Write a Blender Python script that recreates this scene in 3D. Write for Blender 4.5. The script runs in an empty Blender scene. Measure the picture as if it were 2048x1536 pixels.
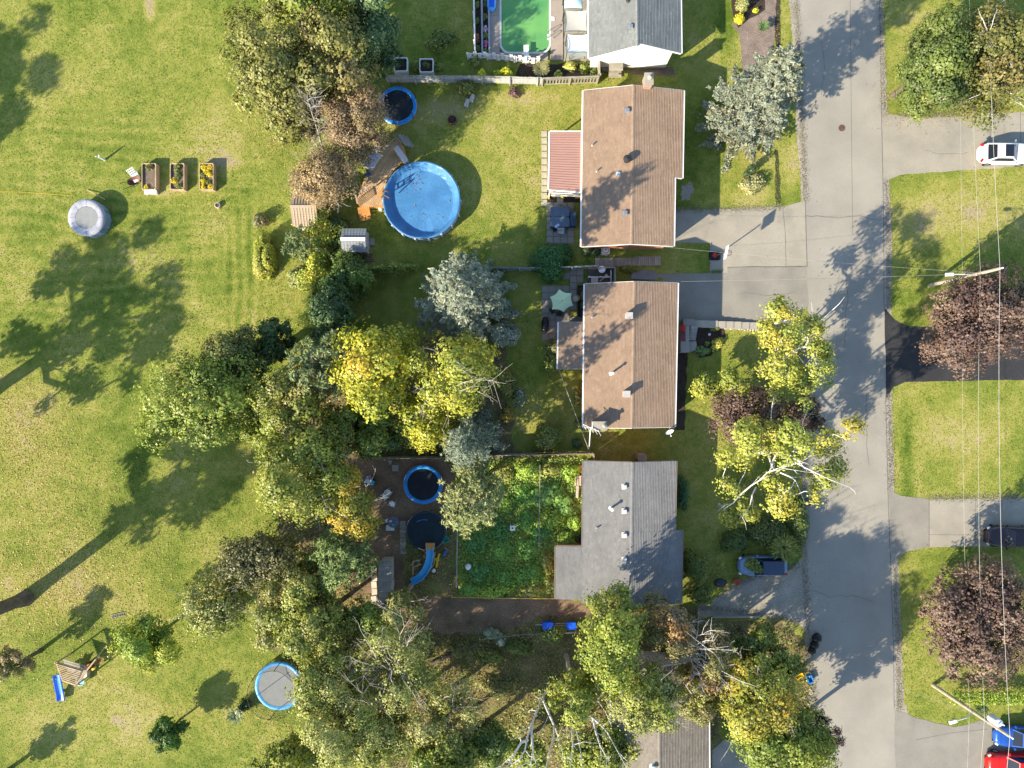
import bpy, math, random
import numpy as np
from mathutils import Vector, Matrix

sc = bpy.context.scene
COL = sc.collection
R = math.radians
# ------------------------------------------------------------------ camera, sky, sun, exposure
HC = 60.0                    # flying height of the camera, metres
S = 90.0 / 2048.0            # metres per photo pixel on the ground
cam_d = bpy.data.cameras.new('camera'); cam = bpy.data.objects.new('camera', cam_d); COL.objects.link(cam)
cam.location = (0, 0, HC); cam.rotation_euler = (0, 0, 0)
cam_d.sensor_width = 36.0; cam_d.lens = 24.0; cam_d.clip_start = 0.5; cam_d.clip_end = 2000.0
sc.camera = cam

SUN_EL, SUN_AZ = R(29.0), R(216.5)      # direction TO the sun, math angle in the xy plane
w = bpy.data.worlds.new('World'); sc.world = w; w.use_nodes = True
nt = w.node_tree; nt.nodes.clear()
sky = nt.nodes.new('ShaderNodeTexSky'); sky.sky_type = 'NISHITA'; sky.sun_disc = False
sky.sun_elevation = SUN_EL; sky.sun_rotation = R(90) - SUN_AZ
sky.air_density = 1.0; sky.dust_density = 0.4; sky.ozone_density = 1.7
bg = nt.nodes.new('ShaderNodeBackground'); bg.inputs[1].default_value = 0.145
wo = nt.nodes.new('ShaderNodeOutputWorld')
nt.links.new(sky.outputs[0], bg.inputs[0]); nt.links.new(bg.outputs[0], wo.inputs[0])
sd = bpy.data.lights.new('sun', 'SUN'); sd.energy = 5.0; sd.angle = R(0.6); sd.color = (1.0, 0.885, 0.70)
sun = bpy.data.objects.new('sun', sd); COL.objects.link(sun); sun.location = (-40, -30, 50)
tosun = Vector((math.cos(SUN_EL)*math.cos(SUN_AZ), math.cos(SUN_EL)*math.sin(SUN_AZ), math.sin(SUN_EL)))
sun.rotation_euler = tosun.to_track_quat('Z', 'Y').to_euler()
sc.view_settings.view_transform = 'Standard'; sc.view_settings.look = 'None'
sc.view_settings.exposure = 1.20; sc.view_settings.gamma = 1.0; sc.view_settings.use_curve_mapping = False

# ------------------------------------------------------------------ helpers
def G(px, py, z=0.0):
    k = S * (HC - z) / HC
    return Vector(((px-1024)*k, (768-py)*k, z))
def PX(n, z=0.0):            # photo pixels -> metres at height z
    return n * S * (HC - z) / HC

class MB:
    """collects shapes in world space; build() links ONE mesh object"""
    def __init__(s, o=(0, 0, 0)):
        s.v = []; s.f = []; s.o = Vector(o)
    def add(s, vs, fs):
        n = len(s.v); o = s.o
        s.v += [(p[0]-o[0], p[1]-o[1], p[2]-o[2]) for p in vs]
        s.f += [tuple(i+n for i in f) for f in fs]
        return s
    def box(s, c, sz, rz=0.0, rx=0.0, ry=0.0):
        a, b, d = sz[0]/2, sz[1]/2, sz[2]/2
        m = Matrix.Rotation(rz, 3, 'Z')
        if ry: m = m @ Matrix.Rotation(ry, 3, 'Y')
        if rx: m = m @ Matrix.Rotation(rx, 3, 'X')
        c = Vector(c)
        vs = [c + m @ Vector((x, y, z)) for z in (-d, d) for x, y in ((-a,-b),(a,-b),(a,b),(-a,b))]
        return s.add(vs, [(3,2,1,0),(4,5,6,7),(0,1,5,4),(1,2,6,5),(2,3,7,6),(3,0,4,7)])
    def bar(s, p0, p1, w, h=None):
        p0 = Vector(p0); p1 = Vector(p1); d = (p1-p0)
        if d.length < 1e-6: return s
        d.normalize(); h = h or w
        up = Vector((0,0,1)) if abs(d.z) < .95 else Vector((1,0,0))
        a = d.cross(up).normalized()*w/2; b = a.cross(d).normalized()*h/2
        vs = [p+q for p in (p0, p1) for q in (-a-b, a-b, a+b, -a+b)]
        return s.add(vs, [(3,2,1,0),(4,5,6,7),(0,1,5,4),(1,2,6,5),(2,3,7,6),(3,0,4,7)])
    def tube(s, pts, r, n=6, cap=True):
        pts = [Vector(p) for p in pts]
        if not hasattr(r, '__len__'): r = [r]*len(pts)
        vs = []; fs = []
        ref = Vector((0.31, 0.17, 0.93))
        for i, p in enumerate(pts):
            d = (pts[min(i+1, len(pts)-1)] - pts[max(i-1, 0)])
            if d.length < 1e-9: d = Vector((0,0,1))
            d.normalize()
            rr = ref if abs(d.dot(ref)) < .93 else Vector((1,0,0))
            a = d.cross(rr).normalized(); b = d.cross(a)
            for k in range(n):
                t = 2*math.pi*k/n
                vs.append(p + (a*math.cos(t) + b*math.sin(t))*r[i])
        for i in range(len(pts)-1):
            for k in range(n):
                k2 = (k+1) % n
                fs.append((i*n+k, i*n+k2, (i+1)*n+k2, (i+1)*n+k))
        if cap:
            fs.append(tuple(range(n-1, -1, -1))); fs.append(tuple((len(pts)-1)*n+k for k in range(n)))
        return s.add(vs, fs)
    def cyl(s, c, r, z0, z1, n=16, r2=None):
        return s.tube([(c[0], c[1], z0), (c[0], c[1], z1)], [r, r if r2 is None else r2], n)
    def prism(s, poly, z0, z1):
        n = len(poly)
        vs = [(p[0], p[1], z0) for p in poly] + [(p[0], p[1], z1) for p in poly]
        fs = [tuple(range(n-1, -1, -1)), tuple(range(n, 2*n))]
        fs += [(i, (i+1) % n, n+(i+1) % n, n+i) for i in range(n)]
        return s.add(vs, fs)
    def sheet(s, poly, z):
        return s.add([(p[0], p[1], z) for p in poly], [tuple(range(len(poly)))])
    def lathe(s, prof, c, n=20, a0=0.0, closed=False):
        vs = []; fs = []; m = len(prof)
        for r, z in prof:
            for k in range(n):
                t = 2*math.pi*k/n + a0
                vs.append((c[0]+r*math.cos(t), c[1]+r*math.sin(t), c[2]+z))
        for i in range(m-1 if not closed else m):
            j = (i+1) % m
            for k in range(n):
                k2 = (k+1) % n
                fs.append((i*n+k, i*n+k2, j*n+k2, j*n+k))
        return s.add(vs, fs)
    def ball(s, c, r, nu=10, nv=6):
        if not hasattr(r, '__len__'): r = (r, r, r)
        vs = []; fs = []
        for j in range(nv+1):
            ph = math.pi*j/nv
            for k in range(nu):
                t = 2*math.pi*k/nu
                vs.append((c[0]+r[0]*math.sin(ph)*math.cos(t), c[1]+r[1]*math.sin(ph)*math.sin(t), c[2]-r[2]*math.cos(ph)))
        for j in range(nv):
            for k in range(nu):
                k2 = (k+1) % nu
                fs.append((j*nu+k, j*nu+k2, (j+1)*nu+k2, (j+1)*nu+k))
        return s.add(vs, fs)
    def quad(s, a, b, c, d): return s.add([a, b, c, d], [(0,1,2,3)])
    def loft(s, rings, cap=True):
        n = len(rings[0]); vs = [p for r in rings for p in r]; fs = []
        for i in range(len(rings)-1):
            for k in range(n):
                k2 = (k+1) % n
                fs.append((i*n+k, i*n+k2, (i+1)*n+k2, (i+1)*n+k))
        if cap:
            fs.append(tuple(range(n-1, -1, -1))); fs.append(tuple((len(rings)-1)*n+k for k in range(n)))
        return s.add(vs, fs)
    def mesh(s, name, mat):
        me = bpy.data.meshes.new(name); me.from_pydata(s.v, [], s.f); me.update()
        if mat: me.materials.append(mat)
        return me
    def build(s, name, mat, parent=None, smooth=False, kind=None, label=None):
        me = s.mesh(name, mat)
        if smooth: me.polygons.foreach_set('use_smooth', [True]*len(me.polygons))
        return link(name, me, parent, kind, label)

def link(name, me, parent=None, kind=None, label=None):
    o = bpy.data.objects.new(name, me); COL.objects.link(o)
    if parent is not None: o.parent = parent
    if kind: o['kind'] = kind
    if label: o['label'] = label
    return o
def thing(name, label, cat, loc=(0,0,0), rz=0.0, group=None):
    o = bpy.data.objects.new(name, None); COL.objects.link(o); o.empty_display_size = .2
    o.location = loc; o.rotation_euler = (0, 0, rz); o['label'] = label; o['category'] = cat
    if group: o['group'] = group
    return o
def tag(o, label, cat, group=None):
    o['label'] = label; o['category'] = cat
    if group: o['group'] = group
    return o
def dup(root, loc, rz=0.0, label=None, scale=None):
    r = root.copy(); COL.objects.link(r); r.location = loc; r.rotation_euler = (0, 0, rz)
    if label: r['label'] = label
    if scale: r.scale = (scale,)*3
    for ch in list(root.children):
        c = ch.copy(); COL.objects.link(c); c.parent = r
        for g in ch.children:
            d = g.copy(); COL.objects.link(d); d.parent = c
    return r

# ------------------------------------------------------------------ materials
def nodes_of(name):
    m = bpy.data.materials.new(name); m.use_nodes = True
    nt = m.node_tree
    return m, nt, nt.nodes['Principled BSDF']
def N(nt, t, **kw):
    n = nt.nodes.new(t)
    for k, v in kw.items(): setattr(n, k, v)
    return n
def rgba(c, k=1.0): return (c[0]*k, c[1]*k, c[2]*k, 1.0)
def M(name, col, rough=.75, var=.16, scale=1.2, fine=.12, fscale=18.0, bump=0.0, bscale=30.0, metal=0.0, spec=.3, stain=None, stain_amt=.5, stain_scale=.35, objvar=0.0):
    m, nt, b = nodes_of(name); L = nt.links.new
    tc = N(nt, 'ShaderNodeTexCoord')
    n1 = N(nt, 'ShaderNodeTexNoise'); n1.inputs['Scale'].default_value = scale; n1.inputs['Detail'].default_value = 5
    n2 = N(nt, 'ShaderNodeTexNoise'); n2.inputs['Scale'].default_value = fscale; n2.inputs['Detail'].default_value = 3
    L(tc.outputs['Object'], n1.inputs['Vector']); L(tc.outputs['Object'], n2.inputs['Vector'])
    def ramp(src, lo, hi):
        mr = N(nt, 'ShaderNodeMapRange'); mr.inputs[1].default_value = .3; mr.inputs[2].default_value = .7
        mr.inputs[3].default_value = lo; mr.inputs[4].default_value = hi; L(src, mr.inputs[0]); return mr.outputs[0]
    a = ramp(n1.outputs['Fac'], 1-var, 1+var); c = ramp(n2.outputs['Fac'], 1-fine, 1+fine)
    mul0 = N(nt, 'ShaderNodeMath', operation='MULTIPLY'); L(a, mul0.inputs[0]); L(c, mul0.inputs[1])
    oi = N(nt, 'ShaderNodeObjectInfo'); orr = N(nt, 'ShaderNodeMapRange'); orr.inputs[3].default_value = 1-objvar; orr.inputs[4].default_value = 1+objvar; L(oi.outputs['Random'], orr.inputs[0])
    mul = N(nt, 'ShaderNodeMath', operation='MULTIPLY'); L(mul0.outputs[0], mul.inputs[0]); L(orr.outputs[0], mul.inputs[1])
    base = N(nt, 'ShaderNodeRGB'); base.outputs[0].default_value = rgba(col); src = base.outputs[0]
    if stain:
        n3 = N(nt, 'ShaderNodeTexNoise'); n3.inputs['Scale'].default_value = stain_scale; n3.inputs['Detail'].default_value = 6; n3.inputs['Roughness'].default_value = .65
        L(tc.outputs['Object'], n3.inputs['Vector'])
        mr = N(nt, 'ShaderNodeMapRange'); mr.inputs[1].default_value = .48; mr.inputs[2].default_value = .66; mr.inputs[4].default_value = stain_amt
        L(n3.outputs['Fac'], mr.inputs[0])
        mx0 = N(nt, 'ShaderNodeMix', data_type='RGBA'); L(mr.outputs[0], mx0.inputs[0]); L(src, mx0.inputs[6]); mx0.inputs[7].default_value = rgba(stain)
        src = mx0.outputs[2]
    vm = N(nt, 'ShaderNodeVectorMath', operation='SCALE'); L(src, vm.inputs[0]); L(mul.outputs[0], vm.inputs['Scale'])
    L(vm.outputs[0], b.inputs['Base Color'])
    b.inputs['Roughness'].default_value = rough; b.inputs['Metallic'].default_value = metal
    b.inputs['Specular IOR Level'].default_value = spec
    if bump:
        n4 = N(nt, 'ShaderNodeTexNoise'); n4.inputs['Scale'].default_value = bscale; n4.inputs['Detail'].default_value = 3
        L(tc.outputs['Object'], n4.inputs['Vector'])
        bp = N(nt, 'ShaderNodeBump'); bp.inputs['Strength'].default_value = .6; bp.inputs['Distance'].default_value = bump
        L(n4.outputs['Fac'], bp.inputs['Height']); L(bp.outputs[0], b.inputs['Normal'])
    return m

def leaf_material(name, transl=.3, rough=.55, spec=.25):
    m, nt, b = nodes_of(name); L = nt.links.new
    at = N(nt, 'ShaderNodeAttribute', attribute_name='col')
    L(at.outputs['Color'], b.inputs['Base Color']); b.inputs['Roughness'].default_value = rough; b.inputs['Specular IOR Level'].default_value = spec
    tr = N(nt, 'ShaderNodeBsdfTranslucent')
    hs = N(nt, 'ShaderNodeHueSaturation'); hs.inputs['Saturation'].default_value = 1.15; hs.inputs['Value'].default_value = 1.25
    L(at.outputs['Color'], hs.inputs['Color']); L(hs.outputs[0], tr.inputs['Color'])
    mx = N(nt, 'ShaderNodeMixShader'); mx.inputs[0].default_value = transl
    L(b.outputs[0], mx.inputs[1]); L(tr.outputs[0], mx.inputs[2])
    L(mx.outputs[0], nt.nodes['Material Output'].inputs['Surface'])
    return m
LEAF = leaf_material('leaf', .13, .45, .28)
NEEDLE = leaf_material('needle', .08, .6)
GRASSM = leaf_material('grass_blade', .25, .6, .15)

def shingle_mat(name, cols):
    m, nt, b = nodes_of(name); L = nt.links.new
    uv = N(nt, 'ShaderNodeUVMap'); sp = N(nt, 'ShaderNodeSeparateXYZ'); L(uv.outputs[0], sp.inputs[0])
    row = N(nt, 'ShaderNodeMath', operation='FLOOR'); L(sp.outputs[1], row.inputs[0])
    wn0 = N(nt, 'ShaderNodeTexWhiteNoise', noise_dimensions='1D'); L(row.outputs[0], wn0.inputs['W'])
    u1 = N(nt, 'ShaderNodeMath', operation='MULTIPLY_ADD'); u1.inputs[1].default_value = 1/.31; L(sp.outputs[0], u1.inputs[0]); L(wn0.outputs[0], u1.inputs[2])
    tab = N(nt, 'ShaderNodeMath', operation='FLOOR'); L(u1.outputs[0], tab.inputs[0])
    cb = N(nt, 'ShaderNodeCombineXYZ'); L(tab.outputs[0], cb.inputs[0]); L(row.outputs[0], cb.inputs[1])
    wn = N(nt, 'ShaderNodeTexWhiteNoise', noise_dimensions='2D'); L(cb.outputs[0], wn.inputs['Vector'])
    rp = N(nt, 'ShaderNodeValToRGB'); e = rp.color_ramp.elements
    e[0].color = rgba(cols[0]); e[1].color = rgba(cols[-1])
    for i, c in enumerate(cols[1:-1]): e.new((i+1)/(len(cols)-1)).color = rgba(c)
    L(wn.outputs[0], rp.inputs[0])
    tc = N(nt, 'ShaderNodeTexCoord')
    nz = N(nt, 'ShaderNodeTexNoise'); nz.inputs['Scale'].default_value = .5; nz.inputs['Detail'].default_value = 6; nz.inputs['Roughness'].default_value = .7; L(tc.outputs['Object'], nz.inputs['Vector'])
    mr = N(nt, 'ShaderNodeMapRange'); mr.inputs[1].default_value = .3; mr.inputs[2].default_value = .7; mr.inputs[3].default_value = .86; mr.inputs[4].default_value = 1.13; L(nz.outputs['Fac'], mr.inputs[0])
    # shadow-free dark slot between neighbouring tabs (a real gap, printed)
    fr = N(nt, 'ShaderNodeMath', operation='FRACT'); L(u1.outputs[0], fr.inputs[0])
    sl = N(nt, 'ShaderNodeMapRange'); sl.inputs[1].default_value = 0; sl.inputs[2].default_value = .06; sl.inputs[3].default_value = .7; sl.inputs[4].default_value = 1; L(fr.outputs[0], sl.inputs[0])
    mu = N(nt, 'ShaderNodeMath', operation='MULTIPLY'); L(mr.outputs[0], mu.inputs[0]); L(sl.outputs[0], mu.inputs[1])
    vm = N(nt, 'ShaderNodeVectorMath', operation='SCALE'); L(rp.outputs[0], vm.inputs[0]); L(mu.outputs[0], vm.inputs['Scale'])
    L(vm.outputs[0], b.inputs['Base Color']); b.inputs['Roughness'].default_value = .92; b.inputs['Specular IOR Level'].default_value = .15
    return m

def glass_mat(name, col, rough=.06):
    m, nt, b = nodes_of(name)
    b.inputs['Base Color'].default_value = rgba(col); b.inputs['Roughness'].default_value = rough; b.inputs['Specular IOR Level'].default_value = .6
    return m
def net_mat(name, col, alpha):
    m, nt, b = nodes_of(name); L = nt.links.new
    b.inputs['Base Color'].default_value = rgba(col); b.inputs['Roughness'].default_value = .8
    tp = N(nt, 'ShaderNodeBsdfTransparent'); mx = N(nt, 'ShaderNodeMixShader'); mx.inputs[0].default_value = alpha
    L(tp.outputs[0], mx.inputs[1]); L(b.outputs[0], mx.inputs[2]); L(mx.outputs[0], nt.nodes['Material Output'].inputs['Surface'])
    return m

ASPH = M('old_asphalt', (.285,.262,.215), .92, .10, .30, .12, 26, .01, 60, stain=(.23,.215,.185), stain_amt=.5, stain_scale=.18)
DRIVE = M('worn_driveway', (.30,.272,.215), .92, .09, .5, .12, 22, .01, 60, stain=(.22,.205,.17), stain_amt=.55, stain_scale=.3)
DRIVE2 = M('driveway_older', (.235,.218,.18), .92, .10, .5, .12, 22, .01, 60, stain=(.18,.17,.15), stain_amt=.5, stain_scale=.4)
BLACKTOP = M('new_blacktop', (.030,.030,.032), .85, .14, .8, .25, 20, .01, 50, stain=(.05,.048,.045), stain_amt=.6)
CONC = M('concrete', (.33,.30,.245), .88, .10, .9, .10, 24, .008, 40, stain=(.22,.20,.17), stain_amt=.5, stain_scale=.5, objvar=0.05)
CONC2 = M('grey_concrete', (.30,.29,.26), .88, .12, 1.4, .12, 24, .008, 40, stain=(.2,.19,.17), stain_amt=.6)
SLAB = M('patio_slab', (.27,.255,.215), .9, .14, 1.0, .12, 20, .008, 40, stain=(.16,.155,.12), stain_amt=.6, stain_scale=.7, objvar=0.09)
GRAVEL = M('gravel', (.31,.275,.22), .95, .12, .8, .35, 14, .03, 16, stain=(.2,.19,.12), stain_amt=.6, stain_scale=.6)
MULCH = M('mulch', (.045,.032,.024), .95, .25, 1.5, .5, 12, .05, 14)
WOODCHIP = M('woodchip', (.20,.155,.125), .95, .2, 1.2, .4, 12, .04, 14)
DIRT = M('dirt', (.20,.135,.085), .95, .22, .6, .35, 9, .04, 10, stain=(.09,.08,.035), stain_amt=.7, stain_scale=.5)
LITTER = M('leaf_litter', (.16,.125,.055), .95, .35, .7, .5, 8, .05, 9, stain=(.14,.16,.035), stain_amt=.85, stain_scale=.4)
SOIL = M('soil', (.16,.12,.085), .95, .2, 2, .4, 14, .03, 14)
BARK = M('bark', (.13,.105,.08), .9, .3, 2, .25, 14, .03, 12)
PALEBARK = M('pale_bark', (.36,.32,.265), .85, .2, 2, .2, 14, .02, 12)
WHITEBARK = M('white_bark', (.62,.58,.54), .8, .15, 2, .35, 9, .01, 12)
WHITE = M('white_paint', (.78,.76,.72), .5, .05, 1.5, .04, 20)
WHITEP = M('white_plastic', (.75,.76,.76), .4, .04, 1.5, .03, 20, spec=.5)
VINYL = M('white_siding', (.76,.73,.67), .6, .04, .6, .03, 20)
FENCEW = M('weathered_white_board', (.47,.46,.43), .8, .18, 1.2, .18, 10, stain=(.30,.29,.26), stain_amt=.5, stain_scale=1, objvar=0.1)
FENCEG = M('weathered_grey_green_board', (.26,.30,.28), .85, .15, 1.2, .15, 10, objvar=0.1)
FENCEB = M('weathered_wood_board', (.28,.245,.18), .85, .18, 1.2, .2, 10, objvar=0.12)
WOODT = M('tan_wood', (.42,.31,.19), .8, .18, 1.4, .18, 12, objvar=0.1)
WOODO = M('stained_wood', (.50,.235,.065), .7, .2, 1.2, .2, 12, objvar=0.1)
DECKW = M('deck_wood', (.46,.30,.155), .8, .18, 1.2, .2, 12, objvar=0.13)
WOODG = M('grey_wood', (.30,.275,.215), .85, .2, 1.3, .22, 12, objvar=0.16)
BRICK = M('orange_brick', (.45,.20,.10), .85, .2, 2, .25, 10, .01, 20)
STONE = M('pale_stone_block', (.42,.39,.345), .9, .15, 3, .2, 16, .02, 20)
METAL = M('grey_metal', (.42,.43,.44), .4, .08, 2, .05, 20, metal=.7)
DARKMETAL = M('dark_metal', (.03,.03,.032), .45, .1, 2, .05, 20)
BLACKP = M('black_plastic', (.012,.012,.014), .45, .1, 3, .1, 20)
RUST = M('rusty_metal', (.17,.075,.045), .75, .3, 4, .3, 20)
BLUEPAD = M('blue_vinyl', (.012,.20,.56), .45, .12, 2, .08, 20, stain=(.05,.33,.66), stain_amt=.5, stain_scale=1.2)
BLUEP = M('blue_plastic', (.012,.10,.62), .35, .1, 2, .05, 20, spec=.5)
LBLUE = M('light_blue_plastic', (.08,.36,.70), .4, .1, 2, .06, 20, spec=.5)
MATBLK = M('black_mesh_mat', (.012,.017,.024), .8, .2, 2, .2, 16)
MATGRY = M('grey_mesh_mat', (.245,.25,.24), .8, .08, 2, .1, 18)
PADGRY = M('grey_vinyl_pad', (.36,.36,.39), .55, .15, 1.6, .1, 10, .02, 6)
SKIRT = M('blue_grey_fabric', (.18,.26,.33), .7, .12, 2, .1, 14)
YELLOWP = M('yellow_plastic', (.75,.50,.02), .5, .1, 3, .08, 20)
REDP = M('red_plastic', (.52,.03,.02), .45, .15, 3, .08, 20)
GREENP = M('green_plastic', (.01,.36,.24), .45, .1, 3, .08, 20)
TEALP = M('teal_plastic', (.35,.62,.55), .45, .1, 3, .08, 20)
PINKF = M('pink_fabric', (.62,.38,.48), .8, .15, 3, .1, 20)
RUBBER = M('tyre_rubber', (.015,.015,.016), .8, .1, 4, .1, 20)
ROPE = M('yellow_rope', (.70,.46,.05), .8, .08, 3, .08, 20)
WIREM = M('pale_wire', (.36,.35,.32), .5, .05, 1, .05, 8)
# ------------------------------------------------------------------ the ground
DRY = [(1900,430,160,90,.42),(1910,870,110,120,.26),(450,322,42,30,.7),(300,8,16,44,.95),(1115,225,75,70,.35),(60,930,190,190,.22),
       (250,1440,260,110,.30),(50,810,110,70,.30),(230,1440,14,12,.6),(1935,575,40,40,.3),(1585,330,26,60,.45),(1505,395,60,50,.35),
       (1040,195,90,22,.45),(870,225,80,40,.35),(330,380,60,24,.4),(1930,1400,40,30,.5),(1000,340,150,150,.20),(900,200,90,60,.15),(700,1480,1,1,0),(1610,55,22,80,.5),(1830,240,40,12,.6),(470,250,90,90,.15),(120,1180,160,70,.5),
       (250,930,120,90,-.35),(120,640,200,120,-.15),(1455,60,30,80,-.5),(1120,330,22,120,-.35),(1815,940,18,170,-.55),(1810,640,40,120,-.3),(1830,1330,30,120,-.25),(470,1010,60,120,-.2),(430,60,120,90,-.12),(330,1480,150,70,-.05)]
def ground_mat():
    m, nt, b = nodes_of('lawn'); L = nt.links.new
    tc = N(nt, 'ShaderNodeTexCoord'); P = tc.outputs['Object']
    def noise(sc_, det=4, rough=.55, vec=P):
        n = N(nt, 'ShaderNodeTexNoise'); n.inputs['Scale'].default_value = sc_; n.inputs['Detail'].default_value = det; n.inputs['Roughness'].default_value = rough
        L(vec, n.inputs['Vector']); return n.outputs['Fac']
    def mr(src, a, b_, lo, hi, smooth=False):
        n = N(nt, 'ShaderNodeMapRange'); n.inputs[1].default_value = a; n.inputs[2].default_value = b_; n.inputs[3].default_value = lo; n.inputs[4].default_value = hi
        if smooth: n.interpolation_type = 'SMOOTHSTEP'
        L(src, n.inputs[0]); return n.outputs[0]
    def ma(op, a, c):
        n = N(nt, 'ShaderNodeMath', operation=op)
        for i, x in enumerate((a, c)):
            if isinstance(x, (int, float)): n.inputs[i].default_value = x
            else: L(x, n.inputs[i])
        return n.outputs[0]
    tot = mr(noise(.16, 5, .6), .35, .65, -.16, .34)
    tot = ma('ADD', tot, mr(noise(1.1, 4, .65), .35, .65, -.13, .17))
    for px, py, rx, ry, am in DRY:
        c = G(px, py)
        s = N(nt, 'ShaderNodeVectorMath', operation='SUBTRACT'); L(P, s.inputs[0]); s.inputs[1].default_value = c
        d = N(nt, 'ShaderNodeVectorMath', operation='MULTIPLY'); L(s.outputs[0], d.inputs[0]); d.inputs[1].default_value = (1/PX(rx), 1/PX(ry), 0)
        ln = N(nt, 'ShaderNodeVectorMath', operation='LENGTH'); L(d.outputs[0], ln.inputs[0])
        tot = ma('ADD', tot, mr(ln.outputs['Value'], .15, 1.15, am*.72, 0, True))
    # mowing tracks in the big field: a slow wave bent by noise
    sp = N(nt, 'ShaderNodeSeparateXYZ'); L(P, sp.inputs[0]); X, Y = sp.outputs[0], sp.outputs[1]
    wob = mr(noise(.09, 3), 0, 1, -2.2, 2.2)
    st = N(nt, 'ShaderNodeMath', operation='SINE'); L(ma('MULTIPLY', ma('ADD', Y, wob), 2*math.pi/1.05), st.inputs[0])
    mk = ma('MULTIPLY', mr(X, G(470,0).x, G(530,0).x, 1, 0, True), ma('MULTIPLY', mr(Y, G(0,700).y, G(0,600).y, 0, 1, True), mr(Y, G(0,260).y, G(0,190).y, 1, 0, True)))
    mk = ma('MULTIPLY', mk, mr(noise(.25, 3), .35, .65, .25, 1))
    st2 = N(nt, 'ShaderNodeMath', operation='SINE'); L(ma('MULTIPLY', ma('ADD', X, ma('MULTIPLY', wob, .3)), 2*math.pi/.95), st2.inputs[0])
    mk2 = ma('MULTIPLY', ma('MULTIPLY', mr(X, G(430,0).x, G(470,0).x, 0, 1, True), mr(X, G(510,0).x, G(540,0).x, 1, 0, True)), ma('MULTIPLY', mr(Y, G(0,700).y, G(0,650).y, 0, 1, True), mr(Y, G(0,440).y, G(0,400).y, 1, 0, True)))
    tot = ma('ADD', tot, ma('MULTIPLY', ma('MULTIPLY', st.outputs[0], mk), .12))
    tot = ma('ADD', tot, ma('MULTIPLY', ma('MULTIPLY', st2.outputs[0], mk2), .14))
    tot = ma('ADD', tot, mr(noise(9, 3, .7), .3, .7, -.13, .13))
    rp = N(nt, 'ShaderNodeValToRGB'); e = rp.color_ramp.elements
    e[0].position = 0; e[0].color = rgba((.085,.130,.016)); e[1].position = 1; e[1].color = rgba((.34,.275,.165))
    e.new(.30).color = rgba((.178,.214,.036)); e.new(.52).color = rgba((.258,.258,.056)); e.new(.76).color = rgba((.335,.300,.098))
    L(ma('ADD', tot, .30), rp.inputs[0])
    br = ma('MULTIPLY', mr(noise(5, 4, .75), .3, .7, .84, 1.16), mr(noise(28, 2, .6), .3, .7, .80, 1.20))
    vm = N(nt, 'ShaderNodeVectorMath', operation='SCALE'); L(rp.outputs[0], vm.inputs[0]); L(br, vm.inputs['Scale'])
    L(vm.outputs[0], b.inputs['Base Color']); b.inputs['Roughness'].default_value = .9; b.inputs['Specular IOR Level'].default_value = .1
    bp = N(nt, 'ShaderNodeBump'); bp.inputs['Strength'].default_value = .8; bp.inputs['Distance'].default_value = .05
    L(noise(12, 4, .7), bp.inputs['Height']); L(bp.outputs[0], b.inputs['Normal'])
    return m
LAWN = ground_mat()
MB().sheet([(-400,-400),(400,-400),(400,400),(-400,400)], 0).build('ground', LAWN, kind='structure')

rnd = random.Random(5)
def ragged(pts, step=.6, amp=.12, seed=1):
    rr = random.Random(seed); out = []
    for i in range(len(pts)):
        a, b = Vector(pts[i]).to_2d(), Vector(pts[(i+1) % len(pts)]).to_2d()
        d = b-a; n = max(1, int(d.length/step)) if d.length < 60 else 1
        nn = Vector((-d.y, d.x)).normalized()
        for k in range(n):
            p = a + d*(k/n)
            j = 0 if k == 0 else rr.uniform(-amp, amp)
            out.append(p + nn*j)
    return out
def area(name, px, z, mat, rag=None, seed=1):
    pts = [G(*p) for p in px]
    if rag: pts = ragged(pts, rag[0], rag[1], seed)
    MB().sheet(pts, z).build(name, mat, kind='structure')
AREAS = []           # polygons (photo px) where no grass blades grow
def garea(name, px, z, mat, rag=None, seed=1):
    AREAS.append(px); area(name, px, z, mat, rag, seed)

ROADP = [(1572,-700),(1588,0),(1598,150),(1605,300),(1609,402),(1612,530),(1616,610),(1618,760),(1616,900),(1617,1000),(1617,1095),(1625,1290),(1634,1420),(1652,1540),(1690,2300),
         (1800,2300),(1790,1536),(1788,1430),(1787,1300),(1782,1150),(1776,1000),(1771,780),(1768,620),(1767,440),(1763,230),(1759,0),(1742,-700)]
garea('gravel_shoulder', [(1748,-700),(1764,0),(1775,225),(1778,350),(1784,470),(1782,620),(1784,800),(1788,975),(1797,1140),(1803,1290),(1808,1400),(1816,1425),(1820,2300),(1795,2300),(1780,1300),(1765,600),(1758,0),(1740,-700)], .008, GRAVEL, (.18,.07), 3)
garea('gravel_verge', [(1560,-700),(1578,0),(1583,60),(1588,130),(1592,260),(1600,340),(1602,402),(1612,402),(1610,200),(1600,0),(1580,-700)], .008, GRAVEL, (.18,.07), 4)
garea('gravel_edge', [(1606,640),(1607,800),(1604,1000),(1604,1100),(1612,1290),(1620,1420),(1636,1560),(1660,1560),(1640,1290),(1630,1000),(1630,640)], .008, GRAVEL, (.18,.07), 6)
garea('road', ROADP, .012, ASPH, (.8,.05), 2)
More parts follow.
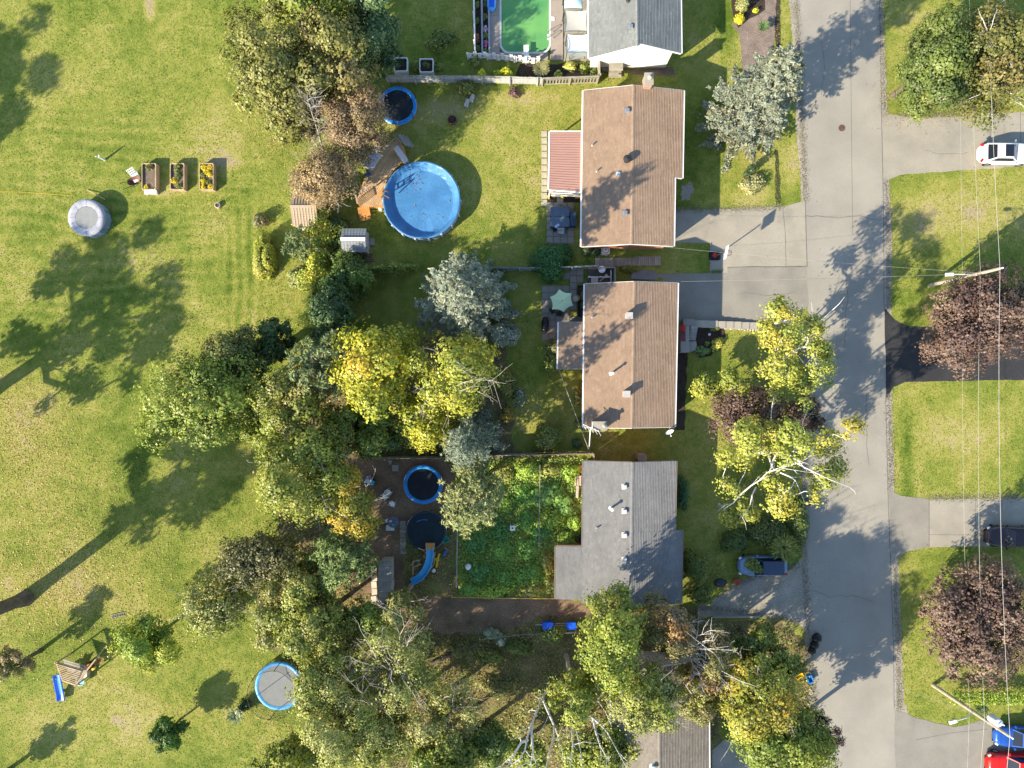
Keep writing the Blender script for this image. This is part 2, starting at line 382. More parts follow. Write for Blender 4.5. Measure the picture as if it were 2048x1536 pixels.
# narrow paler gutter strip along the far kerb side, and its joint
area('gutter_strip', [(1764,-60),(1768,230),(1772,440),(1773,620),(1776,780),(1781,1000),(1787,1150),(1791,1300),(1793,1420),(1788,1420),(1786,1300),(1782,1150),(1776,1000),(1771,780),(1768,620),(1767,440),(1763,230),(1759,-60)], .014, CONC2, (1.5,.02), 8)
garea('driveway', [(1764,226),(1792,230),(1830,237),(1960,229),(2180,216),(2180,332),(2045,333),(1850,346),(1800,350),(1766,364)], .017, DRIVE, (.7,.05), 9)
D2A = [(1330,420),(1445,419),(1565,413),(1610,401),(1613,532),(1455,534),(1455,546),(1420,546),(1420,486),(1330,486)]
D2B = [(1300,548),(1455,546),(1455,535),(1613,533),(1617,612),(1576,648),(1330,645),(1330,560)]
garea('driveway', D2A, .017, DRIVE, (.8,.04), 10)
garea('driveway', D2B, .016, DRIVE2, (.8,.04), 11)
garea('driveway', [(1769,616),(1790,640),(1814,652),(1850,654),(2180,640),(2180,757),(1810,764),(1786,775),(1772,800)], .017, BLACKTOP, (.8,.03), 12)
garea('driveway', [(1777,978),(1800,991),(1858,998),(1858,1094),(1810,1104),(1783,1132)], .017, DRIVE2, (.8,.04), 13)
garea('driveway', [(1858,998),(2180,995),(2180,1090),(1858,1094)], .019, DRIVE, (.9,.02), 14)
garea('driveway', [(1789,1420),(1812,1426),(1832,1436),(1908,1454),(1945,1446),(1962,1440),(1985,1452),(2180,1448),(2180,1640),(1791,1640)], .017, DRIVE2, (.8,.04), 15)
garea('gravel_driveway', [(1396,1210),(1440,1190),(1480,1163),(1512,1148),(1580,1140),(1622,1096),(1634,1300),(1622,1276),(1600,1250),(1562,1234),(1440,1233),(1396,1236)], .010, GRAVEL, (.2,.09), 16)
garea('driveway', [(1424,1500),(1450,1478),(1500,1500),(1500,1640),(1424,1640)], .017, CONC, (.8,.03), 17)
def joint(pts, wd=.045, z=.024, mat=None):
    b = MB()
    P = [G(*p) for p in pts]
    for a, c in zip(P, P[1:]):
        d = (c-a).normalized(); n = Vector((-d.y, d.x, 0))*wd/2
        b.add([(a-n)+Vector((0,0,z)), (c-n)+Vector((0,0,z)), (c+n)+Vector((0,0,z)), (a+n)+Vector((0,0,z))], [(0,1,2,3)])
    return b.build('pavement_joint', mat or M_CRACK, kind='structure')
M_CRACK = M('tar_crack', (.13,.12,.105), .9, .2, 2)
joint([(1614,533),(1560,534),(1510,533),(1455,535)], .05)
joint([(1565,414),(1570,460),(1572,533)], .04)
joint([(1858,998),(1858,1094)], .05)
joint([(1858,1069),(1950,1070),(2060,1071)], .03); joint([(1951,996),(1951,1092)], .03)
joint([(1979,228),(1981,334)], .04); joint([(2040,224),(2042,332)], .04)
joint([(1830,1480),(1900,1466),(1975,1458)], .03)
joint([(1759,0),(1763,230),(1767,440),(1768,620)], .05, .022); joint([(1771,790),(1776,1000),(1782,1150),(1787,1300),(1788,1415)], .05, .022)
joint([(1700,0),(1703,300),(1705,470)], .02); joint([(1614,533),(1610,401)], .05)
for cr_ in ([(1612,430),(1660,436),(1720,432),(1764,441)],[(1618,880),(1655,868),(1700,876)],[(1625,1180),(1660,1195),(1705,1190),(1745,1204)],[(1690,520),(1694,600),(1688,690)],[(1735,760),(1731,850),(1738,930)],[(1850,300),(1880,310),(1935,305)],[(1480,585),(1530,590),(1590,584)],[(1640,60),(1648,120),(1643,190)]):
    rj = random.Random(cr_[0][0]); pts_ = []
    for a, c in zip(cr_, cr_[1:]):
        for k in range(4): pts_.append((a[0]+(c[0]-a[0])*k/4+rj.uniform(-2,2), a[1]+(c[1]-a[1])*k/4+rj.uniform(-2,2)))
    joint(pts_+[cr_[-1]], .028, .023)
# dirt, litter and beds
garea('woodland_floor', [(540,900),(560,780),(690,660),(1010,690),(1030,900),(1150,905),(1160,925),(915,925),(915,1190),(1110,1195),(1400,1215),(1400,1236),(1560,1240),(1620,1290),(1640,1440),(1440,1440),(1430,1560),(800,1560),(700,1500),(600,1430),(590,1340),(520,1270),(500,1160),(560,1080)], .004, LITTER, (.8,.35), 20)
garea('dirt_yard', [(690,915),(870,912),(905,935),(905,1040),(850,1050),(805,1060),(808,1190),(700,1190),(690,1100)], .006, DIRT, (.6,.2), 21)
garea('dirt_track', [(810,1192),(1000,1195),(1110,1196),(1175,1204),(1200,1232),(1090,1230),(1000,1262),(900,1270),(820,1262),(790,1225)], .007, DIRT, (.6,.25), 22)
garea('mulch_bed', [(1380,652),(1448,656),(1452,672),(1436,690),(1422,712),(1400,716),(1386,700),(1376,690)], .012, MULCH, (.5,.06), 23)
garea('mulch_bed', [(1094,384),(1166,384),(1166,405),(1094,405)], .012, MULCH, (.5,.03), 24)
garea('mulch_bed', [(1155,572),(1170,572),(1170,632),(1155,632)], .07, MULCH)
garea('mulch_bed', [(1352,690),(1374,704),(1370,860),(1350,860)], .012, MULCH, (.5,.1), 25)
garea('mulch_bed', [(945,-120),(948,112),(977,116),(976,-120)], .012, MULCH, (.5,.03), 26)
garea('mulch_bed', [(1040,128),(1190,126),(1192,155),(1110,156),(1030,155)], .012, MULCH, (.6,.1), 27)
garea('woodchip_path', [(1466,40),(1480,46),(1500,34),(1516,28),(1528,20),(1530,-80),(1556,-80),(1550,40),(1548,90),(1530,130),(1500,150),(1484,140),(1482,105),(1479,70),(1466,52)], .012, WOODCHIP, (.5,.06), 28)
garea('mulch_bed', [(1466,30),(1462,0),(1470,-60),(1530,-60),(1530,20),(1516,30),(1498,38),(1482,52),(1476,56)], .016, MULCH, (.5,.05), 29)
garea('mulch_bed', [(1252,142),(1345,133),(1352,150),(1330,152),(1258,147)], .010, DIRT, (.5,.06), 30)
garea('bare_patch', [(1362,372),(1380,362),(1388,378),(1380,400),(1362,402)], .006, GRAVEL, (.3,.15), 31)
area('drainage_ditch', [(1549,300),(1556,300),(1562,405),(1552,410)], .005, M('ditch_grass', (.045,.05,.018), .95, .3, 3, .4, 14, .05, 10), (.4,.1), 33)
for (a, b, c, d) in ((1536,-60,1549,120),):
    area('ditch', [(1553,-80),(1563,-80),(1561,60),(1560,100),(1550,104),(1550,30)], .005, MULCH, (.4,.08), 34)

# ------------------------------------------------------------------ houses
def roof_piece(par, o, r0, r1, e1, e0, mat, over=None, kindname='shingle_course'):
    """deck slab (part 'roof') + stepped courses; r0->r1 ridge, e0/e1 eave points below r0/r1"""
    r0, r1, e0, e1 = map(Vector, (r0, r1, e0, e1)); o = Vector(o)
    n = (r1-r0).cross(e0-r0).normalized()
    if n.z < 0: n = -n
    th = n*.16
    top = [r0, r1, e1, e0]
    b = MB(o); vs = [p-th for p in top] + [p-n*.006 for p in top]
    b.add(vs, [(0,1,2,3),(4,5,6,7),(0,4,5,1),(1,5,6,2),(2,6,7,3),(3,7,4,0)]); b.build('roof', ROOFTRIM, par)
    ln = ((e0-r0).length + (e1-r1).length)/2; nc = max(2, round(ln/.145))
    V = []; F = []; UV = []
    wlen = (r1-r0).length; segs = max(1, int(wlen/1.2))
    rr = random.Random(int(abs(r0.x*13+r0.y*7)*10))
    for k in range(nc):
        t0, t1 = k/nc, (k+1)/nc
        a0, a1 = r0.lerp(e0, t0), r1.lerp(e1, t0); b0, b1 = r0.lerp(e0, t1), r1.lerp(e1, t1)
        prev = None
        for j in range(segs+1):
            u = j/segs
            lift = .030 + rr.uniform(-.004, .006)
            pt = a0.lerp(a1, u); pb = b0.lerp(b1, u) + n*lift; pd = b0.lerp(b1, u) - n*.004
            i = len(V); V += [pt, pb, pd]
            if prev is not None:
                F.append((prev, i, i+1, prev+1)); F.append((prev+1, i+1, i+2, prev+2))
                uu0, uu1 = (j-1)/segs*wlen, u*wlen
                UV += [(uu0, k+.02), (uu1, k+.02), (uu1, k+.95), (uu0, k+.95), (uu0, k+.96), (uu1, k+.96), (uu1, k+.98), (uu0, k+.98)]
            prev = i
    me = bpy.data.meshes.new(kindname); me.from_pydata([tuple(p-o) for p in V], [], F); me.update()
    ul = me.uv_layers.new(name='UVMap'); ul.data.foreach_set('uv', [c for q in UV for c in q])
    me.materials.append(mat); link(kindname, me, par, 'stuff')
def eave_gutter(par, o, a, b, mat=None, out=.07):
    a, b = Vector(a), Vector(b); d = (b-a).normalized(); side = Vector((d.y, -d.x, 0))*out
    m = MB(o); m.bar(a+side-Vector((0,0,.05)), b+side-Vector((0,0,.05)), .11, .10); m.build('gutter', mat or WHITE, par)
def barge(par, o, a, b, mat=None):
    m = MB(o); off = Vector((0,0,-.09)); m.bar(Vector(a)+off, Vector(b)+off, .035, .17); m.build('bargeboard', mat or WHITE, par)
ROOFTRIM = M('roof_edge', (.16,.125,.10), .8, .1)
GLASSW = glass_mat('window_glass', (.03,.04,.05))
def wall_window(par, o, c, wd, ht, ax):
    """ax: outward unit vector"""
    ax = Vector(ax); side = Vector((-ax.y, ax.x, 0)); c = Vector(c)
    rz = math.atan2(side.y, side.x)
    f = MB(o); up = Vector((0,0,1))
    for s in (-1, 1):
        f.box(c + side*s*wd/2 + ax*.03, (.07, .07, ht+.14), rz); f.box(c + up*s*ht/2 + ax*.03, (wd, .06, .07), rz)
    fo = f.build('window', WHITE, par)
    g = MB(o); g.box(c + ax*.012, (wd-.06, .02, ht-.06), rz); g.build('pane', GLASSW, fo)
    g = MB(o); g.box(c + ax*.07 - up*(ht/2+.06), (wd+.2, .12, .05), rz); g.build('sill', WHITE, fo)
def pent_walls(par, o, xw, xe, xr, ys, yn, zw, ze, zr, mat, zf=.35, fmat=None):
    b = MB(o)
    sec = [(xw, zf), (xe, zf), (xe, ze), (xr, zr), (xw, zw)]
    n = 5; vs = [(x, ys, z) for x, z in sec] + [(x, yn, z) for x, z in sec]
    b.add(vs, [(0,1,2,3,4), (9,8,7,6,5)] + [(i, (i+1) % n + 0, n+(i+1) % n, n+i)[::-1] for i in range(n)])
    b.build('wall', mat, par)
    b = MB(o); b.box(((xw+xe)/2, (ys+yn)/2, zf/2), (abs(xe-xw)-.06, abs(yn-ys)-.06, zf)); b.build('foundation', fmat or CONC2, par)
def roof_box(par, p, sz, mat, name='roof_vent', o=(0,0,0), hood=True):
    """square roof ventilator: base flange + hood"""
    b = MB(o); b.box(p + Vector((0,0,.02)), (sz*1.5, sz*1.5, .03)); b.box(p + Vector((0,0,sz*.35)), (sz*.8, sz*.8, sz*.6))
    b.add([p+Vector((x*sz*.55, y*sz*.55, z)) for z in (sz*.6,) for x, y in ((-1,-1),(1,-1),(1,1),(-1,1))] + [p+Vector((x*sz*.42, y*sz*.42, sz*.85)) for x, y in ((-1,-1),(1,-1),(1,1),(-1,1))],
          [(3,2,1,0),(4,5,6,7),(0,1,5,4),(1,2,6,5),(2,3,7,6),(3,0,4,7)])
    b.build(name, mat, par)
def roof_pipe(par, p, r, h, mat, name='vent_pipe', o=(0,0,0), cap=False):
    b = MB(o); b.tube([p-Vector((0,0,.1)), p+Vector((0,0,h))], r, 10); b.lathe([(r*2.2, .0), (r*1.05, .08)], p, 10)
    if cap: b.lathe([(r*1.0, h), (r*1.7, h+.03), (r*1.5, h+.12), (0.01, h+.16)], p, 10)
    b.build(name, mat, par)

SH_BROWN = shingle_mat('brown_shingle', [(.262,.180,.120),(.305,.212,.143),(.283,.195,.131),(.325,.228,.155)])
SH_BROWN2 = shingle_mat('brown_shingle_newer', [(.250,.174,.119),(.292,.205,.141),(.27,.189,.13),(.312,.22,.152)])
SH_GREY = shingle_mat('grey_shingle', [(0.18, 0.177, 0.171), (0.211, 0.206, 0.197), (0.195, 0.192, 0.184), (0.229, 0.225, 0.214)])
SH_GREY5 = shingle_mat('cool_grey_shingle', [(0.173, 0.182, 0.17), (0.21, 0.217, 0.201), (0.194, 0.201, 0.187), (0.228, 0.234, 0.216)])
SH_TAUPE = shingle_mat('taupe_shingle', [(0.184, 0.162, 0.133), (0.228, 0.199, 0.161), (0.206, 0.18, 0.149), (0.246, 0.216, 0.177)])

def gable(name, label, W, E, RX, ze, zr, mat, wallmat, cat='house', inset=.45, gut=None, barges=True, ridge_ends=None):
    """W=(x0,y0,x1,y1) west eave px north->south, E list of (x0,y0,x1,y1), RX=(x north, x south)"""
    w0, w1 = G(W[0], W[1], ze), G(W[2], W[3], ze)
    rN = G(RX[0], W[1], zr); rS = G(RX[1], W[3], zr)
    eN = G(E[0][0], E[0][1], ze); eS = G(E[-1][2], E[-1][3], ze)
    yN = (w0.y+eN.y)/2; yS = (w1.y+eS.y)/2
    rN.y, rS.y = yN, yS
    o = Vector(((w0.x+eN.x)/2, (yN+yS)/2, 0))
    t = thing(name, label, cat, o)
    roof_piece(t, o, rN, rS, w1, w0, mat)
    eave_gutter(t, o, w0, w1, gut)
    slopeE = (zr-ze)/abs(eN.x-rN.x)
    prevc = None
    for (x0, y0, x1, y1) in E:
        a = G(x0, y0, ze); c = G(x1, y1, ze)
        rx_ = lambda y: rN.x+(rS.x-rN.x)*min(1, max(0, (yN-y)/(yN-yS)))
        za = zr - slopeE*(a.x-rx_(a.y)); zc = zr - slopeE*(c.x-rx_(c.y))
        a = G(x0, y0, za); c = G(x1, y1, zc)
        if prevc is not None: a.y = prevc
        prevc = c.y
        fa = (yN-a.y)/(yN-yS); fc = (yN-c.y)/(yN-yS)
        r_a = rN.lerp(rS, min(1, max(0, fa))); r_c = rN.lerp(rS, min(1, max(0, fc)))
        roof_piece(t, o, r_a, r_c, c, a, mat)
        eave_gutter(t, o, c, a, gut)
        if barges:
            if fa < .02: barge(t, o, r_a+Vector((0,.03,0)), a+Vector((0,.03,0)), gut)
            elif a.x > eS.x+.1: barge(t, o, a.lerp(r_a, .2), a, gut)
            if fc > .98: barge(t, o, r_c-Vector((0,.03,0)), c-Vector((0,.03,0)), gut)
            elif c.x > eS.x+.1: barge(t, o, c.lerp(r_c, .22)-Vector((0,.03,0)), c-Vector((0,.03,0)), gut)
    if barges:
        barge(t, o, rN+Vector((0,.03,0)), w0+Vector((0,.03,0)), gut); barge(t, o, rS-Vector((0,.03,0)), w1-Vector((0,.03,0)), gut)
    # ridge caps
    L = (rS-rN).length; n = max(2, int(L/.3)); b = MB(o); d = (rS-rN)/n
    for i in range(n):
        p = rN + d*i; q = p + d*1.0; zz = Vector((0,0,.03 + .004*(i % 2)))
        sl = Vector((.15, 0, -.15*slopeE))
        sl2 = Vector((-.15, 0, -.15*(zr-ze)/abs(rN.x-w0.x)))
        b.add([p+sl2+zz, q+sl2+zz*1.3, q+zz*1.3, p+zz, q+sl+zz*1.3, p+sl+zz], [(0,1,2,3),(3,2,4,5)])
    b.build('ridge_cap', mat_cap(mat), t, kind='stuff')
    xE = min(G(e[0], e[1], ze).x for e in E)
    pent_walls(t, o, w0.x+inset, xE-inset, rN.x, yS+inset*.7, yN-inset*.7, ze-.2+.1, ze-.2+.1, zr-.24, wallmat)
    def onroof(px, py):
        """point on the roof under the photo pixel"""
        z = zr
        for _ in range(6):
            p = G(px, py, z)
            f = min(1, max(0, (yN-p.y)/(yN-yS))); rx = rN.x + (rS.x-rN.x)*f
            if p.x < rx: z = zr - (zr-ze)/abs(rN.x-w0.x)*(rx-p.x)
            else: z = zr - slopeE*(p.x-rx)
        return G(px, py, z)
    return t, o, onroof, dict(w0=w0, w1=w1, eN=eN, eS=eS, rN=rN, rS=rS, yN=yN, yS=yS, xE=xE)
_caps = {}
def mat_cap(mat):
    if mat.name not in _caps:
        e = [n for n in mat.node_tree.nodes if n.type == 'VALTORGB'][0].color_ramp.elements[1].color
        _caps[mat.name] = M(mat.name+'_cap', (e[0]*.95, e[1]*.95, e[2]*.95), .9, .12, 2, .15, 14)
    return _caps[mat.name]
def windows_on(t, o, k, n, zc=1.7, inset=.45, sides='we'):
    for i in range(n):
        y = k['yN'] + (k['yS']-k['yN'])*(i+.6)/(n+.2)
        if 'w' in sides: wall_window(t, o, (k['w0'].x+inset, y, zc), 1.3, 1.0, (-1,0,0))
        if 'e' in sides: wall_window(t, o, (k['xE']-inset, y, zc), 1.5, 1.1, (1,0,0))

# brown bungalow with the metal-roofed porch
t1, o1, on1, k1 = gable('bungalow', 'brown shingled house with a red metal porch roof and big tree shadow across it', (1167,181,1163,493),
    [(1367,181,1364,356),(1349,356,1347,492)], (1267,1263), 3.1, 4.1, SH_BROWN, BRICK)
windows_on(t1, o1, k1, 3)
p = on1(1293,172); b = MB(o1); b.box(p+Vector((0,.15,.1)), (.62,.85,1.7)); b.build('chimney', M('tan_chimney', (.36,.24,.17), .85, .15, 3), t1)
b = MB(o1); b.box(p+Vector((0,.15,1.0)), (.74,.96,.1)); b.lathe([(.2,1.05),(.22,1.25),(.05,1.42)], p+Vector((.08,.2,0)), 12); b.build('chimney_cap', CONC, t1)
for px, py, s_ in ((1254,222,.34),(1250,427,.34)): roof_box(t1, on1(px,py), s_, METAL, o=o1)
for px, py in ((1185,290),(1194,342)): roof_pipe(t1, on1(px,py), .06, .35, METAL, o=o1)
p = on1(1253,321); b = MB(o1); b.lathe([(.24,0),(.2,.25),(.30,.30),(.34,.45),(.28,.60),(.05,.68)], p, 16); b.build('turbine_vent', DARKMETAL, t1)
p = on1(1236,348); b = MB(o1); b.box(p+Vector((0,0,.1)), (.3,.24,.2)); b.box(p+Vector((-.02,-.16,.14)), (.2,.06,.06)); b.build('roof_vent', M('pale_blue_metal', (.42,.55,.62), .5), t1)
# porch with ribbed red metal roof
a = G(1100,264,2.5); c = G(1166,264,2.85); d_ = G(1164,384,2.85); e_ = G(1098,379,2.5)
pr = MB(o1); vs = [a, c, d_, e_]; dn = Vector((0,0,-.06)); pr.add([q+dn for q in vs]+vs, [(0,1,2,3),(4,5,6,7),(0,4,5,1),(1,5,6,2),(2,6,7,3),(3,7,4,0)])
REDMET = M('red_metal_roof', (.33,.19,.15), .45, .06, .5, .05, 8, spec=.5)
po = pr.build('porch_roof', REDMET, t1)
nr = 24
for i in range(nr):
    f = (i+.5)/nr; r_ = MB(o1); r_.bar(a.lerp(e_, f)+Vector((.02,0,.02)), c.lerp(d_, f)+Vector((-.02,0,.02)), .05, .045); r_.build('metal_rib', REDMET, po)
b = MB(o1); b.bar(a+Vector((-.06,0,-.03)), e_+Vector((-.06,0,-.03)), .13, .14); b.bar(e_+Vector((0,-.05,-.02)), d_+Vector((0,-.05,-.02)), .08, .14); b.bar(a+Vector((0,.05,-.02)), c+Vector((0,.05,-.02)), .08, .14); b.build('porch_fascia', WHITE, t1)
b = MB(o1); b.bar(c+Vector((-.1,0,.03)), d_+Vector((-.1,0,.03)), .24, .05); b.build('flashing', M('tan_flashing', (.42,.31,.22), .5), t1)
for q in (a, a.lerp(e_, .5), e_):
    b = MB(o1); b.box(Vector((q.x+.1, q.y-.0, 1.25)), (.11,.11,2.42)); b.build('porch_post', WHITE, t1)
b = MB(o1); b.box(((a.x+c.x)/2, (a.y+e_.y)/2, .25), (abs(c.x-a.x)-.1, abs(a.y-e_.y)-.1, .5)); b.build('porch_floor', WOODG, t1)
s0 = G(1103,386,1.4); s1 = G(1163,388,1.4)
rl = MB(o1); rl.bar(s0, s1, .08, .05); rl.bar(s0-Vector((0,0,.75)), s1-Vector((0,0,.75)), .06, .05); ro = rl.build('porch_railing', WHITE, t1)
for i in range(22):
    q = s0.lerp(s1, (i+.5)/22); b = MB(o1); b.box(q-Vector((0,0,.38)), (.04,.04,.74)); b.build('baluster', WHITE, ro)

# brown bungalow, south one, with rear extension
t2, o2, on2, k2 = gable('bungalow', 'brown shingled house with a flat rear wing beside the green parasol patio', (1170,568,1167,855),
    [(1355,566,1349,854)], (1269,1264), 3.25, 4.25, SH_BROWN2, BRICK)
windows_on(t2, o2, k2, 3)
ra, rb = G(1170,644,3.2), G(1168,738,3.2); ea, eb = G(1118,644,2.85), G(1116,738,2.85)
roof_piece(t2, o2, ra+Vector((.05,0,.02)), rb+Vector((.05,0,.02)), eb, ea, SH_BROWN2); eave_gutter(t2, o2, ea, eb)
b = MB(o2); b.box(((ea.x+ra.x)/2+.15, (ea.y+eb.y)/2, 1.3), (ra.x-ea.x-.3, abs(ea.y-eb.y)-.5, 2.6)); b.build('wing_wall', BRICK, t2)
barge(t2, o2, ra, ea); barge(t2, o2, rb, eb)
for px, py in ((1256,633),(1251,788)):
    p = on2(px,py); b = MB(o2); b.box(p+Vector((0,0,.3)), (.46,.46,.8)); b.box(p+Vector((0,0,.72)), (.54,.54,.06)); b.build('chimney_box', M('pale_galvanised', (.40,.37,.34), .5, .1), t2)
roof_pipe(t2, on2(1185,634), .06, .3, METAL, o=o2)
p = on2(1222,747); roof_pipe(t2, p, .08, 1.0, WHITE, o=o2, cap=True)
p = on2(1196,849); b = MB(o2); b.box(p+Vector((0,-.05,.2)), (1.05,.62,2.0)); b.build('chimney', M('cream_chimney', (.56,.51,.43), .85, .12, 3), t2)
b = MB(o2); b.box(p+Vector((0,-.05,1.24)), (1.16,.74,.09)); b.lathe([(.14,1.28),(.15,1.6),(.2,1.62),(.02,1.72)], p+Vector((.32,0,0)), 12); b.build('chimney_cap', CONC, t2)
q = G(1338,862,3.4); b = MB(o2); b.bar(G(1340,853,3.1), q, .05); b.build('dish_mount', METAL, t2)
b = MB(o2); dd = Vector((.25,-.75,.6)).normalized(); aa = dd.cross(Vector((0,0,1))).normalized(); bb_ = aa.cross(dd)
ring = []
for rr_, zz in ((.03,0),(.18,.02),(.30,.07),(.36,.11)): ring.append([q + dd*zz + (aa*math.cos(2*math.pi*k/14)*rr_ + bb_*math.sin(2*math.pi*k/14)*rr_*.9) for k in range(14)])
b.loft(ring, False); b.bar(q, q+dd*.42-bb_*.1, .03); b.ball(q+dd*.44-bb_*.1, .06, 8, 5); b.build('satellite_dish', WHITEP, t2)

# grey bungalow
t3, o3, on3, k3 = gable('bungalow', 'pale grey shingled house with a big shrub garden behind it and a gravel drive', (1167,922,1165,1206),
    [(1352,922,1349,1061),(1364,1061,1362,1206)], (1265,1261), 2.95, 3.9, SH_GREY, BRICK, gut=M('brown_gutter', (.17,.15,.13), .5))
windows_on(t3, o3, k3, 3)
ra, rb = G(1166,1093,2.95), G(1165,1200,2.95); ea, eb = G(1112,1093,2.65), G(1111,1198,2.65)
roof_piece(t3, o3, ra+Vector((.05,0,.02)), rb+Vector((.05,0,.02)), eb, ea, SH_GREY); eave_gutter(t3, o3, ea, eb, ROOFTRIM)
b = MB(o3); b.box(((ea.x+ra.x)/2+.15, (ea.y+eb.y)/2, 1.2), (ra.x-ea.x-.3, abs(ea.y-eb.y)-.5, 2.4)); b.build('wing_wall', BRICK, t3)
barge(t3, o3, ra+Vector((0,.04,0)), ea+Vector((0,.04,0)), FENCEB)
for px, py in ((1249,973),(1249,1022),(1249,1070),(1249,1119)): roof_box(t3, on3(px,py), .32, M('white_vent', (.52,.52,.50), .5), o=o3)
roof_pipe(t3, on3(1222,1016), .09, .7, WHITE, o=o3, cap=True); roof_pipe(t3, on3(1194,1055), .06, .3, METAL, o=o3)
b = MB(o3); p = G(1281,913,.9); b.box(p, (.66,.5,1.8)); b.box(p+Vector((0,0,.93)), (.74,.58,.06)); b.build('side_porch', FENCEB, t3)
# house at the bottom edge
t4, o4, on4, k4 = gable('bungalow', 'grey brown shingled house half hidden under trees at the bottom', (1222,1322,1222,1680),
    [(1416,1322,1419,1680)], (1318,1320), 3.0, 4.3, SH_TAUPE, CONC2)
windows_on(t4, o4, k4, 3)
roof_pipe(t4, on4(1305,1532), .12, .3, M('pale_blue_cap', (.5,.62,.64), .5), o=o4, cap=True); roof_box(t4, on4(1290,1330), .34, METAL, o=o4)
# white house by the green pool
t5, o5, on5, k5 = gable('bungalow', 'white sided house with grey green shingle roof beside the green pool', (1176,-260,1178,116),
    [(1358,-260,1362,106)], (1272,1275), 3.2, 4.9, SH_GREY5, VINYL, inset=.5)
windows_on(t5, o5, k5, 3)
roof_box(t5, on5(1261,55), .34, METAL, o=o5)
p = on5(1257,2); roof_pipe(t5, p, .1, .5, DARKMETAL, o=o5, cap=True)
b = MB(o5); b.box(G(1278,127,.5), (.7,.5,.5)); b.build('wall_box', DARKMETAL, t5)
b = MB(o5); q0 = G(1322,125,.1); b.tube([q0, q0+Vector((0,.05,2.9))], .05, 8); b.build('downpipe', DARKMETAL, t5)
# ------------------------------------------------------------------ foliage tools (numpy)
def unit(v): return v/np.maximum(np.linalg.norm(v, axis=1, keepdims=True), 1e-9)
def leaf_mesh(name, P, Nn, size, col, mat, aspect=.62, T=None, rng=None):
    n = len(P); rng = rng or np.random.default_rng(1)
    Nn = unit(Nn)
    if T is None: T = rng.normal(size=(n,3))
    T = unit(T - Nn*np.sum(T*Nn, 1, keepdims=True)); B = np.cross(Nn, T)
    s = np.asarray(size).reshape(-1,1)*np.ones((n,1)); h = s*.5; wd = h*aspect
    V = np.empty((n,4,3), np.float32)
    V[:,0] = P - T*h - B*wd*.45; V[:,1] = P - T*h*.2 + B*wd; V[:,2] = P + T*h + B*wd*.3; V[:,3] = P + T*h*.25 - B*wd
    V[:,1] += Nn*wd*.25; V[:,3] += Nn*wd*.25
    me = bpy.data.meshes.new(name)
    me.vertices.add(4*n); me.vertices.foreach_set('co', V.reshape(-1))
    me.loops.add(4*n); me.loops.foreach_set('vertex_index', np.arange(4*n, dtype=np.int32))
    me.polygons.add(n); me.polygons.foreach_set('loop_start', np.arange(0, 4*n, 4, dtype=np.int32))
    at = me.attributes.new('col', 'FLOAT_COLOR', 'POINT')
    C4 = np.ones((n,4,4), np.float32); C4[:,:,:3] = np.clip(col, 0, 1)[:,None,:]
    at.data.foreach_set('color', C4.reshape(-1))
    me.materials.append(mat); me.update(); return me
def palette_cols(rng, pal, k):
    """pal: list of (rgb, weight)"""
    c = np.array([p[0] for p in pal]); wt = np.array([p[1] for p in pal], float); wt /= wt.sum()
    a = rng.choice(len(pal), k, p=wt); b = rng.choice(len(pal), k, p=wt); f = rng.uniform(0,.5,(k,1))
    return c[a]*(1-f) + c[b]*f
def sph(rng, k):
    return unit(rng.normal(size=(k,3)))
NLEAF = [0]
def skeleton(base, top, clumps, trunk_r, rng, up=.25, wob=.15):
    """returns list of (points, radii): a trunk and limbs reaching every clump"""
    base = np.array(base, float); top = np.array(top, float); nt_ = 9
    H_ = np.linalg.norm(top-base)
    nodes = []; par = []; tips = []
    for i in range(nt_):
        f = i/(nt_-1); p = base + (top-base)*f
        if 0 < i: p[:2] += rng.normal(size=2)*wob*.35*f*min(1, H_/8)
        nodes.append(p); par.append(i-1); tips.append(0)
    axis = (top-base)/max(H_, 1e-6)
    order = np.argsort([np.linalg.norm((c-base) - axis*np.dot(c-base, axis))*1.0 + .25*np.dot(c-base, axis) for c in clumps])
    for ci in order:
        c = clumps[ci]; A = np.array(nodes)
        d = A - c; dist = np.linalg.norm(d, axis=1)
        cost = dist + np.where(A[:,2] > c[2]-.15*dist, 2.5, 0.0) + np.where(A[:,2]-base[2] < .18*H_, 3.0, 0)
        j = int(np.argmin(cost)); a = A[j]; v = c-a; L_ = np.linalg.norm(v); prev = j
        m = 3 if L_ > 1.2 else 2
        for k in range(1, m+1):
            f = k/m; p = a + v*f
            if k < m:
                p = p + rng.normal(size=3)*wob*min(L_, 2.0)*.5; p[2] -= up*L_*f*(1-f)*1.2
            nodes.append(p); par.append(prev); tips.append(0); prev = len(nodes)-1
        tips[prev] = 1
    n = len(nodes); cnt = np.array(tips, float)
    for i in range(n-1, 0, -1):
        cnt[par[i]] += cnt[i]
    tot = max(1, cnt[0])
    rad = trunk_r*np.maximum(cnt, .5)**.5/tot**.5
    rad = np.maximum(rad, .011)
    rad[0] = trunk_r*1.35
    kids = [[] for _ in range(n)]
    for i in range(1, n): kids[par[i]].append(i)
    chains = []; stack = [(0, None)]
    starts = [0]
    while starts:
        s0 = starts.pop(); ch = [s0] if s0 == 0 else [par[s0], s0]; cur = s0
        while kids[cur]:
            ks = sorted(kids[cur], key=lambda q: -cnt[q]); starts += ks[1:]; cur = ks[0]; ch.append(cur)
        pts = [nodes[i] for i in ch]; rr = [rad[i] for i in ch]
        if s0 != 0: rr[0] = rr[1]
        chains.append((pts, rr))
    return chains
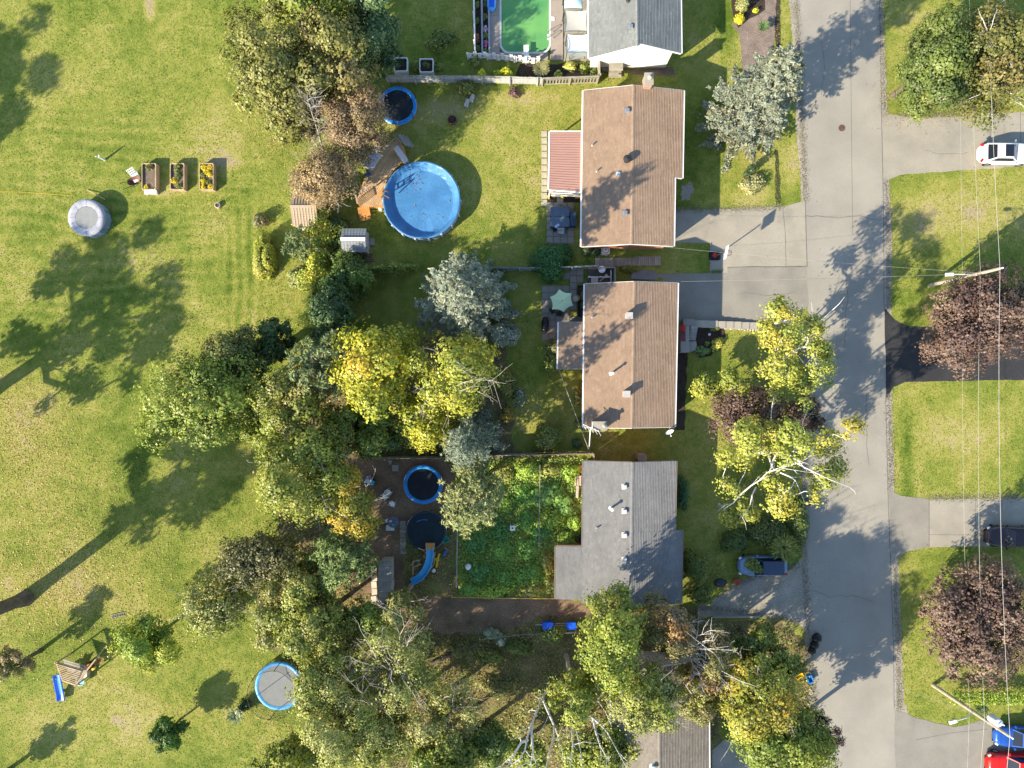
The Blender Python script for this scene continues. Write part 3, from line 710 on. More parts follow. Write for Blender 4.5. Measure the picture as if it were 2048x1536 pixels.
def crown_points(rng, c, rr, n, mind, zmin, lobes=5, lob=.35, inner=.25, hole=None):
    """clump centres spread through an uneven ellipsoid"""
    dirs = sph(rng, lobes); am = rng.uniform(-lob, lob, lobes)
    out = []; tries = 0
    while len(out) < n and tries < n*40:
        tries += 1
        u = sph(rng, 1)[0]
        f = 1 + np.sum(am*np.maximum(0, dirs@u)**2)
        rho = rng.uniform(inner**2, 1)**.5*f
        p = np.array(c) + u*rho*np.array(rr)
        if p[2] < zmin: continue
        if out and np.min(np.linalg.norm((np.array(out)-p), axis=1)) < mind*(.6+.4*rng.random()): continue
        out.append(p)
    return np.array(out)
def tubes_mesh(chains, o, sides=(7,4)):
    b = MB(o)
    for pts, rr in chains:
        n = sides[0] if max(rr) > .06 else sides[1]
        b.tube(pts, [max(.008, q) for q in rr[:-1]]+[max(.006, rr[-1]*.6)], n, cap=False)
    return b

def tree(name, label, px, py, zc, rx, ry=None, h=None, pal=None, seed=1, nclump=90, nleaf=110, leaf=.17, cr=None, trunk_r=.18, bark=None, group=None, lob=.35,
         inner=.25, base=None, cat='tree', cb=.25, sub=.45, flat=.75, jit=.17, mat=None, aspect=.62, up=.6, rz=None, spread=1.0, bare=0, barer=.032):
    """broadleaf tree; (px,py) photo pixel of the crown centre at height zc, rx/ry crown radii in photo pixels"""
    rng = np.random.default_rng(seed)
    c = np.array(G(px, py, zc)); rxm = PX(rx, zc); rym = PX(ry or rx, zc); h = h or zc*1.5
    rzm = rz or max(.6, h-zc)
    b0 = np.array(G(*base)) if base else np.array([c[0], c[1], 0.0])
    Rm = (rxm*rym)**.5; cr0 = cr
    nb = max(7, int(nclump*.34)); rb = (.31*Rm if not cr0 else cr0*.95)
    B = crown_points(rng, c, (max(.3, rxm*1.02-rb*.6), max(.3, rym*1.02-rb*.6), max(.4, rzm-rb*.3)), nb, rb*1.15, max(.4, zc-rzm*(1-cb)), lob=lob, inner=max(inner, .35))
    top = np.array([c[0], c[1], zc+rzm*.35])
    tw = []
    for p in B:                                   # every bough carries a few side limbs
        tw += [p] + [p + sph(rng, 1)[0]*rb*np.array([.6,.6,.35]) for _ in range(3)]
    ch = skeleton(b0, top, np.array(tw), trunk_r, rng)
    o = Vector(b0)
    t = thing(name, label, cat, o, group=group)
    tubes_mesh(ch, o).build('trunk', bark or BARK, t)
    k = len(B); total = nclump*nleaf*1.5
    bs = rng.uniform(.68, 1.25, k); bd = rng.uniform(.6, 1.35, k)*bs**2; bd /= bd.sum()
    nt_ = np.maximum(6, (bd*total/17).astype(int)); bi = np.repeat(np.arange(k), nt_); m = len(bi)
    d = sph(rng, m); d[:,2] = np.where(rng.random(m) < .72, np.abs(d[:,2]), d[:,2])
    rad = rng.uniform(.45, 1, m)**.5*(1+.10*rng.normal(size=m))
    tc_ = B[bi] + d*(rad*rb*bs[bi])[:,None]*np.array([1.12,1.12,.74])
    per = 17; ts = np.clip(.062*Rm, .11, .21)*rng.uniform(.6,1.4,m)
    P = np.repeat(tc_, per, 0) + rng.normal(size=(m*per,3))*np.repeat(ts, per)[:,None]*np.array([1,1,.75])
    bcol = palette_cols(rng, pal, k); tcol = bcol[bi]*.68 + palette_cols(rng, pal, m)*.32
    C = np.repeat(tcol, per, 0)*1.72
    lum = C.mean(1, keepdims=True); C = lum + (C-lum)*1.08
    C = C*(1+rng.normal(size=(len(C),1))*jit)
    bc = np.repeat(B[bi], per, 0); t2 = np.repeat(tc_, per, 0)
    Nn = unit(P-bc)*.95 + unit(P-t2)*.40 + unit(P-c)*.35 + np.array([0,0,up*.7]) + rng.normal(size=P.shape)*.36
    sz = leaf*1.02*np.repeat(bs[bi]**.5*rng.uniform(.8,1.2,m), per)*rng.uniform(.6,1.35,len(P))
    if bare:                                      # bare limbs breaking through the crown
        ex = []
        for _ in range(bare):
            a = rng.uniform(0, 2*math.pi); e = rng.uniform(.15, .75); st = np.array([c[0], c[1], zc-rzm*.2]) + rng.normal(size=3)*.3
            u = np.array([math.cos(a)*math.cos(e)*rxm, math.sin(a)*math.cos(e)*rym, math.sin(e)*rzm])
            f = [0, .3, .55, .8, rng.uniform(.98, 1.12)]; pts = [st + u*q + rng.normal(size=3)*.10*q*Rm*.35 + np.array([0,0,.10*rzm*math.sin(q*2.5)]) for q in f]
            ex.append((pts, [barer*1.5, barer*1.2, barer*.9, barer*.6, .010]))
            for q in (2, 3, 3, 4):
                d_ = (pts[q]-pts[q-1]); d_ = d_/np.linalg.norm(d_) + rng.normal(size=3)*.5; L_ = rng.uniform(.4, 1.1)*Rm*.22
                p1 = pts[q]+d_*L_; ex.append(([pts[q], pts[q]+d_*L_*.5+rng.normal(size=3)*.06, p1], [barer*.6, barer*.42, .008]))
                d2 = d_ + rng.normal(size=3)*.6; ex.append(([p1-d_*L_*.4, p1-d_*L_*.4+d2*L_*.6], [barer*.35, .007]))
        tubes_mesh(ex, o, (6,4)).build('bare_limb', PALEBARK if bark is None else bark, t)
    me = leaf_mesh('crown', P-np.array(o), Nn, sz, np.clip(C, .004, 1), mat or LEAF, aspect*1.4, rng=rng)
    link('crown', me, t); NLEAF[0] += len(P)
    return t
def spruce(name, label, px, py, h, r, pal, seed, group=None, droop=.12, dens=26, nl=.24, zb=.4, asp=.30, power=.75, step=.38, per=8, mat=None, cat='tree', topr=0.0, trunk_r=.16, tilt=None, jit=.16):
    """conifer: (px,py) foot of the trunk, r in metres at the skirt"""
    rng = np.random.default_rng(seed); o = G(px, py); t = thing(name, label, cat, o, group=group)
    bt = MB(); top = Vector((0,0,h))
    bt.tube([(0,0,0),(0,0,h*.5),(0,0,h)], [trunk_r*1.3, trunk_r*.7, .02], 7)
    P = []; T = []; C = []; Nn = []; SZ = []
    z = zb; a0 = 0
    cl = np.array([p[0] for p in pal]); wt = np.array([p[1] for p in pal], float); wt /= wt.sum()
    while z < h-.15:
        f = (z-zb)/(h-zb); L0 = r*max(.04, (1-f))**power + topr
        nb = max(4, int(per*(.55+.45*(1-f)))); a0 += rng.uniform(.3, 1.2)
        for k in range(nb):
            a = a0 + 2*math.pi*k/nb + rng.normal()*.3; L_ = L0*rng.uniform(.62, 1.12)
            d = np.array([math.cos(a), math.sin(a), 0]); zz = z + rng.normal()*.09
            el = (-droop + .45*f + rng.normal()*.05)
            end = d*L_ + np.array([0,0, zz + el*L_])
            st = np.array([0,0,zz])
            if L_ > .5: bt.tube([st, (st+end)/2+np.array([0,0,-.04*L_]), end], [.035+.01*L_*(1-f), .022, .008], 4, cap=False)
            m = max(5, int(.85*dens*L_*(1+.5*L_/r)))
            nt2 = max(3, int(L_*5)); tq = rng.uniform(.15, 1, nt2)**.7; ti = rng.integers(0, nt2, m); q = np.clip(tq[ti]+rng.normal(size=m)*.05, .05, 1.04); tz = rng.normal(size=nt2)*.10; tw = rng.uniform(-1,1,nt2)
            side = np.array([-d[1], d[0], 0]); sw = (tw[ti]*.40*np.minimum(1, L_)*(1.1-q*.7) + rng.normal(size=m)*.09)
            base = st + (end-st)*q[:,None]
            p = base + side*sw[:,None] + d*(np.abs(sw)*.35)[:,None]
            p[:,2] += -np.abs(sw)*.22 + tz[ti] + rng.normal(size=m)*.06 - .04*L_*np.sin(q*math.pi)
            tt = d*.6 + side*(sw*1.9)[:,None] + rng.normal(size=(m,3))*.55
            P.append(p); T.append(tt); SZ.append(nl*rng.uniform(.7,1.3,m))
            Nn.append(np.array([0,0,1.0]) + d*.35 + rng.normal(size=(m,3))*.45)
            bc = cl[rng.choice(len(pal), p=wt)]; C.append(np.tile(bc, (m,1))*.55 + cl[rng.choice(len(pal), m, p=wt)]*.45)
        z += step*rng.uniform(.8,1.2)*(1-.35*f)
    P = np.concatenate(P); T = np.concatenate(T); C = np.concatenate(C); Nn = np.concatenate(Nn); SZ = np.concatenate(SZ)
    if tilt: 
        P[:,0] += tilt[0]*P[:,2]; P[:,1] += tilt[1]*P[:,2]; bt.v = [(x+tilt[0]*z_, y+tilt[1]*z_, z_) for x, y, z_ in bt.v]
    C = C*(1+rng.normal(size=(len(C),1))*jit)
    bt.build('trunk', BARK, t)
    link('crown', leaf_mesh('crown', P, Nn, SZ, np.clip(C,.004,1), mat or NEEDLE, asp, T, rng), t); NLEAF[0] += len(P)
    return t
def pine(name, label, px, py, zc, rx, ry, h, pal, seed, nclump=80, nn=70, nl=.34, trunk_r=.18, bark=None, group=None, inner=.2, cr=.5, lob=.35, jit=.18, base=None, up=.35):
    """soft needled pine: every clump is a starburst of needles at a branch end"""
    rng = np.random.default_rng(seed); c = np.array(G(px, py, zc)); rzm = max(.8, h-zc)
    rr = (max(.3, PX(rx, zc)-nl*.6), max(.3, PX(ry, zc)-nl*.6), rzm)
    b0 = np.array(G(*base)) if base else np.array([c[0], c[1], 0])
    cl = crown_points(rng, c, rr, nclump, cr*.7, max(.3, zc-rzm*.9), lob=lob, inner=inner)
    o = Vector(b0); t = thing(name, label, 'tree', o, group=group)
    tubes_mesh(skeleton(b0, [c[0], c[1], zc+rzm*.8], cl, trunk_r, rng, up=-.1), o).build('trunk', bark or BARK, t)
    k = len(cl); ns = 5
    out = unit(cl - np.array([c[0], c[1], zc-rzm*.6]))
    tips = np.repeat(cl, ns, 0) + (np.repeat(out, ns, 0)*.3 + sph(rng, k*ns))*cr*.75*np.array([1,1,.6])
    per = max(4, nn//ns)
    dirn = unit(sph(rng, k*ns*per) + np.repeat(np.repeat(out, ns, 0), per, 0)*.7 + np.array([0,0,.25]))
    ln = nl*rng.uniform(.6, 1.25, len(dirn))
    P = np.repeat(tips, per, 0) + dirn*ln[:,None]*.5
    col = palette_cols(rng, pal, k); C = 1.3*np.repeat(np.repeat(col, ns, 0)*.75 + palette_cols(rng, pal, k*ns)*.25, per, 0)
    C = C*(1+rng.normal(size=(len(C),1))*jit)
    Nn = np.array([0,0,up]) + rng.normal(size=P.shape)*.6 + (P-np.repeat(tips, per, 0))*.5 + np.repeat(np.repeat(out, ns, 0), per, 0)*.6
    link('crown', leaf_mesh('crown', P-b0, Nn, ln, np.clip(C,.004,1), NEEDLE, .24, dirn, rng), t); NLEAF[0] += len(P)
    return t
def shrub(name, label, px, py, rx, ry, h, pal, seed, n=1500, leaf=.12, cat='shrub', group=None, stem=True, shape=.5, aspect=.6, jit=.22, lumps=12, mat=None, up=.5, rot=0.0):
    """bush on the ground: leaves over an uneven dome; (px,py) at ground, radii px"""
    rng = np.random.default_rng(seed); o = G(px, py); t = thing(name, label, cat, o, group=group)
    a, b_ = PX(rx), PX(ry)
    u = sph(rng, lumps); u[:,2] = np.abs(u[:,2]); lc = u*rng.uniform(.35,.72,(lumps,1)); lr = rng.uniform(.34,.55,lumps)
    n = int(n*1.5); leaf *= 1.1; aspect *= 1.3
    i = rng.integers(0, lumps, n); d = sph(rng, n)
    q = lc[i] + d*(lr[i]*rng.uniform(.45,1,n)**.5)[:,None]
    keep = q[:,2] > .02; q = q[keep]; d = d[keep]; i = i[keep]
    P = np.empty_like(q); cr_, sr_ = math.cos(rot), math.sin(rot)
    X_, Y_ = q[:,0]*a, q[:,1]*b_; P[:,0] = X_*cr_ - Y_*sr_; P[:,1] = X_*sr_ + Y_*cr_; P[:,2] = q[:,2]*h
    lc_c = palette_cols(rng, pal, lumps); C = 1.4*(lc_c[i]*.6 + palette_cols(rng, pal, len(P))*.4)
    C = C*(1+rng.normal(size=(len(C),1))*jit)
    Nn = d + unit(q)*.5 + np.array([0,0,up]) + rng.normal(size=P.shape)*.34
    if stem:
        m = MB()
        for k in range(min(lumps, 7)):
            e = Vector((lc[k][0]*a, lc[k][1]*b_, lc[k][2]*h)); m.tube([(0,0,0), e*.5+Vector((0,0,.05)), e], [.03, .02, .01], 4, cap=False)
        m.build('stem', BARK, t)
    link('foliage', leaf_mesh('foliage', P, Nn, leaf*rng.uniform(.65,1.3,len(P)), np.clip(C,.004,1), mat or LEAF, aspect, rng=rng), t); NLEAF[0] += len(P)
    return t
def spiky(name, label, px, py, r, h, pal, seed, n=140, cat='plant', group=None, wd=.05):
    """fountain grass: arching blades from one point"""
    rng = np.random.default_rng(seed); o = G(px, py); t = thing(name, label, cat, o, group=group); R_ = PX(r)
    Ps=[];Ts=[];Ns=[];Cs=[];Ss=[]
    cols = palette_cols(rng, pal, n)
    for k in range(n):
        a = rng.uniform(0, 2*math.pi); L_ = R_*rng.uniform(.55,1); d = np.array([math.cos(a), math.sin(a), 0])
        pts = [d*L_*f + np.array([0,0,h*(1-(1-f*1.25)**2)*rng.uniform(.85,1.1)]) for f in (.05,.35,.65,1.0)]
        for p, q in zip(pts, pts[1:]):
            Ps.append((p+q)/2); Ts.append(q-p); Ns.append(np.array([0,0,1])+d*-.3+rng.normal(size=3)*.2); Cs.append(cols[k]); Ss.append(np.linalg.norm(q-p)*1.15)
    Ss = np.array(Ss)
    link('blades', leaf_mesh('blades', np.array(Ps), np.array(Ns), Ss, np.clip(np.array(Cs)*(1+rng.normal(size=(len(Cs),1))*.15),.004,1), LEAF, wd/np.mean(Ss)*2, np.array(Ts), rng), t, 'stuff')
    return t

# palettes (leaf albedo)
OLIVE = [((.118,.118,.034),3),((.150,.142,.048),2),((.078,.084,.022),2),((.15,.115,.052),.7)]
OLIVEG = [((.122,.142,.028),3),((.162,.176,.038),2),((.080,.100,.019),2),((.185,.165,.04),.6)]
BROWNL = [((.150,.108,.062),3),((.118,.085,.05),2),((.185,.138,.08),2),((.105,.085,.042),1),((.20,.11,.04),.4)]
GREEN = [((.085,.122,.024),3),((.125,.155,.033),2),((.055,.085,.019),2)]
DKGREEN = [((.036,.062,.020),3),((.056,.085,.025),2),((.026,.046,.016),2)]
TEALG = [((.052,.085,.034),3),((.082,.118,.045),2),((.036,.062,.026),1)]
BRIGHT = [((.135,.165,.030),3),((.17,.187,.036),2),((.092,.125,.024),2)]
YGREEN = [((.175,.19,.040),3),((.215,.215,.046),2),((.125,.15,.034),2),((.23,.185,.035),.5)]
YELLOW = [((.215,.21,.030),3),((.25,.235,.032),2.5),((.155,.175,.032),2),((.30,.21,.035),.35),((.11,.14,.03),1)]
GOLD = [((.26,.20,.035),3),((.28,.175,.030),1.2),((.195,.17,.036),2),((.14,.14,.038),1)]
PURPLE = [((.078,.052,.040),3),((.108,.074,.055),2),((.050,.031,.028),2),((.135,.094,.066),1)]
BLUESPR = [((.24,.268,.185),3),((.30,.325,.23),2),((.14,.17,.115),2),((.22,.225,.12),1)]
BLUESPR2 = [((.225,.252,.175),3),((.28,.302,.22),2),((.135,.162,.11),2),((.24,.22,.11),1.2)]
PINEG = [((.115,.155,.055),3),((.155,.19,.070),2),((.075,.11,.045),2)]
PINEL = [((.20,.215,.075),3),((.25,.26,.10),2),((.14,.165,.06),2)]
PALEOL = [((.172,.178,.060),3),((.21,.205,.078),2),((.12,.132,.042),2)]
VINE = [((.215,.235,.030),3),((.27,.265,.035),2),((.15,.185,.03),2),((.27,.18,.06),.6)]
# ------------------------------------------------------------------ trees
WG = 'trees along the back of the yards'
# upper left mass
tree('maple_tree','big olive green tree on the lawn edge, west of the small netted trampoline',570,150,7.0,96,112,11.0,OLIVE,11,120,130,.18,group=WG,trunk_r=.26)
tree('maple_tree','olive tree with a brown tinge nearest the white board fence',676,108,7.0,82,92,11.0,OLIVE+[((.20,.14,.07),1)],12,95,125,.18,group=WG,trunk_r=.22)
tree('maple_tree','olive tree cut by the top edge above the left lawn',620,8,7.5,92,70,11.5,OLIVEG,13,90,120,.18,group=WG,trunk_r=.24)
tree('ash_tree','dark teal green tree north of the two white raised planters',740,50,6.0,58,88,10.0,TEALG,14,85,125,.17,group=WG)
tree('ash_tree','small dark green tree between the olive tree and the dry brown tree',640,178,4.0,44,40,7.0,GREEN,141,30,100,.17,group=WG)
tree('maple_tree','dry brown tree overhanging the blue trampoline and the pool deck',708,258,5.5,74,64,8.5,BROWNL,15,110,130,.12,group='dry brown trees by the pool deck',inner=.1,bare=6)
tree('maple_tree','dry brown tree overhanging the tan shed roof',652,352,5.0,74,62,8.0,BROWNL+[((.26,.19,.09),2)],16,110,130,.115,group='dry brown trees by the pool deck',inner=.1,bare=6)
tree('maple_tree','brown and orange tinged tree west of the dead twiggy tree',585,225,5.5,62,46,8.5,OLIVE+BROWNL,17,60,120,.16,group='dry brown trees by the pool deck')
# dead bare tree with a fan of pale twigs
def bare_tree(name, label, base, tip, h, spread, seed, mat, n=70, tr=.09, group=None, cat='tree', low=.15):
    rng = np.random.default_rng(seed); b0 = G(*base); tp = G(tip[0], tip[1], h); o = b0
    t = thing(name, label, cat, o, group=group)
    cl = []
    ax = np.array(tp-b0)
    for i in range(n):
        f = rng.uniform(low, 1); a = rng.uniform(0, 2*math.pi); rr = spread*(1-f*.75)*rng.uniform(.35,1)
        cl.append(np.array(b0) + ax*f + np.array([math.cos(a)*rr, math.sin(a)*rr, rng.uniform(-.2,.5)*rr]))
    ch = skeleton(b0, tp, np.array(cl), tr, rng, up=.2, wob=.1)
    extra = []
    for pts, rr in ch:
        e = np.array(pts[-1]); d = e-np.array(pts[-2]); d /= max(1e-6, np.linalg.norm(d))
        for _ in range(4):
            q = np.array(pts[-2]) + (e-np.array(pts[-2]))*rng.uniform(.2,1); dd = d + rng.normal(size=3)*.45
            extra.append(([q, q+dd*rng.uniform(.25,.7)], [.012,.006]))
    tubes_mesh(ch, o, (7,4)).build('trunk', mat, t); tubes_mesh(extra, o, (4,3)).build('twigs', mat, t, kind='stuff')
    return t
bare_tree('dead_tree','dead tree with a fan of pale bare twigs south of the brown trees',(652,318),(612,185),10.5,2.1,21,PALEBARK,230,.08,low=.08)
# spruces
spruce('blue_spruce','silver blue spruce in the middle of the yards beside the green pickets',938,612,14.2,4.35,BLUESPR,31,'blue spruces',dens=34,per=10,power=.62,nl=.30,asp=.36)
spruce('blue_spruce','big silver blue spruce on the verge whose shadow crosses the road',1470,250,12.8,3.7,BLUESPR2,32,'blue spruces',dens=36,per=10,power=.55,nl=.30,asp=.36)
spruce('blue_spruce','bluish spruce at the edge of the trampoline yard, north of the pale pine',945,872,14.0,3.0,[((.15,.185,.12),3),((.20,.23,.15),2),((.11,.14,.085),2)],33,'blue spruces',dens=32,nl=.28,asp=.34)
pine('pine_tree','pale yellow green pine leaning over both round trampolines',945,985,6.0,62,72,9.5,PINEL,34,110,80,.36,cr=.55)
shrub('spruce_shrub','small bluish conifer at the foot of the middle spruce',1008,668,34,34,2.0,BLUESPR,35,2200,.14)
# yellow maples
YG = 'yellow maples behind the patio house'
tree('maple_tree','brightest yellow maple, westmost of the yellow pair',770,735,7.5,76,82,11.5,YELLOW,41,110,130,.19,group=YG,trunk_r=.22)
tree('maple_tree','yellow green maple with bare grey limbs showing near the blue spruce',915,762,8.0,92,86,12.0,YELLOW+YGREEN,42,90,125,.18,group=YG,trunk_r=.22,bark=PALEBARK,bare=8)
tree('maple_tree','lower yellow maple above the dark trampoline fence',858,850,5.0,66,66,7.5,YELLOW,43,75,125,.18,group=YG)
# wood in the middle left
tree('ash_tree','tall dark green tree with bright lower left flank on the open field',435,790,7.0,96,112,11.0,BRIGHT+OLIVEG+GREEN,51,120,130,.17,group=WG,trunk_r=.22)
tree('ash_tree','dark green tree at the north corner of the wood, with brown top',470,712,6.5,78,62,9.5,DKGREEN+OLIVE,52,75,125,.17,group=WG)
pine('pine_tree','teal green pine just west of the bright yellow maple',655,728,6.5,62,66,11.0,[((.135,.165,.060),3),((.17,.195,.075),2),((.08,.11,.04),2)],53,95,80,.36,group=WG)
tree('ash_tree','olive grey tree in the thick of the wood below the teal pine',590,800,6.5,70,72,9.5,OLIVE+OLIVEG,54,80,125,.16,group=WG)
tree('ash_tree','green tree left of the lower yellow maple',710,845,6.0,64,56,9.0,OLIVEG+GREEN,55,65,120,.17,group=WG)
tree('ash_tree','large olive green tree beside the seesaw of pale boards, with orange tips',620,945,7.0,94,92,11.0,OLIVEG+[((.26,.21,.05),.8)],56,120,130,.17,group=WG,trunk_r=.24,bark=PALEBARK,bare=7)
tree('ash_tree','thin olive tree with bare white limb near the white garden chairs',705,1010,6.5,58,72,9.5,OLIVEG+GOLD,57,55,110,.16,group=WG,bark=PALEBARK,inner=.4,bare=6)
pine('pine_tree','bright green pine above the tin roofed lean-to',685,1118,6.0,64,64,9.5,[((.14,.185,.05),3),((.18,.225,.065),2),((.09,.135,.04),2)],58,100,80,.34,group=WG)
tree('ash_tree','dark brownish green tree on the field side of the wood',515,1125,6.0,86,66,9.0,[((.085,.080,.035),3),((.125,.115,.05),2),((.055,.058,.024),2),((.15,.16,.05),1)],59,90,125,.15,group=WG)
tree('willow_tree','pale feathery tree leaning out over the lawn above the swing set',428,1205,5.5,80,66,8.0,PALEOL+OLIVEG,60,80,110,.15,group=WG,bark=PALEBARK,inner=.3,bare=8)
tree('maple_tree','young yellow green tree right of the timber playset',288,1288,3.6,66,56,5.6,[((.10,.15,.03),3),((.21,.225,.035),3),((.13,.18,.03),2)],61,70,120,.15,trunk_r=.12)
tree('ash_tree','dark green tree between the wood and the vine hedge',665,640,4.5,44,70,7.0,DKGREEN+TEALG,62,60,125,.16,group=WG)
tree('ash_tree','green bushy tree beside the vine hedge, south of the grey playhouse',695,560,2.6,46,58,4.2,DKGREEN+GREEN,63,70,125,.16,group=WG)
tree('ash_tree','dark tree in the notch north of the dark green field tree',545,680,5.0,50,40,7.5,DKGREEN,64,45,120,.16,group=WG)
# bottom wood
tree('oak_tree','olive tree right beside the blue ringed trampoline with the grey mat',655,1345,6.5,72,80,10.0,OLIVEG+PALEOL,71,100,125,.16,group=WG)
tree('oak_tree','olive tree south of the tin roofed lean-to',640,1255,6.5,84,64,9.5,OLIVE+OLIVEG,72,95,125,.16,group=WG)
tree('oak_tree','sparse grey green tree with a spray of bare branches in the lower wood',790,1330,7.0,82,92,10.5,OLIVEG+PALEOL,73,60,100,.15,group=WG,bark=PALEBARK,inner=.55,bare=14)
tree('oak_tree','thin pale tree shading the dirt track end',800,1215,6.0,50,46,8.5,PALEOL+OLIVE,74,40,100,.14,group=WG,bark=PALEBARK,bare=5)
tree('oak_tree','pale olive tree under the lower wood edge, west side',690,1450,6.5,78,72,10.0,PALEOL+OLIVEG,75,95,120,.15,group=WG,bare=6)
tree('oak_tree','yellow green tree cut by the bottom edge, left of the wood',585,1515,4.5,80,50,7.0,YGREEN+OLIVEG,76,80,120,.16,group=WG)
tree('oak_tree','feathery grey green tree over the shady clearing at the bottom',900,1425,5.0,66,76,7.5,PALEOL+OLIVEG,77,52,110,.14,group=WG,bark=PALEBARK,inner=.4,bare=8)
tree('oak_tree','green tree cut by the bottom edge below the clearing',880,1530,6.0,70,50,9.0,GREEN+OLIVEG,78,60,120,.16,group=WG)
tree('oak_tree','dark green bushy tree at the bottom, left of the white birches',970,1490,4.0,64,50,6.0,DKGREEN+GREEN,79,60,120,.16,group=WG)
tree('maple_tree','bright green maple beside the blue water barrels',1224,1288,9.0,60,106,14.0,BRIGHT+OLIVEG,81,120,130,.17,trunk_r=.24,bark=PALEBARK)
tree('maple_tree','olive maple reaching over the bottom house roof',1290,1395,8.5,84,62,12.5,OLIVEG+PALEOL,82,90,120,.15,bark=PALEBARK,bare=6)
tree('maple_tree','dry brown tree above the bottom house, right of the green maple',1335,1255,6.5,56,62,9.5,BROWNL+OLIVE,83,70,115,.14,bark=PALEBARK,inner=.35,bare=6)
tree('maple_tree','dry brown tree with a bare white fan of limbs by the hedge',1425,1312,6.5,48,60,9.5,BROWNL+OLIVE,84,65,115,.14,bark=WHITEBARK,inner=.35,bare=14)
tree('maple_tree','yellow and green tree on the lot right of the bottom house',1500,1385,6.5,88,92,10.0,YGREEN+GOLD+OLIVEG,85,120,125,.16,bark=PALEBARK,trunk_r=.22,bare=7)
tree('maple_tree','dark green tree beside the road near the black bags',1520,1298,4.5,56,42,7.5,DKGREEN+OLIVEG,86,65,120,.16)
tree('maple_tree','large green tree in the lower right wood cut by the bottom edge',1560,1485,6.5,112,66,9.5,GREEN+OLIVEG,87,125,130,.17,trunk_r=.22)
tree('plum_tree','small dark purple tree at the roadside in the bottom wood',1650,1462,3.5,30,34,5.5,[((.028,.014,.02),3),((.05,.022,.03),2)],88,35,110,.13)
tree('oak_tree','olive tree filling the wood between the brown field tree and the tin lean-to',600,1165,5.5,62,60,8.5,OLIVE+OLIVEG,171,70,120,.15,group=WG)
tree('oak_tree','pale olive tree on the field side above the grey matted trampoline',560,1255,5.0,62,52,7.5,PALEOL+OLIVEG,172,60,115,.15,group=WG)
tree('oak_tree','green brown tree between the lower wood and the dirt track',735,1240,5.0,50,50,8.0,OLIVEG+GREEN,173,55,115,.15,group=WG)
tree('oak_tree','olive tree at the very bottom left of the clearing',770,1480,6.0,70,66,9.0,OLIVEG+PALEOL,174,75,115,.15,group=WG)
tree('ash_tree','green tree between the field tree and the olive grey tree',540,850,5.5,64,66,8.5,OLIVEG+BRIGHT,175,75,120,.16,group=WG)
tree('ash_tree','dark green tree in the shade behind the lower yellow maple',760,880,4.5,58,44,6.5,DKGREEN+GREEN,176,55,115,.15,group=WG)
tree('ash_tree','olive tree over the north end of the dirt yard',655,880,6.5,60,50,9.5,OLIVEG+PALEOL,177,55,110,.15,group=WG,bark=PALEBARK,inner=.35)
tree('oak_tree','brownish olive tree above the bottom house chimney side',1385,1390,6.0,44,52,9.0,BROWNL+OLIVEG,178,50,110,.14,bark=PALEBARK)
tree('maple_tree','olive tree between the green maple and the white birches',1150,1400,8.5,50,50,12.5,OLIVEG+YGREEN,179,50,110,.15,bark=PALEBARK)
# white birches leaning at the bottom
def birch_bare(label, base, tips, h, seed, pal):
    rng = np.random.default_rng(seed); b0 = G(*base); t = thing('birch_tree', label, 'tree', b0, group='bare limbed white birches')
    ch = []; P = []; C = []
    for (tx, ty, th) in tips:
        e = G(tx, ty, th); n = 8; pts = []
        for i in range(n+1):
            f = i/n; p = np.array(b0.lerp(e, f)); p[:2] += rng.normal(size=2)*.12*f; p[2] += .9*math.sin(math.pi*f)*.5; pts.append(p)
        ch.append((pts, [.15*(1-i/n*.8) for i in range(n+1)]))
        for i in range(3, n+1):
            for _ in range(1 if i < 6 else 2):
                d = sph(rng, 1)[0]*.8 + (pts[i]-pts[i-1])*.5; d[2] += .3
                L_ = rng.uniform(.8,2.0)*(1.15-i/n*.5); q = pts[i] + d*L_*.5 + rng.normal(size=3)*.1; q2 = pts[i] + d*L_
                ch.append(([pts[i], q, q2], [.024, .016, .008]))
                if rng.random() < .75:
                    m = 34; P.append(q2 + rng.normal(size=(m,3))*.34); C.append(palette_cols(rng, pal, m))
    tubes_mesh(ch, b0, (7,5)).build('trunk', WHITEBARK, t)
    P = np.concatenate(P); C = np.concatenate(C); C *= 1+rng.normal(size=(len(C),1))*.2
    link('crown', leaf_mesh('crown', P-np.array(b0), np.array([0,0,.8])+rng.normal(size=P.shape)*.7, .13*rng.uniform(.7,1.3,len(P)), np.clip(C,.004,1), LEAF, .65, rng=rng), t); NLEAF[0] += len(P)
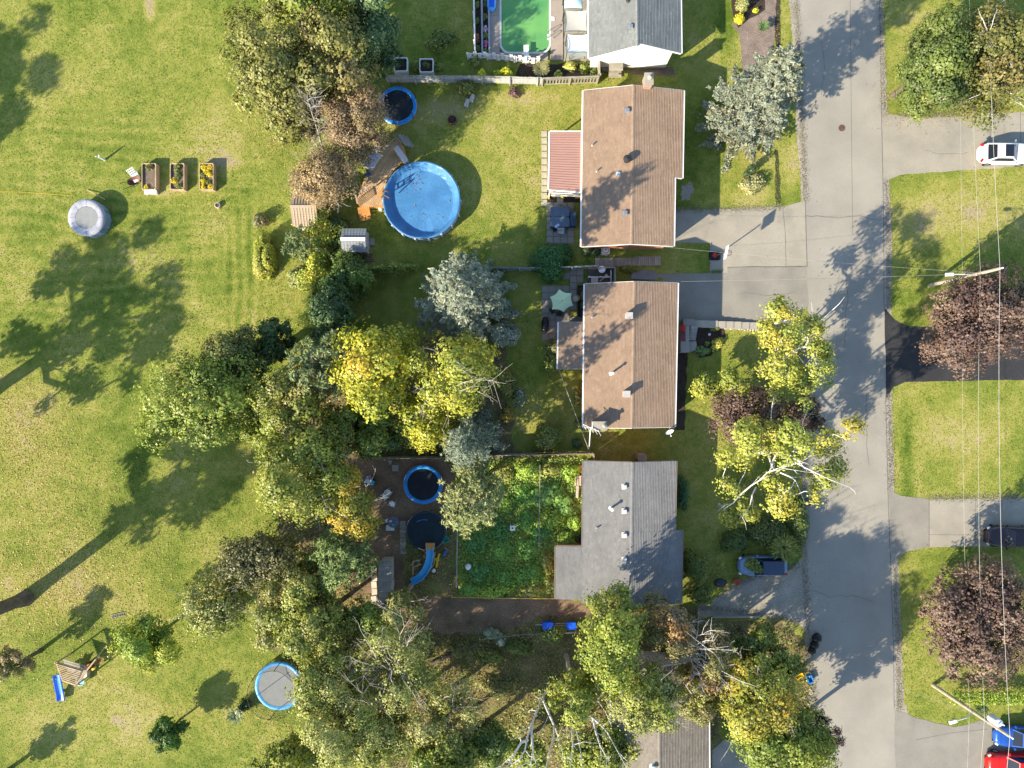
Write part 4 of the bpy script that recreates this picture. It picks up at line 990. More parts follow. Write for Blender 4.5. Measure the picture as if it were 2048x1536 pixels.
def add_limbs(t, limbs, seed, mat, r0=.10, twigs=2, pal=None, side=True):
    rng = np.random.default_rng(seed); o = np.array(t.location); ch = []; LP = []
    for li, pts in enumerate(limbs):
        P = [np.array(G(*p)) for p in pts]; pp = [P[0]]
        for a, b in zip(P, P[1:]): pp += [a+(b-a)*.5+rng.normal(size=3)*.12, b]
        n = len(pp); rr = r0*(1 if pts[0][2] < 3 else .72)
        ch.append((pp, [max(.014, rr*(1-.82*i/(n-1))) for i in range(n)]))
        for i in range(1, n):
            for _ in range(twigs):
                d = pp[i]-pp[i-1]; d = d/np.linalg.norm(d)*.9 + rng.normal(size=3)*.5; L_ = rng.uniform(.6,1.7)
                q1 = pp[i]+d*L_*.5+rng.normal(size=3)*.08; q2 = pp[i]+d*L_+rng.normal(size=3)*.15; ch.append(([pp[i], q1, q2], [rr*.28, rr*.2, .008]))
                ch.append(([q1, q1+(d+rng.normal(size=3)*.5)*L_*.45], [rr*.16, .007]))
                if pal and rng.random() < .6: LP.append(q2 + rng.normal(size=(40,3))*.30)
    tubes_mesh(ch, Vector(o), (7,4)).build('bare_limb', mat, t)
    if LP:
        P = np.concatenate(LP); C = 1.5*palette_cols(rng, pal, len(P))*(1+rng.normal(size=(len(P),1))*.18)
        link('crown', leaf_mesh('crown', P-o, np.array([0,0,.9])+rng.normal(size=P.shape)*.5, .15*rng.uniform(.7,1.3,len(P)), np.clip(C,.004,1), LEAF, .8, rng=rng), t)
b1 = thing('birch_tree', 'white birch with long bare limbs running off the bottom edge, nearest the clearing', 'tree', G(1098,1376), group='bare limbed white birches')
add_limbs(b1, [[(1098,1376,0),(1097,1380,2.5),(1085,1397,5),(1064,1448,8.5),(1050,1500,11),(1028,1550,13)],[(1064,1448,8.5),(1066,1500,11),(1058,1550,13)],[(1085,1397,5),(1108,1450,7),(1100,1500,9.5),(1090,1550,12)],[(1055,1480,10),(1030,1505,11.5),(1005,1545,13)]], 91, WHITEBARK, .15, 1, YGREEN)
b2 = thing('birch_tree', 'white birch with limbs spreading right toward the bottom house roof', 'tree', G(1130,1368), group='bare limbed white birches')
add_limbs(b2, [[(1130,1368,0),(1134,1375,2.5),(1144,1402,5),(1147,1425,6.5),(1155,1470,8.5),(1166,1550,11.5)],[(1147,1424,6.5),(1182,1433,8),(1215,1465,9.5),(1262,1550,12.5)],[(1147,1424,6.5),(1172,1418,7.5),(1197,1403,8.5)],[(1144,1402,5),(1178,1392,6.5),(1212,1396,8)],[(1186,1436,8),(1200,1490,10),(1212,1540,12)],[(1150,1440,7),(1146,1490,9),(1140,1545,11)]], 92, WHITEBARK, .14, 1, YGREEN)
tree('maple_tree','yellow green undergrowth tree beneath the white birches',1200,1500,3.4,84,44,5.0,YGREEN+GREEN,93,80,120,.16)
tree('maple_tree','green undergrowth tree at the bottom between clearing and birches',1050,1510,2.6,46,40,3.8,GREEN+YGREEN,94,60,120,.16)
fan = [o for o in bpy.data.objects if o.get('label','').startswith('dry brown tree with a bare white fan')][0]
add_limbs(fan, [[(1385,1318,6),(1412,1336,8),(1448,1366,9.5)],[(1385,1318,6),(1408,1322,7.5),(1440,1340,9)],[(1380,1316,6),(1398,1345,8),(1402,1368,9)],[(1375,1300,6),(1402,1284,8),(1424,1282,9)],[(1375,1300,6),(1400,1298,8),(1428,1306,9.4)],[(1372,1298,6),(1394,1272,8),(1412,1268,9)]], 841, WHITEBARK, .085, 2)
yl = [o for o in bpy.data.objects if o.get('label','').startswith('yellow green maple with bare grey limbs')][0]
add_limbs(yl, [[(880,770,8),(910,772,11),(950,760,13.2),(1000,748,13.4)],[(880,770,8),(905,752,11),(930,735,13)],[(885,775,8),(920,782,11.5),(960,772,13.2)],[(872,780,8),(850,800,10),(838,820,10.5)]], 842, PALEBARK, .06, 2)
sp_ = [o for o in bpy.data.objects if o.get('label','').startswith('sparse grey green tree with a spray')][0]
add_limbs(sp_, [[(760,1340,6),(735,1345,9),(705,1362,11.5)],[(760,1340,6),(725,1325,9),(700,1312,11.5)],[(762,1340,6),(738,1370,9),(720,1400,11.5)],[(765,1335,6),(745,1300,9),(722,1262,11.5)],[(790,1330,6),(800,1270,9),(805,1235,11)],[(790,1330,6),(815,1290,9),(825,1280,11)]], 843, PALEBARK, .07, 2)
# front yard birches on the road side
def birch(label, px, py, rx, ry, seed, base, ncl, lim, pal=None, zc=7.5, h=11.0):
    t = tree('birch_tree', label, px, py, zc, rx, ry, h, pal or YGREEN, seed, ncl, 84, .17, cr=.70, trunk_r=.17, bark=WHITEBARK, group='birches on the road verge', inner=.6, lob=.8, base=base, bare=0, sub=.5)
    rng = np.random.default_rng(seed+7); o = t.location; ch = []
    for pts in lim:
        P = [np.array(G(*p)) for p in pts]; pp = [P[0]]
        for a, b in zip(P, P[1:]):
            pp += [a+(b-a)*.5+rng.normal(size=3)*.16, b]
        n = len(pp); r0 = .062
        ch.append((pp, [r0*(1-.85*i/(n-1)) for i in range(n)]))
        for i in range(1, n):
            for _ in range(1):
                d = (pp[i]-pp[i-1]); d /= np.linalg.norm(d); d = d + rng.normal(size=3)*.6; L_ = rng.uniform(.5,1.5)
                ch.append(([pp[i], pp[i]+d*L_*.5, pp[i]+d*L_+rng.normal(size=3)*.15], [.024,.017,.009]))
    tubes_mesh(ch, o, (7,5)).build('bare_limb', WHITEBARK, t)
    return t
birch('yellow green birch overhanging the road beside the slab stairs',1592,695,92,104,101,(1520,742),84,[[(1552,735,3),(1600,690,7),(1665,620,10)],[(1540,720,3),(1560,680,6),(1590,640,8)],[(1552,745,3),(1610,730,6),(1640,690,8)]])
birch('birch with gnarled bare white limbs above the purple maple',1575,900,118,96,102,(1490,905),100,[[(1480,990,6),(1520,960,8),(1560,935,9.5),(1620,945,10)],[(1560,935,9.5),(1590,925,10),(1650,955,10.5),(1700,975,10.5)],[(1480,990,6),(1450,1010,6.5)],[(1512,975,6),(1500,1010,6.5),(1485,1035,6.8)],[(1575,930,9.6),(1582,900,9.6),(1600,880,9)],[(1560,945,9),(1590,960,9.5),(1575,985,9)]])
tree('birch_tree','small yellow green birch crown south of the gnarled white limbs',1475,1030,5.0,44,32,7.0,YGREEN,103,26,110,.15,cr=.6,trunk_r=.09,bark=WHITEBARK,group='birches on the road verge')
tree('birch_tree','low yellow green birch clump right of the brown patio house',1445,772,3.2,64,32,5.2,YGREEN,104,34,110,.15,cr=.6,trunk_r=.09,bark=WHITEBARK,group='birches on the road verge',lob=.5)
tree('plum_tree','purple leaved maple under the gnarled birch on the verge',1500,832,3.6,86,62,5.4,PURPLE,105,85,125,.15,group='purple leaved trees')
tree('plum_tree','purple leaved maple tip showing right of the birch over the kerb',1620,832,4.2,42,46,6.0,PURPLE,106,38,115,.15,group='purple leaved trees')
tree('plum_tree','purple leaved maple under the wires north of the black driveway',1962,612,5.0,98,100,8.5,PURPLE,107,135,140,.17,group='purple leaved trees',trunk_r=.2,inner=.2)
tree('plum_tree','purple leaved maple under the wires beside the hedge',1975,1238,5.2,112,122,9.0,PURPLE,108,160,145,.17,group='purple leaved trees',trunk_r=.22,inner=.2)
# upper right
tree('ash_tree','dark green tree at the upper right corner lawn, nearer the road',1868,128,6.0,56,98,9.5,[((.062,.085,.022),3),((.092,.115,.030),2),((.042,.060,.018),2),((.12,.115,.04),.5)],111,130,130,.17,trunk_r=.2)
tree('ash_tree','olive tree with bare white limbs in the upper right corner',1995,120,7.0,84,118,10.5,[((.066,.074,.020),3),((.095,.096,.028),2),((.044,.052,.015),2),((.12,.092,.036),1)],112,130,110,.17,trunk_r=.24,bark=WHITEBARK,inner=.5,bare=5,barer=.04)
# left edge trees (crowns mostly out of frame, long shadows on the field)
FG = 'field trees at the left edge'
tree('maple_tree','tall field tree at the left edge, shadow reaching the round grey trampoline',-300,885,9.0,225,165,14.5,OLIVEG,121,120,88,.24,group=FG,trunk_r=.55,base=(-25,790),inner=.7,cr=1.0,lob=.8,bare=10)
tree('maple_tree','tall leaning tree at the left edge above the timber playset',-140,1265,10.0,180,165,15.5,OLIVEG,122,130,110,.24,group=FG,trunk_r=.55,base=(52,1196),inner=.65,cr=1.0,lob=.8,bare=10)
tree('maple_tree','tree beyond the upper left corner shading the field',-500,345,7.0,120,130,12.0,OLIVEG,123,110,150,.28,group=FG,base=(-440,315),cr=1.1)
tree('maple_tree','low brown twigged tree at the left edge below the big leaning one',30,1330,3.0,38,36,4.6,BROWNL+OLIVE,124,30,100,.13,group=FG)
tree('maple_tree','tree below the left bottom corner',-25,1572,2.6,36,36,4.2,GREEN,125,35,110,.16)
# ------------------------------------------------------------------ shrubs and hedges
shrub('columnar_shrub','golden green columnar shrub in the field row, southmost',538,512,24,56,2.6,VINE,201,4600,.14,group='shrub row on the field')
shrub('columnar_shrub','small dark shrub with brown base at the north end of the field row',524,442,20,18,1.6,GREEN+BROWNL,202,900,.13,group='shrub row on the field')
pine('pine_tree','young green pine between the field row and the vine hedge',604,492,2.0,34,36,3.2,PINEG,203,45,60,.28,cr=.4,trunk_r=.08)
shrub('spruce_shrub','low pale green shrub south of the young pine',600,555,30,24,1.0,PINEL,204,1100,.13)
def vine(label, pts, wd, h, pal, seed, per=900, leaf=.15):
    rng = np.random.default_rng(seed); P0 = [G(*p) for p in pts]; o = P0[0]; t = thing('vine_hedge', label, 'hedge', o, group='vine covered fences')
    Ps=[];Ns=[]; m = MB(o)
    for a, b in zip(P0, P0[1:]):
        L_ = (b-a).length; n = int(per*L_); d = np.array((b-a).normalized()); s = np.array([-d[1], d[0], 0])
        f = rng.random(n); sd_ = rng.normal(size=n)*.45; zz = h*(rng.uniform(.1,1,n)**.6)*(1-.3*np.abs(sd_))
        ww = PX(wd)*(.75+.35*np.sin(f*L_*2.1+seed)+.15*np.sin(f*L_*5.3))
        p = np.array(a) + d*(f*L_)[:,None] + s*(sd_*ww)[:,None]; p[:,2] = np.maximum(.05, zz+rng.normal(size=n)*.12)
        Ps.append(p); Ns.append(s*(np.sign(sd_)*.7)[:,None] + np.array([0,0,.7]) + rng.normal(size=(n,3))*.55)
        m.bar(a+Vector((0,0,h*.8)), b+Vector((0,0,h*.8)), .06, .09)
        for q in (0, .5): m.box(a.lerp(b, q)+Vector((0,0,h*.42)), (.09,.09,h*.84))
    P = np.concatenate(Ps); Nn = np.concatenate(Ns); k = max(6, len(P)//150)
    ctr = P[rng.integers(0, len(P), k)]; cc = palette_cols(rng, pal, k)
    idx = np.argmin(((P[:,None,:2]-ctr[None,:,:2])**2).sum(2), 1) if len(P)*k < 4e7 else rng.integers(0, k, len(P))
    C = 1.9*(cc[idx]*.65 + palette_cols(rng, pal, len(P))*.35)*(1+rng.normal(size=(len(P),1))*.22)
    m.build('fence_frame', FENCEB, t)
    link('foliage', leaf_mesh('foliage', P-np.array(o), Nn, leaf*rng.uniform(.65,1.3,len(P)), np.clip(C,.004,1), LEAF, .8, rng=rng), t); NLEAF[0] += len(P)
vine('sunlit yellow vine hedge running down beside the tan shed',[(648,425),(642,520),(640,600),(646,655)],36,2.5,VINE,205,2100)
vine('shaded green vine hedge from the grey playhouse to the blue spruce',[(690,548),(760,542),(838,538)],12,1.6,GREEN+BRIGHT,206,900)
shrub('bush','dark green ivy mound touching the grey playhouse roof',700,520,34,22,2.2,DKGREEN+GREEN,207,2600,.15)
shrub('bush','green ivy mound on the right of the vine hedge',680,470,24,44,2.0,GREEN+DKGREEN,208,2400,.15)
shrub('bush','large rounded glossy green bush straddling the picket fence',1103,524,44,44,2.6,[((.035,.105,.026),3),((.055,.135,.032),2),((.025,.072,.02),2)],209,7500,.13,lumps=24)
shrub('bush','small dark round bush left of the air conditioner',1183,500,22,22,1.3,DKGREEN,210,1400,.11)
shrub('bush','round green bush by the north fence of the garden',1096,872,32,32,2.6,GREEN+OLIVEG,211,3400,.14,lumps=18)
shrub('hydrangea','pink flowering hydrangea by the rear wing',1104,697,22,22,1.5,GREEN+[((.42,.28,.22),.7)],212,1500,.13,cat='shrub')
shrub('hydrangea','green shrub below the pink hydrangea',1104,722,22,22,1.3,GREEN,213,1300,.13)
shrub('bush','white flowering bush under the yellow maple',1036,795,18,24,1.2,GREEN+[((.62,.62,.6),2)],214,900,.15)
shrub('bush','orange green bush beside the white flowering bush',1012,770,20,34,1.8,GOLD+GREEN,215,1500,.15)
shrub('bush','golden bush south of the white flowering bush',1015,830,20,16,1.0,GOLD,216,700,.13)
shrub('bush','yellow green bush at the southwest corner of the patio house',1165,850,18,14,1.2,BRIGHT,217,700,.13)
shrub('bush','green bush beside the rear wall of the patio house',1158,790,12,26,1.2,GREEN+GOLD,218,800,.13)
shrub('bush','small pale bush in the shaded corner by the garden fence',1156,888,12,12,.8,TEALG,219,400,.12)
shrub('bush','dark green bush behind the grey house front corner',1360,985,18,36,1.8,[((.035,.085,.03),3),((.05,.11,.035),2)],220,1900,.13)
shrub('bush','green bush in front of the grey house by the gravel',1385,1135,30,40,2.0,GREEN+BRIGHT,221,3000,.15)
shrub('bush','green bush along the gravel drive edge',1400,1190,26,22,1.6,GREEN+OLIVEG,222,1500,.14)
shrub('bush','green bush hanging over the parked car hood',1496,1120,24,18,2.3,BRIGHT+GREEN,223,1900,.15)
shrub('bush','dark green roadside bush by the black mailbox',1590,1040,26,62,2.2,DKGREEN+GREEN,224,3800,.14,lumps=18)
shrub('bush','dark green bush in the middle of the front garden',1528,1060,48,40,1.8,DKGREEN+OLIVEG,225,3800,.14,lumps=18)
shrub('bush','dark green bush at the left of the front garden',1466,1080,30,30,1.6,DKGREEN+GREEN,226,1800,.14)
spiky('ornamental_grass','yellow striped fountain grass beside the parked dark roofed car',1556,1088,32,1.6,[((.24,.25,.05),2),((.13,.17,.03),2)],227,170,wd=.07)
shrub('bush','bright lime bush beside the slab stairs',1532,663,15,15,.9,[((.22,.27,.03),2),((.28,.30,.035),1)],228,700,.11)
shrub('hosta','yellow hosta row on the front bed edge',1434,690,16,13,.6,[((.36,.33,.06),2),((.28,.28,.05),2)],229,420,.17,cat='plant',rot=.9)
shrub('hosta','green low plant at the tip of the curved landing',1404,702,18,10,.5,[((.11,.17,.05),2),((.15,.22,.07),1)],230,420,.15,cat='plant')
shrub('hosta','yellow green hosta at the back of the front bed',1427,656,11,7,.5,BRIGHT,231,220,.15,cat='plant')
shrub('hosta','small yellow hosta in the middle of the front bed',1413,688,6,7,.4,BRIGHT,232,120,.14,cat='plant')
shrub('bush','young shrub with reddish twigs on the verge north of the driveway',1502,370,28,24,1.0,[((.23,.235,.09),2),((.27,.255,.12),2),((.17,.18,.05),1)],233,1300,.14)
shrub('bush','tall round shrub casting a dark shadow on the verge',1492,346,10,12,1.9,DKGREEN,234,500,.12)
shrub('yellow_shrub','bright yellow round shrub on the bed by the woodchip path',1476,40,11,11,.8,[((.50,.42,.02),2),((.40,.37,.02),2)],235,700,.09)
shrub('yellow_shrub','small lime ball shrub in the bend of the woodchip path',1511,23,6,6,.5,[((.36,.38,.02),2)],236,220,.09)
shrub('bush','fluffy pale green bush cut by the top edge by the woodchip path',1488,6,22,30,1.6,PALEOL+BRIGHT,237,2400,.13)
spiky('ornamental_grass','green spiky plant on the woodchip path',1522,60,13,.8,[((.12,.2,.06),2),((.2,.25,.1),1)],238,80,wd=.05)
shrub('bush','dark red shrub on the rear lawn south of the fence',1029,186,15,13,.8,[((.08,.045,.045),2),((.11,.06,.055),2)],239,550,.11)
shrub('bush','multi coloured shrub below the white board fence',932,180,24,18,1.3,GOLD+GREEN,240,1100,.13)
shrub('yellow_shrub','yellow bush on the fence line, smaller left one',965,155,10,10,1.4,[((.44,.42,.02),2),((.36,.36,.03),1)],241,500,.13,group=None)
shrub('yellow_shrub','yellow bushes on the fence line, larger right one',1006,155,22,13,1.5,[((.44,.42,.02),2),((.34,.36,.03),1)],242,1100,.13)
spiky('ornamental_grass','round tan ornamental grass beside the diving board fence',1081,148,18,1.1,[((.30,.28,.12),2),((.24,.24,.09),2)],243,260,wd=.04)
for i, (x, y, r_, lab) in enumerate(((1140,135,14,'pale yellow hosta left of the pair under the glass table fence'),(1172,135,16,'yellow green hosta nearest the wooden gate post'),(1116,150,9,'small green hosta beside the tan grass'),(1187,146,9,'dark green hosta in the bed corner'))):
    shrub('hosta', lab, x, y, r_, r_*.9, .6, [((.38,.36,.10),2),((.28,.30,.05),2)] if i == 0 else BRIGHT, 250+i, 420, .16, cat='plant')
for i, (x, y, r_, lab, pl) in enumerate(((832,134,11,'leafy green plant between the two white planters',BRIGHT),(874,136,13,'leafy green plant right of the second white planter',BRIGHT),(948,126,14,'grassy plant at the white fence corner',YGREEN),(1016,141,6,'small green plant left of the tan grass on shaded lawn',BRIGHT))):
    shrub('garden_plant', lab, x, y, r_, r_, .8, pl, 260+i, 420, .15, cat='plant')
shrub('bush','green bush north of the white planters',888,85,40,26,1.0,GREEN+BRIGHT,264,1600,.14)
spiky('ornamental_grass','pale spiky grass clump on the lawn left of the grey matted trampoline',478,1422,18,1.0,[((.24,.28,.13),2),((.17,.22,.08),2)],265,120,wd=.06)
shrub('bush','round dark shrub behind the spiky clump',490,1408,14,14,1.2,DKGREEN,266,700,.12)
tree('maple_tree','lone small round dark green tree on the lower left lawn',334,1465,2.2,36,36,3.6,[((.045,.085,.016),3),((.075,.125,.018),2),((.03,.06,.014),2)],267,45,120,.15,trunk_r=.09)
shrub('bush','grey green bush at the foot of the field pine',455,860,40,30,1.0,BRIGHT+PALEOL,268,2200,.14)
for i, (x, y, a_, b2, lab, pl) in enumerate(((1000,1276,16,14,'white flowering bush by the wire at the dirt track',[((.42,.43,.38),1.2),((.11,.16,.05),2),((.15,.18,.06),2)]),(1110,1265,44,22,'leafy bush south of the blue barrels',GREEN+BRIGHT),(984,1262,18,9,'pale silver bush on the dirt track side',[((.26,.29,.22),2),((.13,.17,.08),2)]),(1040,1290,30,18,'green bush under the wire',GREEN),
        (920,1290,24,22,'olive bush beside the fallen log',OLIVE),(1000,1370,46,26,'straw coloured thicket in the clearing',PALEOL+OLIVE),(980,1310,40,22,'olive thicket near the fallen log',OLIVEG),(830,1290,30,22,'bush at the track end',OLIVE))):
    shrub('bush', lab, x, y, a_, b2, 1.2, pl, 270+i, 1300, .14)
# hedge by the lower purple maple
def hedge(label, x0, y0, x1, y1, h, pal, seed, n=5200):
    rng = np.random.default_rng(seed); a, b = G(x0, y0), G(x1, y1); lo = np.minimum(a, b); hi = np.maximum(a, b); o = Vector(((lo[0]+hi[0])/2, (lo[1]+hi[1])/2, 0))
    t = thing('clipped_hedge', label, 'hedge', o); P = np.empty((n,3)); P[:,0] = rng.uniform(lo[0], hi[0], n); P[:,1] = rng.uniform(lo[1], hi[1], n)
    P[:,2] = h*(.35+.65*rng.random(n)**.35)+.08*np.sin(P[:,0]*3)+rng.normal(size=n)*.06
    C = 1.5*palette_cols(rng, pal, n)*(1+rng.normal(size=(n,1))*.2)
    m = MB(o)
    for k in range(7): q = a.lerp(b, (k+.5)/7); q = Vector((q.x, o.y, 0)); m.tube([q, q+Vector((0,0,h*.8))], [.04,.015], 5)
    m.build('stem', BARK, t)
    link('foliage', leaf_mesh('foliage', P-np.array(o), np.array([0,0,1.0])+rng.normal(size=P.shape)*.6, .13*rng.uniform(.7,1.3,n), np.clip(C,.004,1), LEAF, .7, rng=rng), t)
hedge('bright green clipped hedge between the lower purple maple and the lawn',1888,1374,2100,1398,1.2,[((.17,.23,.03),3),((.22,.26,.035),2),((.11,.16,.02),2)],280)
shrub('bush','small dark bush at the foot of the transformer pole',1955,1412,12,12,1.2,DKGREEN,281,500,.12)
# overgrown garden behind the grey house: individual clumps
GP = [[((.12,.21,.04),3),((.17,.27,.07),2),((.08,.15,.03),1)], [((.16,.25,.035),3),((.22,.28,.04),2)], [((.09,.19,.035),3),((.14,.25,.045),2)], [((.06,.15,.035),3),((.10,.2,.05),2)], YGREEN]
GL = ['broad leaved squash patch','tall feathery green clump','low leafy green clump','dark leafy clump','yellowing leafy clump']
grr = random.Random(9); gi = 0
garden = [(1110,985,30,24,0),(1080,1000,24,20,0),(1135,1010,22,22,0),(1105,1040,34,24,1),(1135,1075,22,20,1),(1085,1075,24,24,3),(1140,945,22,18,1),(1100,938,30,16,4),(1055,940,26,18,1),(1010,945,26,18,4),
          (1045,990,26,24,2),(1005,1000,24,24,1),(1000,1060,26,24,3),(1050,1040,22,24,2),(955,1085,24,24,3),(1000,1105,30,24,2),(1055,1100,26,24,2),(960,1145,28,24,3),(1010,1150,30,26,2),(1060,1150,30,24,2),(1095,1125,14,30,4),(985,1180,40,14,1),(1060,1182,36,12,4),(940,1180,20,16,2),(1150,1045,14,24,1),(1100,1165,12,18,4)]
GDESC = {0:'under the bench planks',1:'in the sunny part of the garden'}
seen = {}
for (x, y, a_, b2, kd) in garden:
    gi += 1
    where = 'nearest the grey house wall' if x > 1120 else ('right of the garden wire' if x > 1075 else ('left of the garden wire' if x > 1030 else 'on the trampoline side'))
    row = 'northern end' if y < 960 else ('upper middle' if y < 1020 else ('middle' if y < 1080 else ('lower middle' if y < 1140 else 'by the yellow rope')))
    lab = '%s %s, %s' % (GL[kd], where, row)
    seen[lab] = seen.get(lab, 0)+1
    if seen[lab] > 1: lab = ('second ' if seen[lab] == 2 else 'third ') + lab
    shrub('garden_plant', lab, x, y, a_*1.15, b2*1.15, .6 if kd != 1 else .9, [((c0[0]*1.25, c0[1]*1.25, c0[2]*1.25), w0) for c0, w0 in GP[kd]], 300+gi, 620 if kd == 0 else 1150, .27 if kd == 0 else .14, cat='plant', group='plants in the overgrown garden', aspect=.85 if kd == 0 else .5)
# ------------------------------------------------------------------ fences
def fence(label, pts, h, mat, bw=.15, gap=.0, rails=True, post_every=2.4, alt=0.0, top=None, group='garden fences', name='board_fence', th=.022, zlift=.04):
    P = [G(*p) for p in pts]; o = P[0].copy(); t = thing(name, label, 'fence', o, group=group)
    b = MB(); b.box((0,0,h/2), (bw, th, h)); bm = b.mesh('board', mat)
    pm = MB().box((0,0,(h+.08)/2), (.10,.10,h+.08)).mesh('post', mat)
    rr = random.Random(len(label)); i = 0
    for a, c in zip(P, P[1:]):
        d = c-a; L_ = d.length; u = d.normalized(); nrm = Vector((-u.y, u.x, 0)); rz = math.atan2(u.y, u.x)
        n = max(1, int(L_/(bw+gap)))
        for k in range(n):
            q = a + d*((k+.5)/n) + nrm*(.045 if not alt else (alt if (i % 2) else -alt)); i += 1
            ob = link('board', bm, t); ob.location = q - o + Vector((0,0,zlift+rr.uniform(-.015,.015))); ob.rotation_euler = (rr.uniform(-.012,.012), 0, rz)
        for k in range(int(L_/post_every)+1):
            ob = link('post', pm, t); ob.location = a + u*min(L_, k*post_every) - nrm*.07 - o; ob.rotation_euler = (0,0,rz)
        if rails:
            for zz in (.25, h*.82):
                r_ = MB(o); r_.bar(a+Vector((0,0,zz))-nrm*.005, c+Vector((0,0,zz))-nrm*.005, .04, .09); r_.build('rail', mat, t)
        if top:
            r_ = MB(o); r_.bar(a+Vector((0,0,h+.06)), c+Vector((0,0,h+.06)), top, .035); r_.build('top_rail', mat, t)
    return t
fence('long weathered white board fence south of the white planters', [(778,166),(965,167),(1083,170)], 1.35, FENCEW)
fence('grey picket fence with gaps at the right end of the white board fence', [(1084,171),(1195,167)], 1.35, WOODG, .13, .13, top=.14)
fence('short grey fence turning up from the pickets to the white house', [(1195,164),(1194,122)], 1.5, WOODG, .15, 0, top=.10)
fence('thin blue green board fence between the blue spruce and the bush', [(984,541),(1086,542)], 1.5, FENCEG, .16, 0, th=.03)
fence('blue green picket fence casting picket shadows on the patio slabs', [(1087,542),(1193,537)], 1.5, FENCEG, .10, .14, top=.08)
fence('short blue green fence around the rear landing', [(1196,540),(1226,539),(1226,566)], 1.1, FENCEG, .14, 0, top=.07)
fence('dark weathered fence between the yellow maples and the trampoline yard', [(722,915),(870,913),(1005,908),(1183,904),(1184,921)], 1.6, FENCEB, .16, 0)
fence('white pool fence along the left of the flower beds', [(947,-70),(951,114)], 1.2, WHITE, .14, .01, top=.09, group='white pool fences')
fence('white shadow boxed fence south of the green pool', [(936,117),(975,118),(1052,126),(1080,127)], 1.1, WHITE, .30, .06, alt=.06, group='white pool fences')
def rail_line(label, pts, h, mat, name='garden_rail', cat='rail', w_=.06, nposts=3):
    P = [G(*p) for p in pts]; o = P[0]; t = thing(name, label, cat, o)
    for a, c in zip(P, P[1:]):
        b = MB(o); b.bar(a+Vector((0,0,h)), c+Vector((0,0,h)), w_, w_); b.build('rail', mat, t)
        for k in range(nposts):
            q = a.lerp(c, k/(nposts-1)); b = MB(o); b.box(q+Vector((0,0,h/2-.03)), (.07,.07,h)); b.build('post', mat, t)
    return t
rail_line('long wooden rail running up the middle of the garden', [(1079,928),(1077,1090)], 1.0, WOODG, nposts=4)
rail_line('grey wooden rail on the trampoline side of the garden', [(917,1052),(915,1168)], 1.1, WOODG, w_=.09)
rail_line('thin pale pole rail in the wood by the olive tree', [(647,975),(648,1055)], 1.4, PALEBARK, w_=.05)
rail_line('wire with stakes along the south of the dirt track', [(960,1272),(1040,1262),(1150,1258)], .9, WIREM, 'wire_fence', 'fence', .02)
rail_line('yellow rope strung along the south end of the garden', [(905,1189),(1010,1191),(1112,1192)], .8, ROPE, 'rope_fence', 'rope', .03)
for i, (x, lab) in enumerate(((963,'grey timber bed edge nearest the white pool fence'),(977,'grey timber bed edge nearest the pool deck'))):
    a, c = G(x,-60), G(x+2,114); b = MB(a); b.bar(a+Vector((0,0,.15)), c+Vector((0,0,.15)), .16, .3); tag(b.build('timber_edging', M('grey_timber%d' % i, (.33,.35,.37), .8, .12), None), lab, 'edging')
for o_ in [o for o in bpy.data.objects if o.name.startswith('timber_edging')]: o_.location = G(963 if 'nearest the white' in o_['label'] else 977, -60)
for i, (x, y, pl, lab) in enumerate(((954,10,BRIGHT,'green plant at the top of the outer flower bed'),(955,45,GREEN,'green plant in the middle of the outer flower bed'),(955,78,[((.36,.10,.07),2),((.1,.15,.05),2)],'reddish plant in the outer flower bed'),(955,100,GREEN,'green plant at the foot of the outer flower bed'),
        (969,8,OLIVE,'olive plant at the top of the inner flower bed'),(970,60,[((.50,.30,.36),2),((.12,.16,.05),1)],'pale pink flowers in the inner flower bed'),(970,73,BRIGHT,'green plant in the inner flower bed between pink flowers'),(971,88,[((.50,.10,.26),2),((.12,.16,.05),1)],'deep pink flowers in the inner flower bed'),(971,106,BRIGHT,'green plant at the foot of the inner flower bed'),(970,35,OLIVE,'dry plant in the upper inner flower bed'))):
    shrub('flower_plant', lab, x, y, 6.5, 9, .5, pl, 400+i, 260, .11, cat='plant', group='plants in the pool flower beds', lumps=6)

# ------------------------------------------------------------------ green pool and its deck
dk = MB(); x0, x1 = G(979,0).x, G(1126,0).x; yb, yt = G(0,121).y, G(0,-90).y
pool_px = (1001.5, 1097, 105)
pxl, pxr = G(1003,0).x, G(1098,0).x; pyb = G(0,105).y
dm = M('pool_deck_concrete', (.31,.26,.215), .88, .08, .8, .1, 22, .006, 40, stain=(.25,.21,.175), stain_amt=.5)
def rrect(xa, ya, xb, yb_, r, n=6, corners=(1,1,1,1)):
    out = []
    for (cx, cy, a0, on_) in ((xb-r, yb_-r, 0, corners[0]), (xa+r, yb_-r, 90, corners[1]), (xa+r, ya+r, 180, corners[2]), (xb-r, ya+r, 270, corners[3])):
        for k in range(n+1):
            a = R(a0+90*k/n); out.append((cx+r*math.cos(a), cy+r*math.sin(a)))
    return out
inner = rrect(pxl, pyb, pxr, yt+3, .75); nI = len(inner)
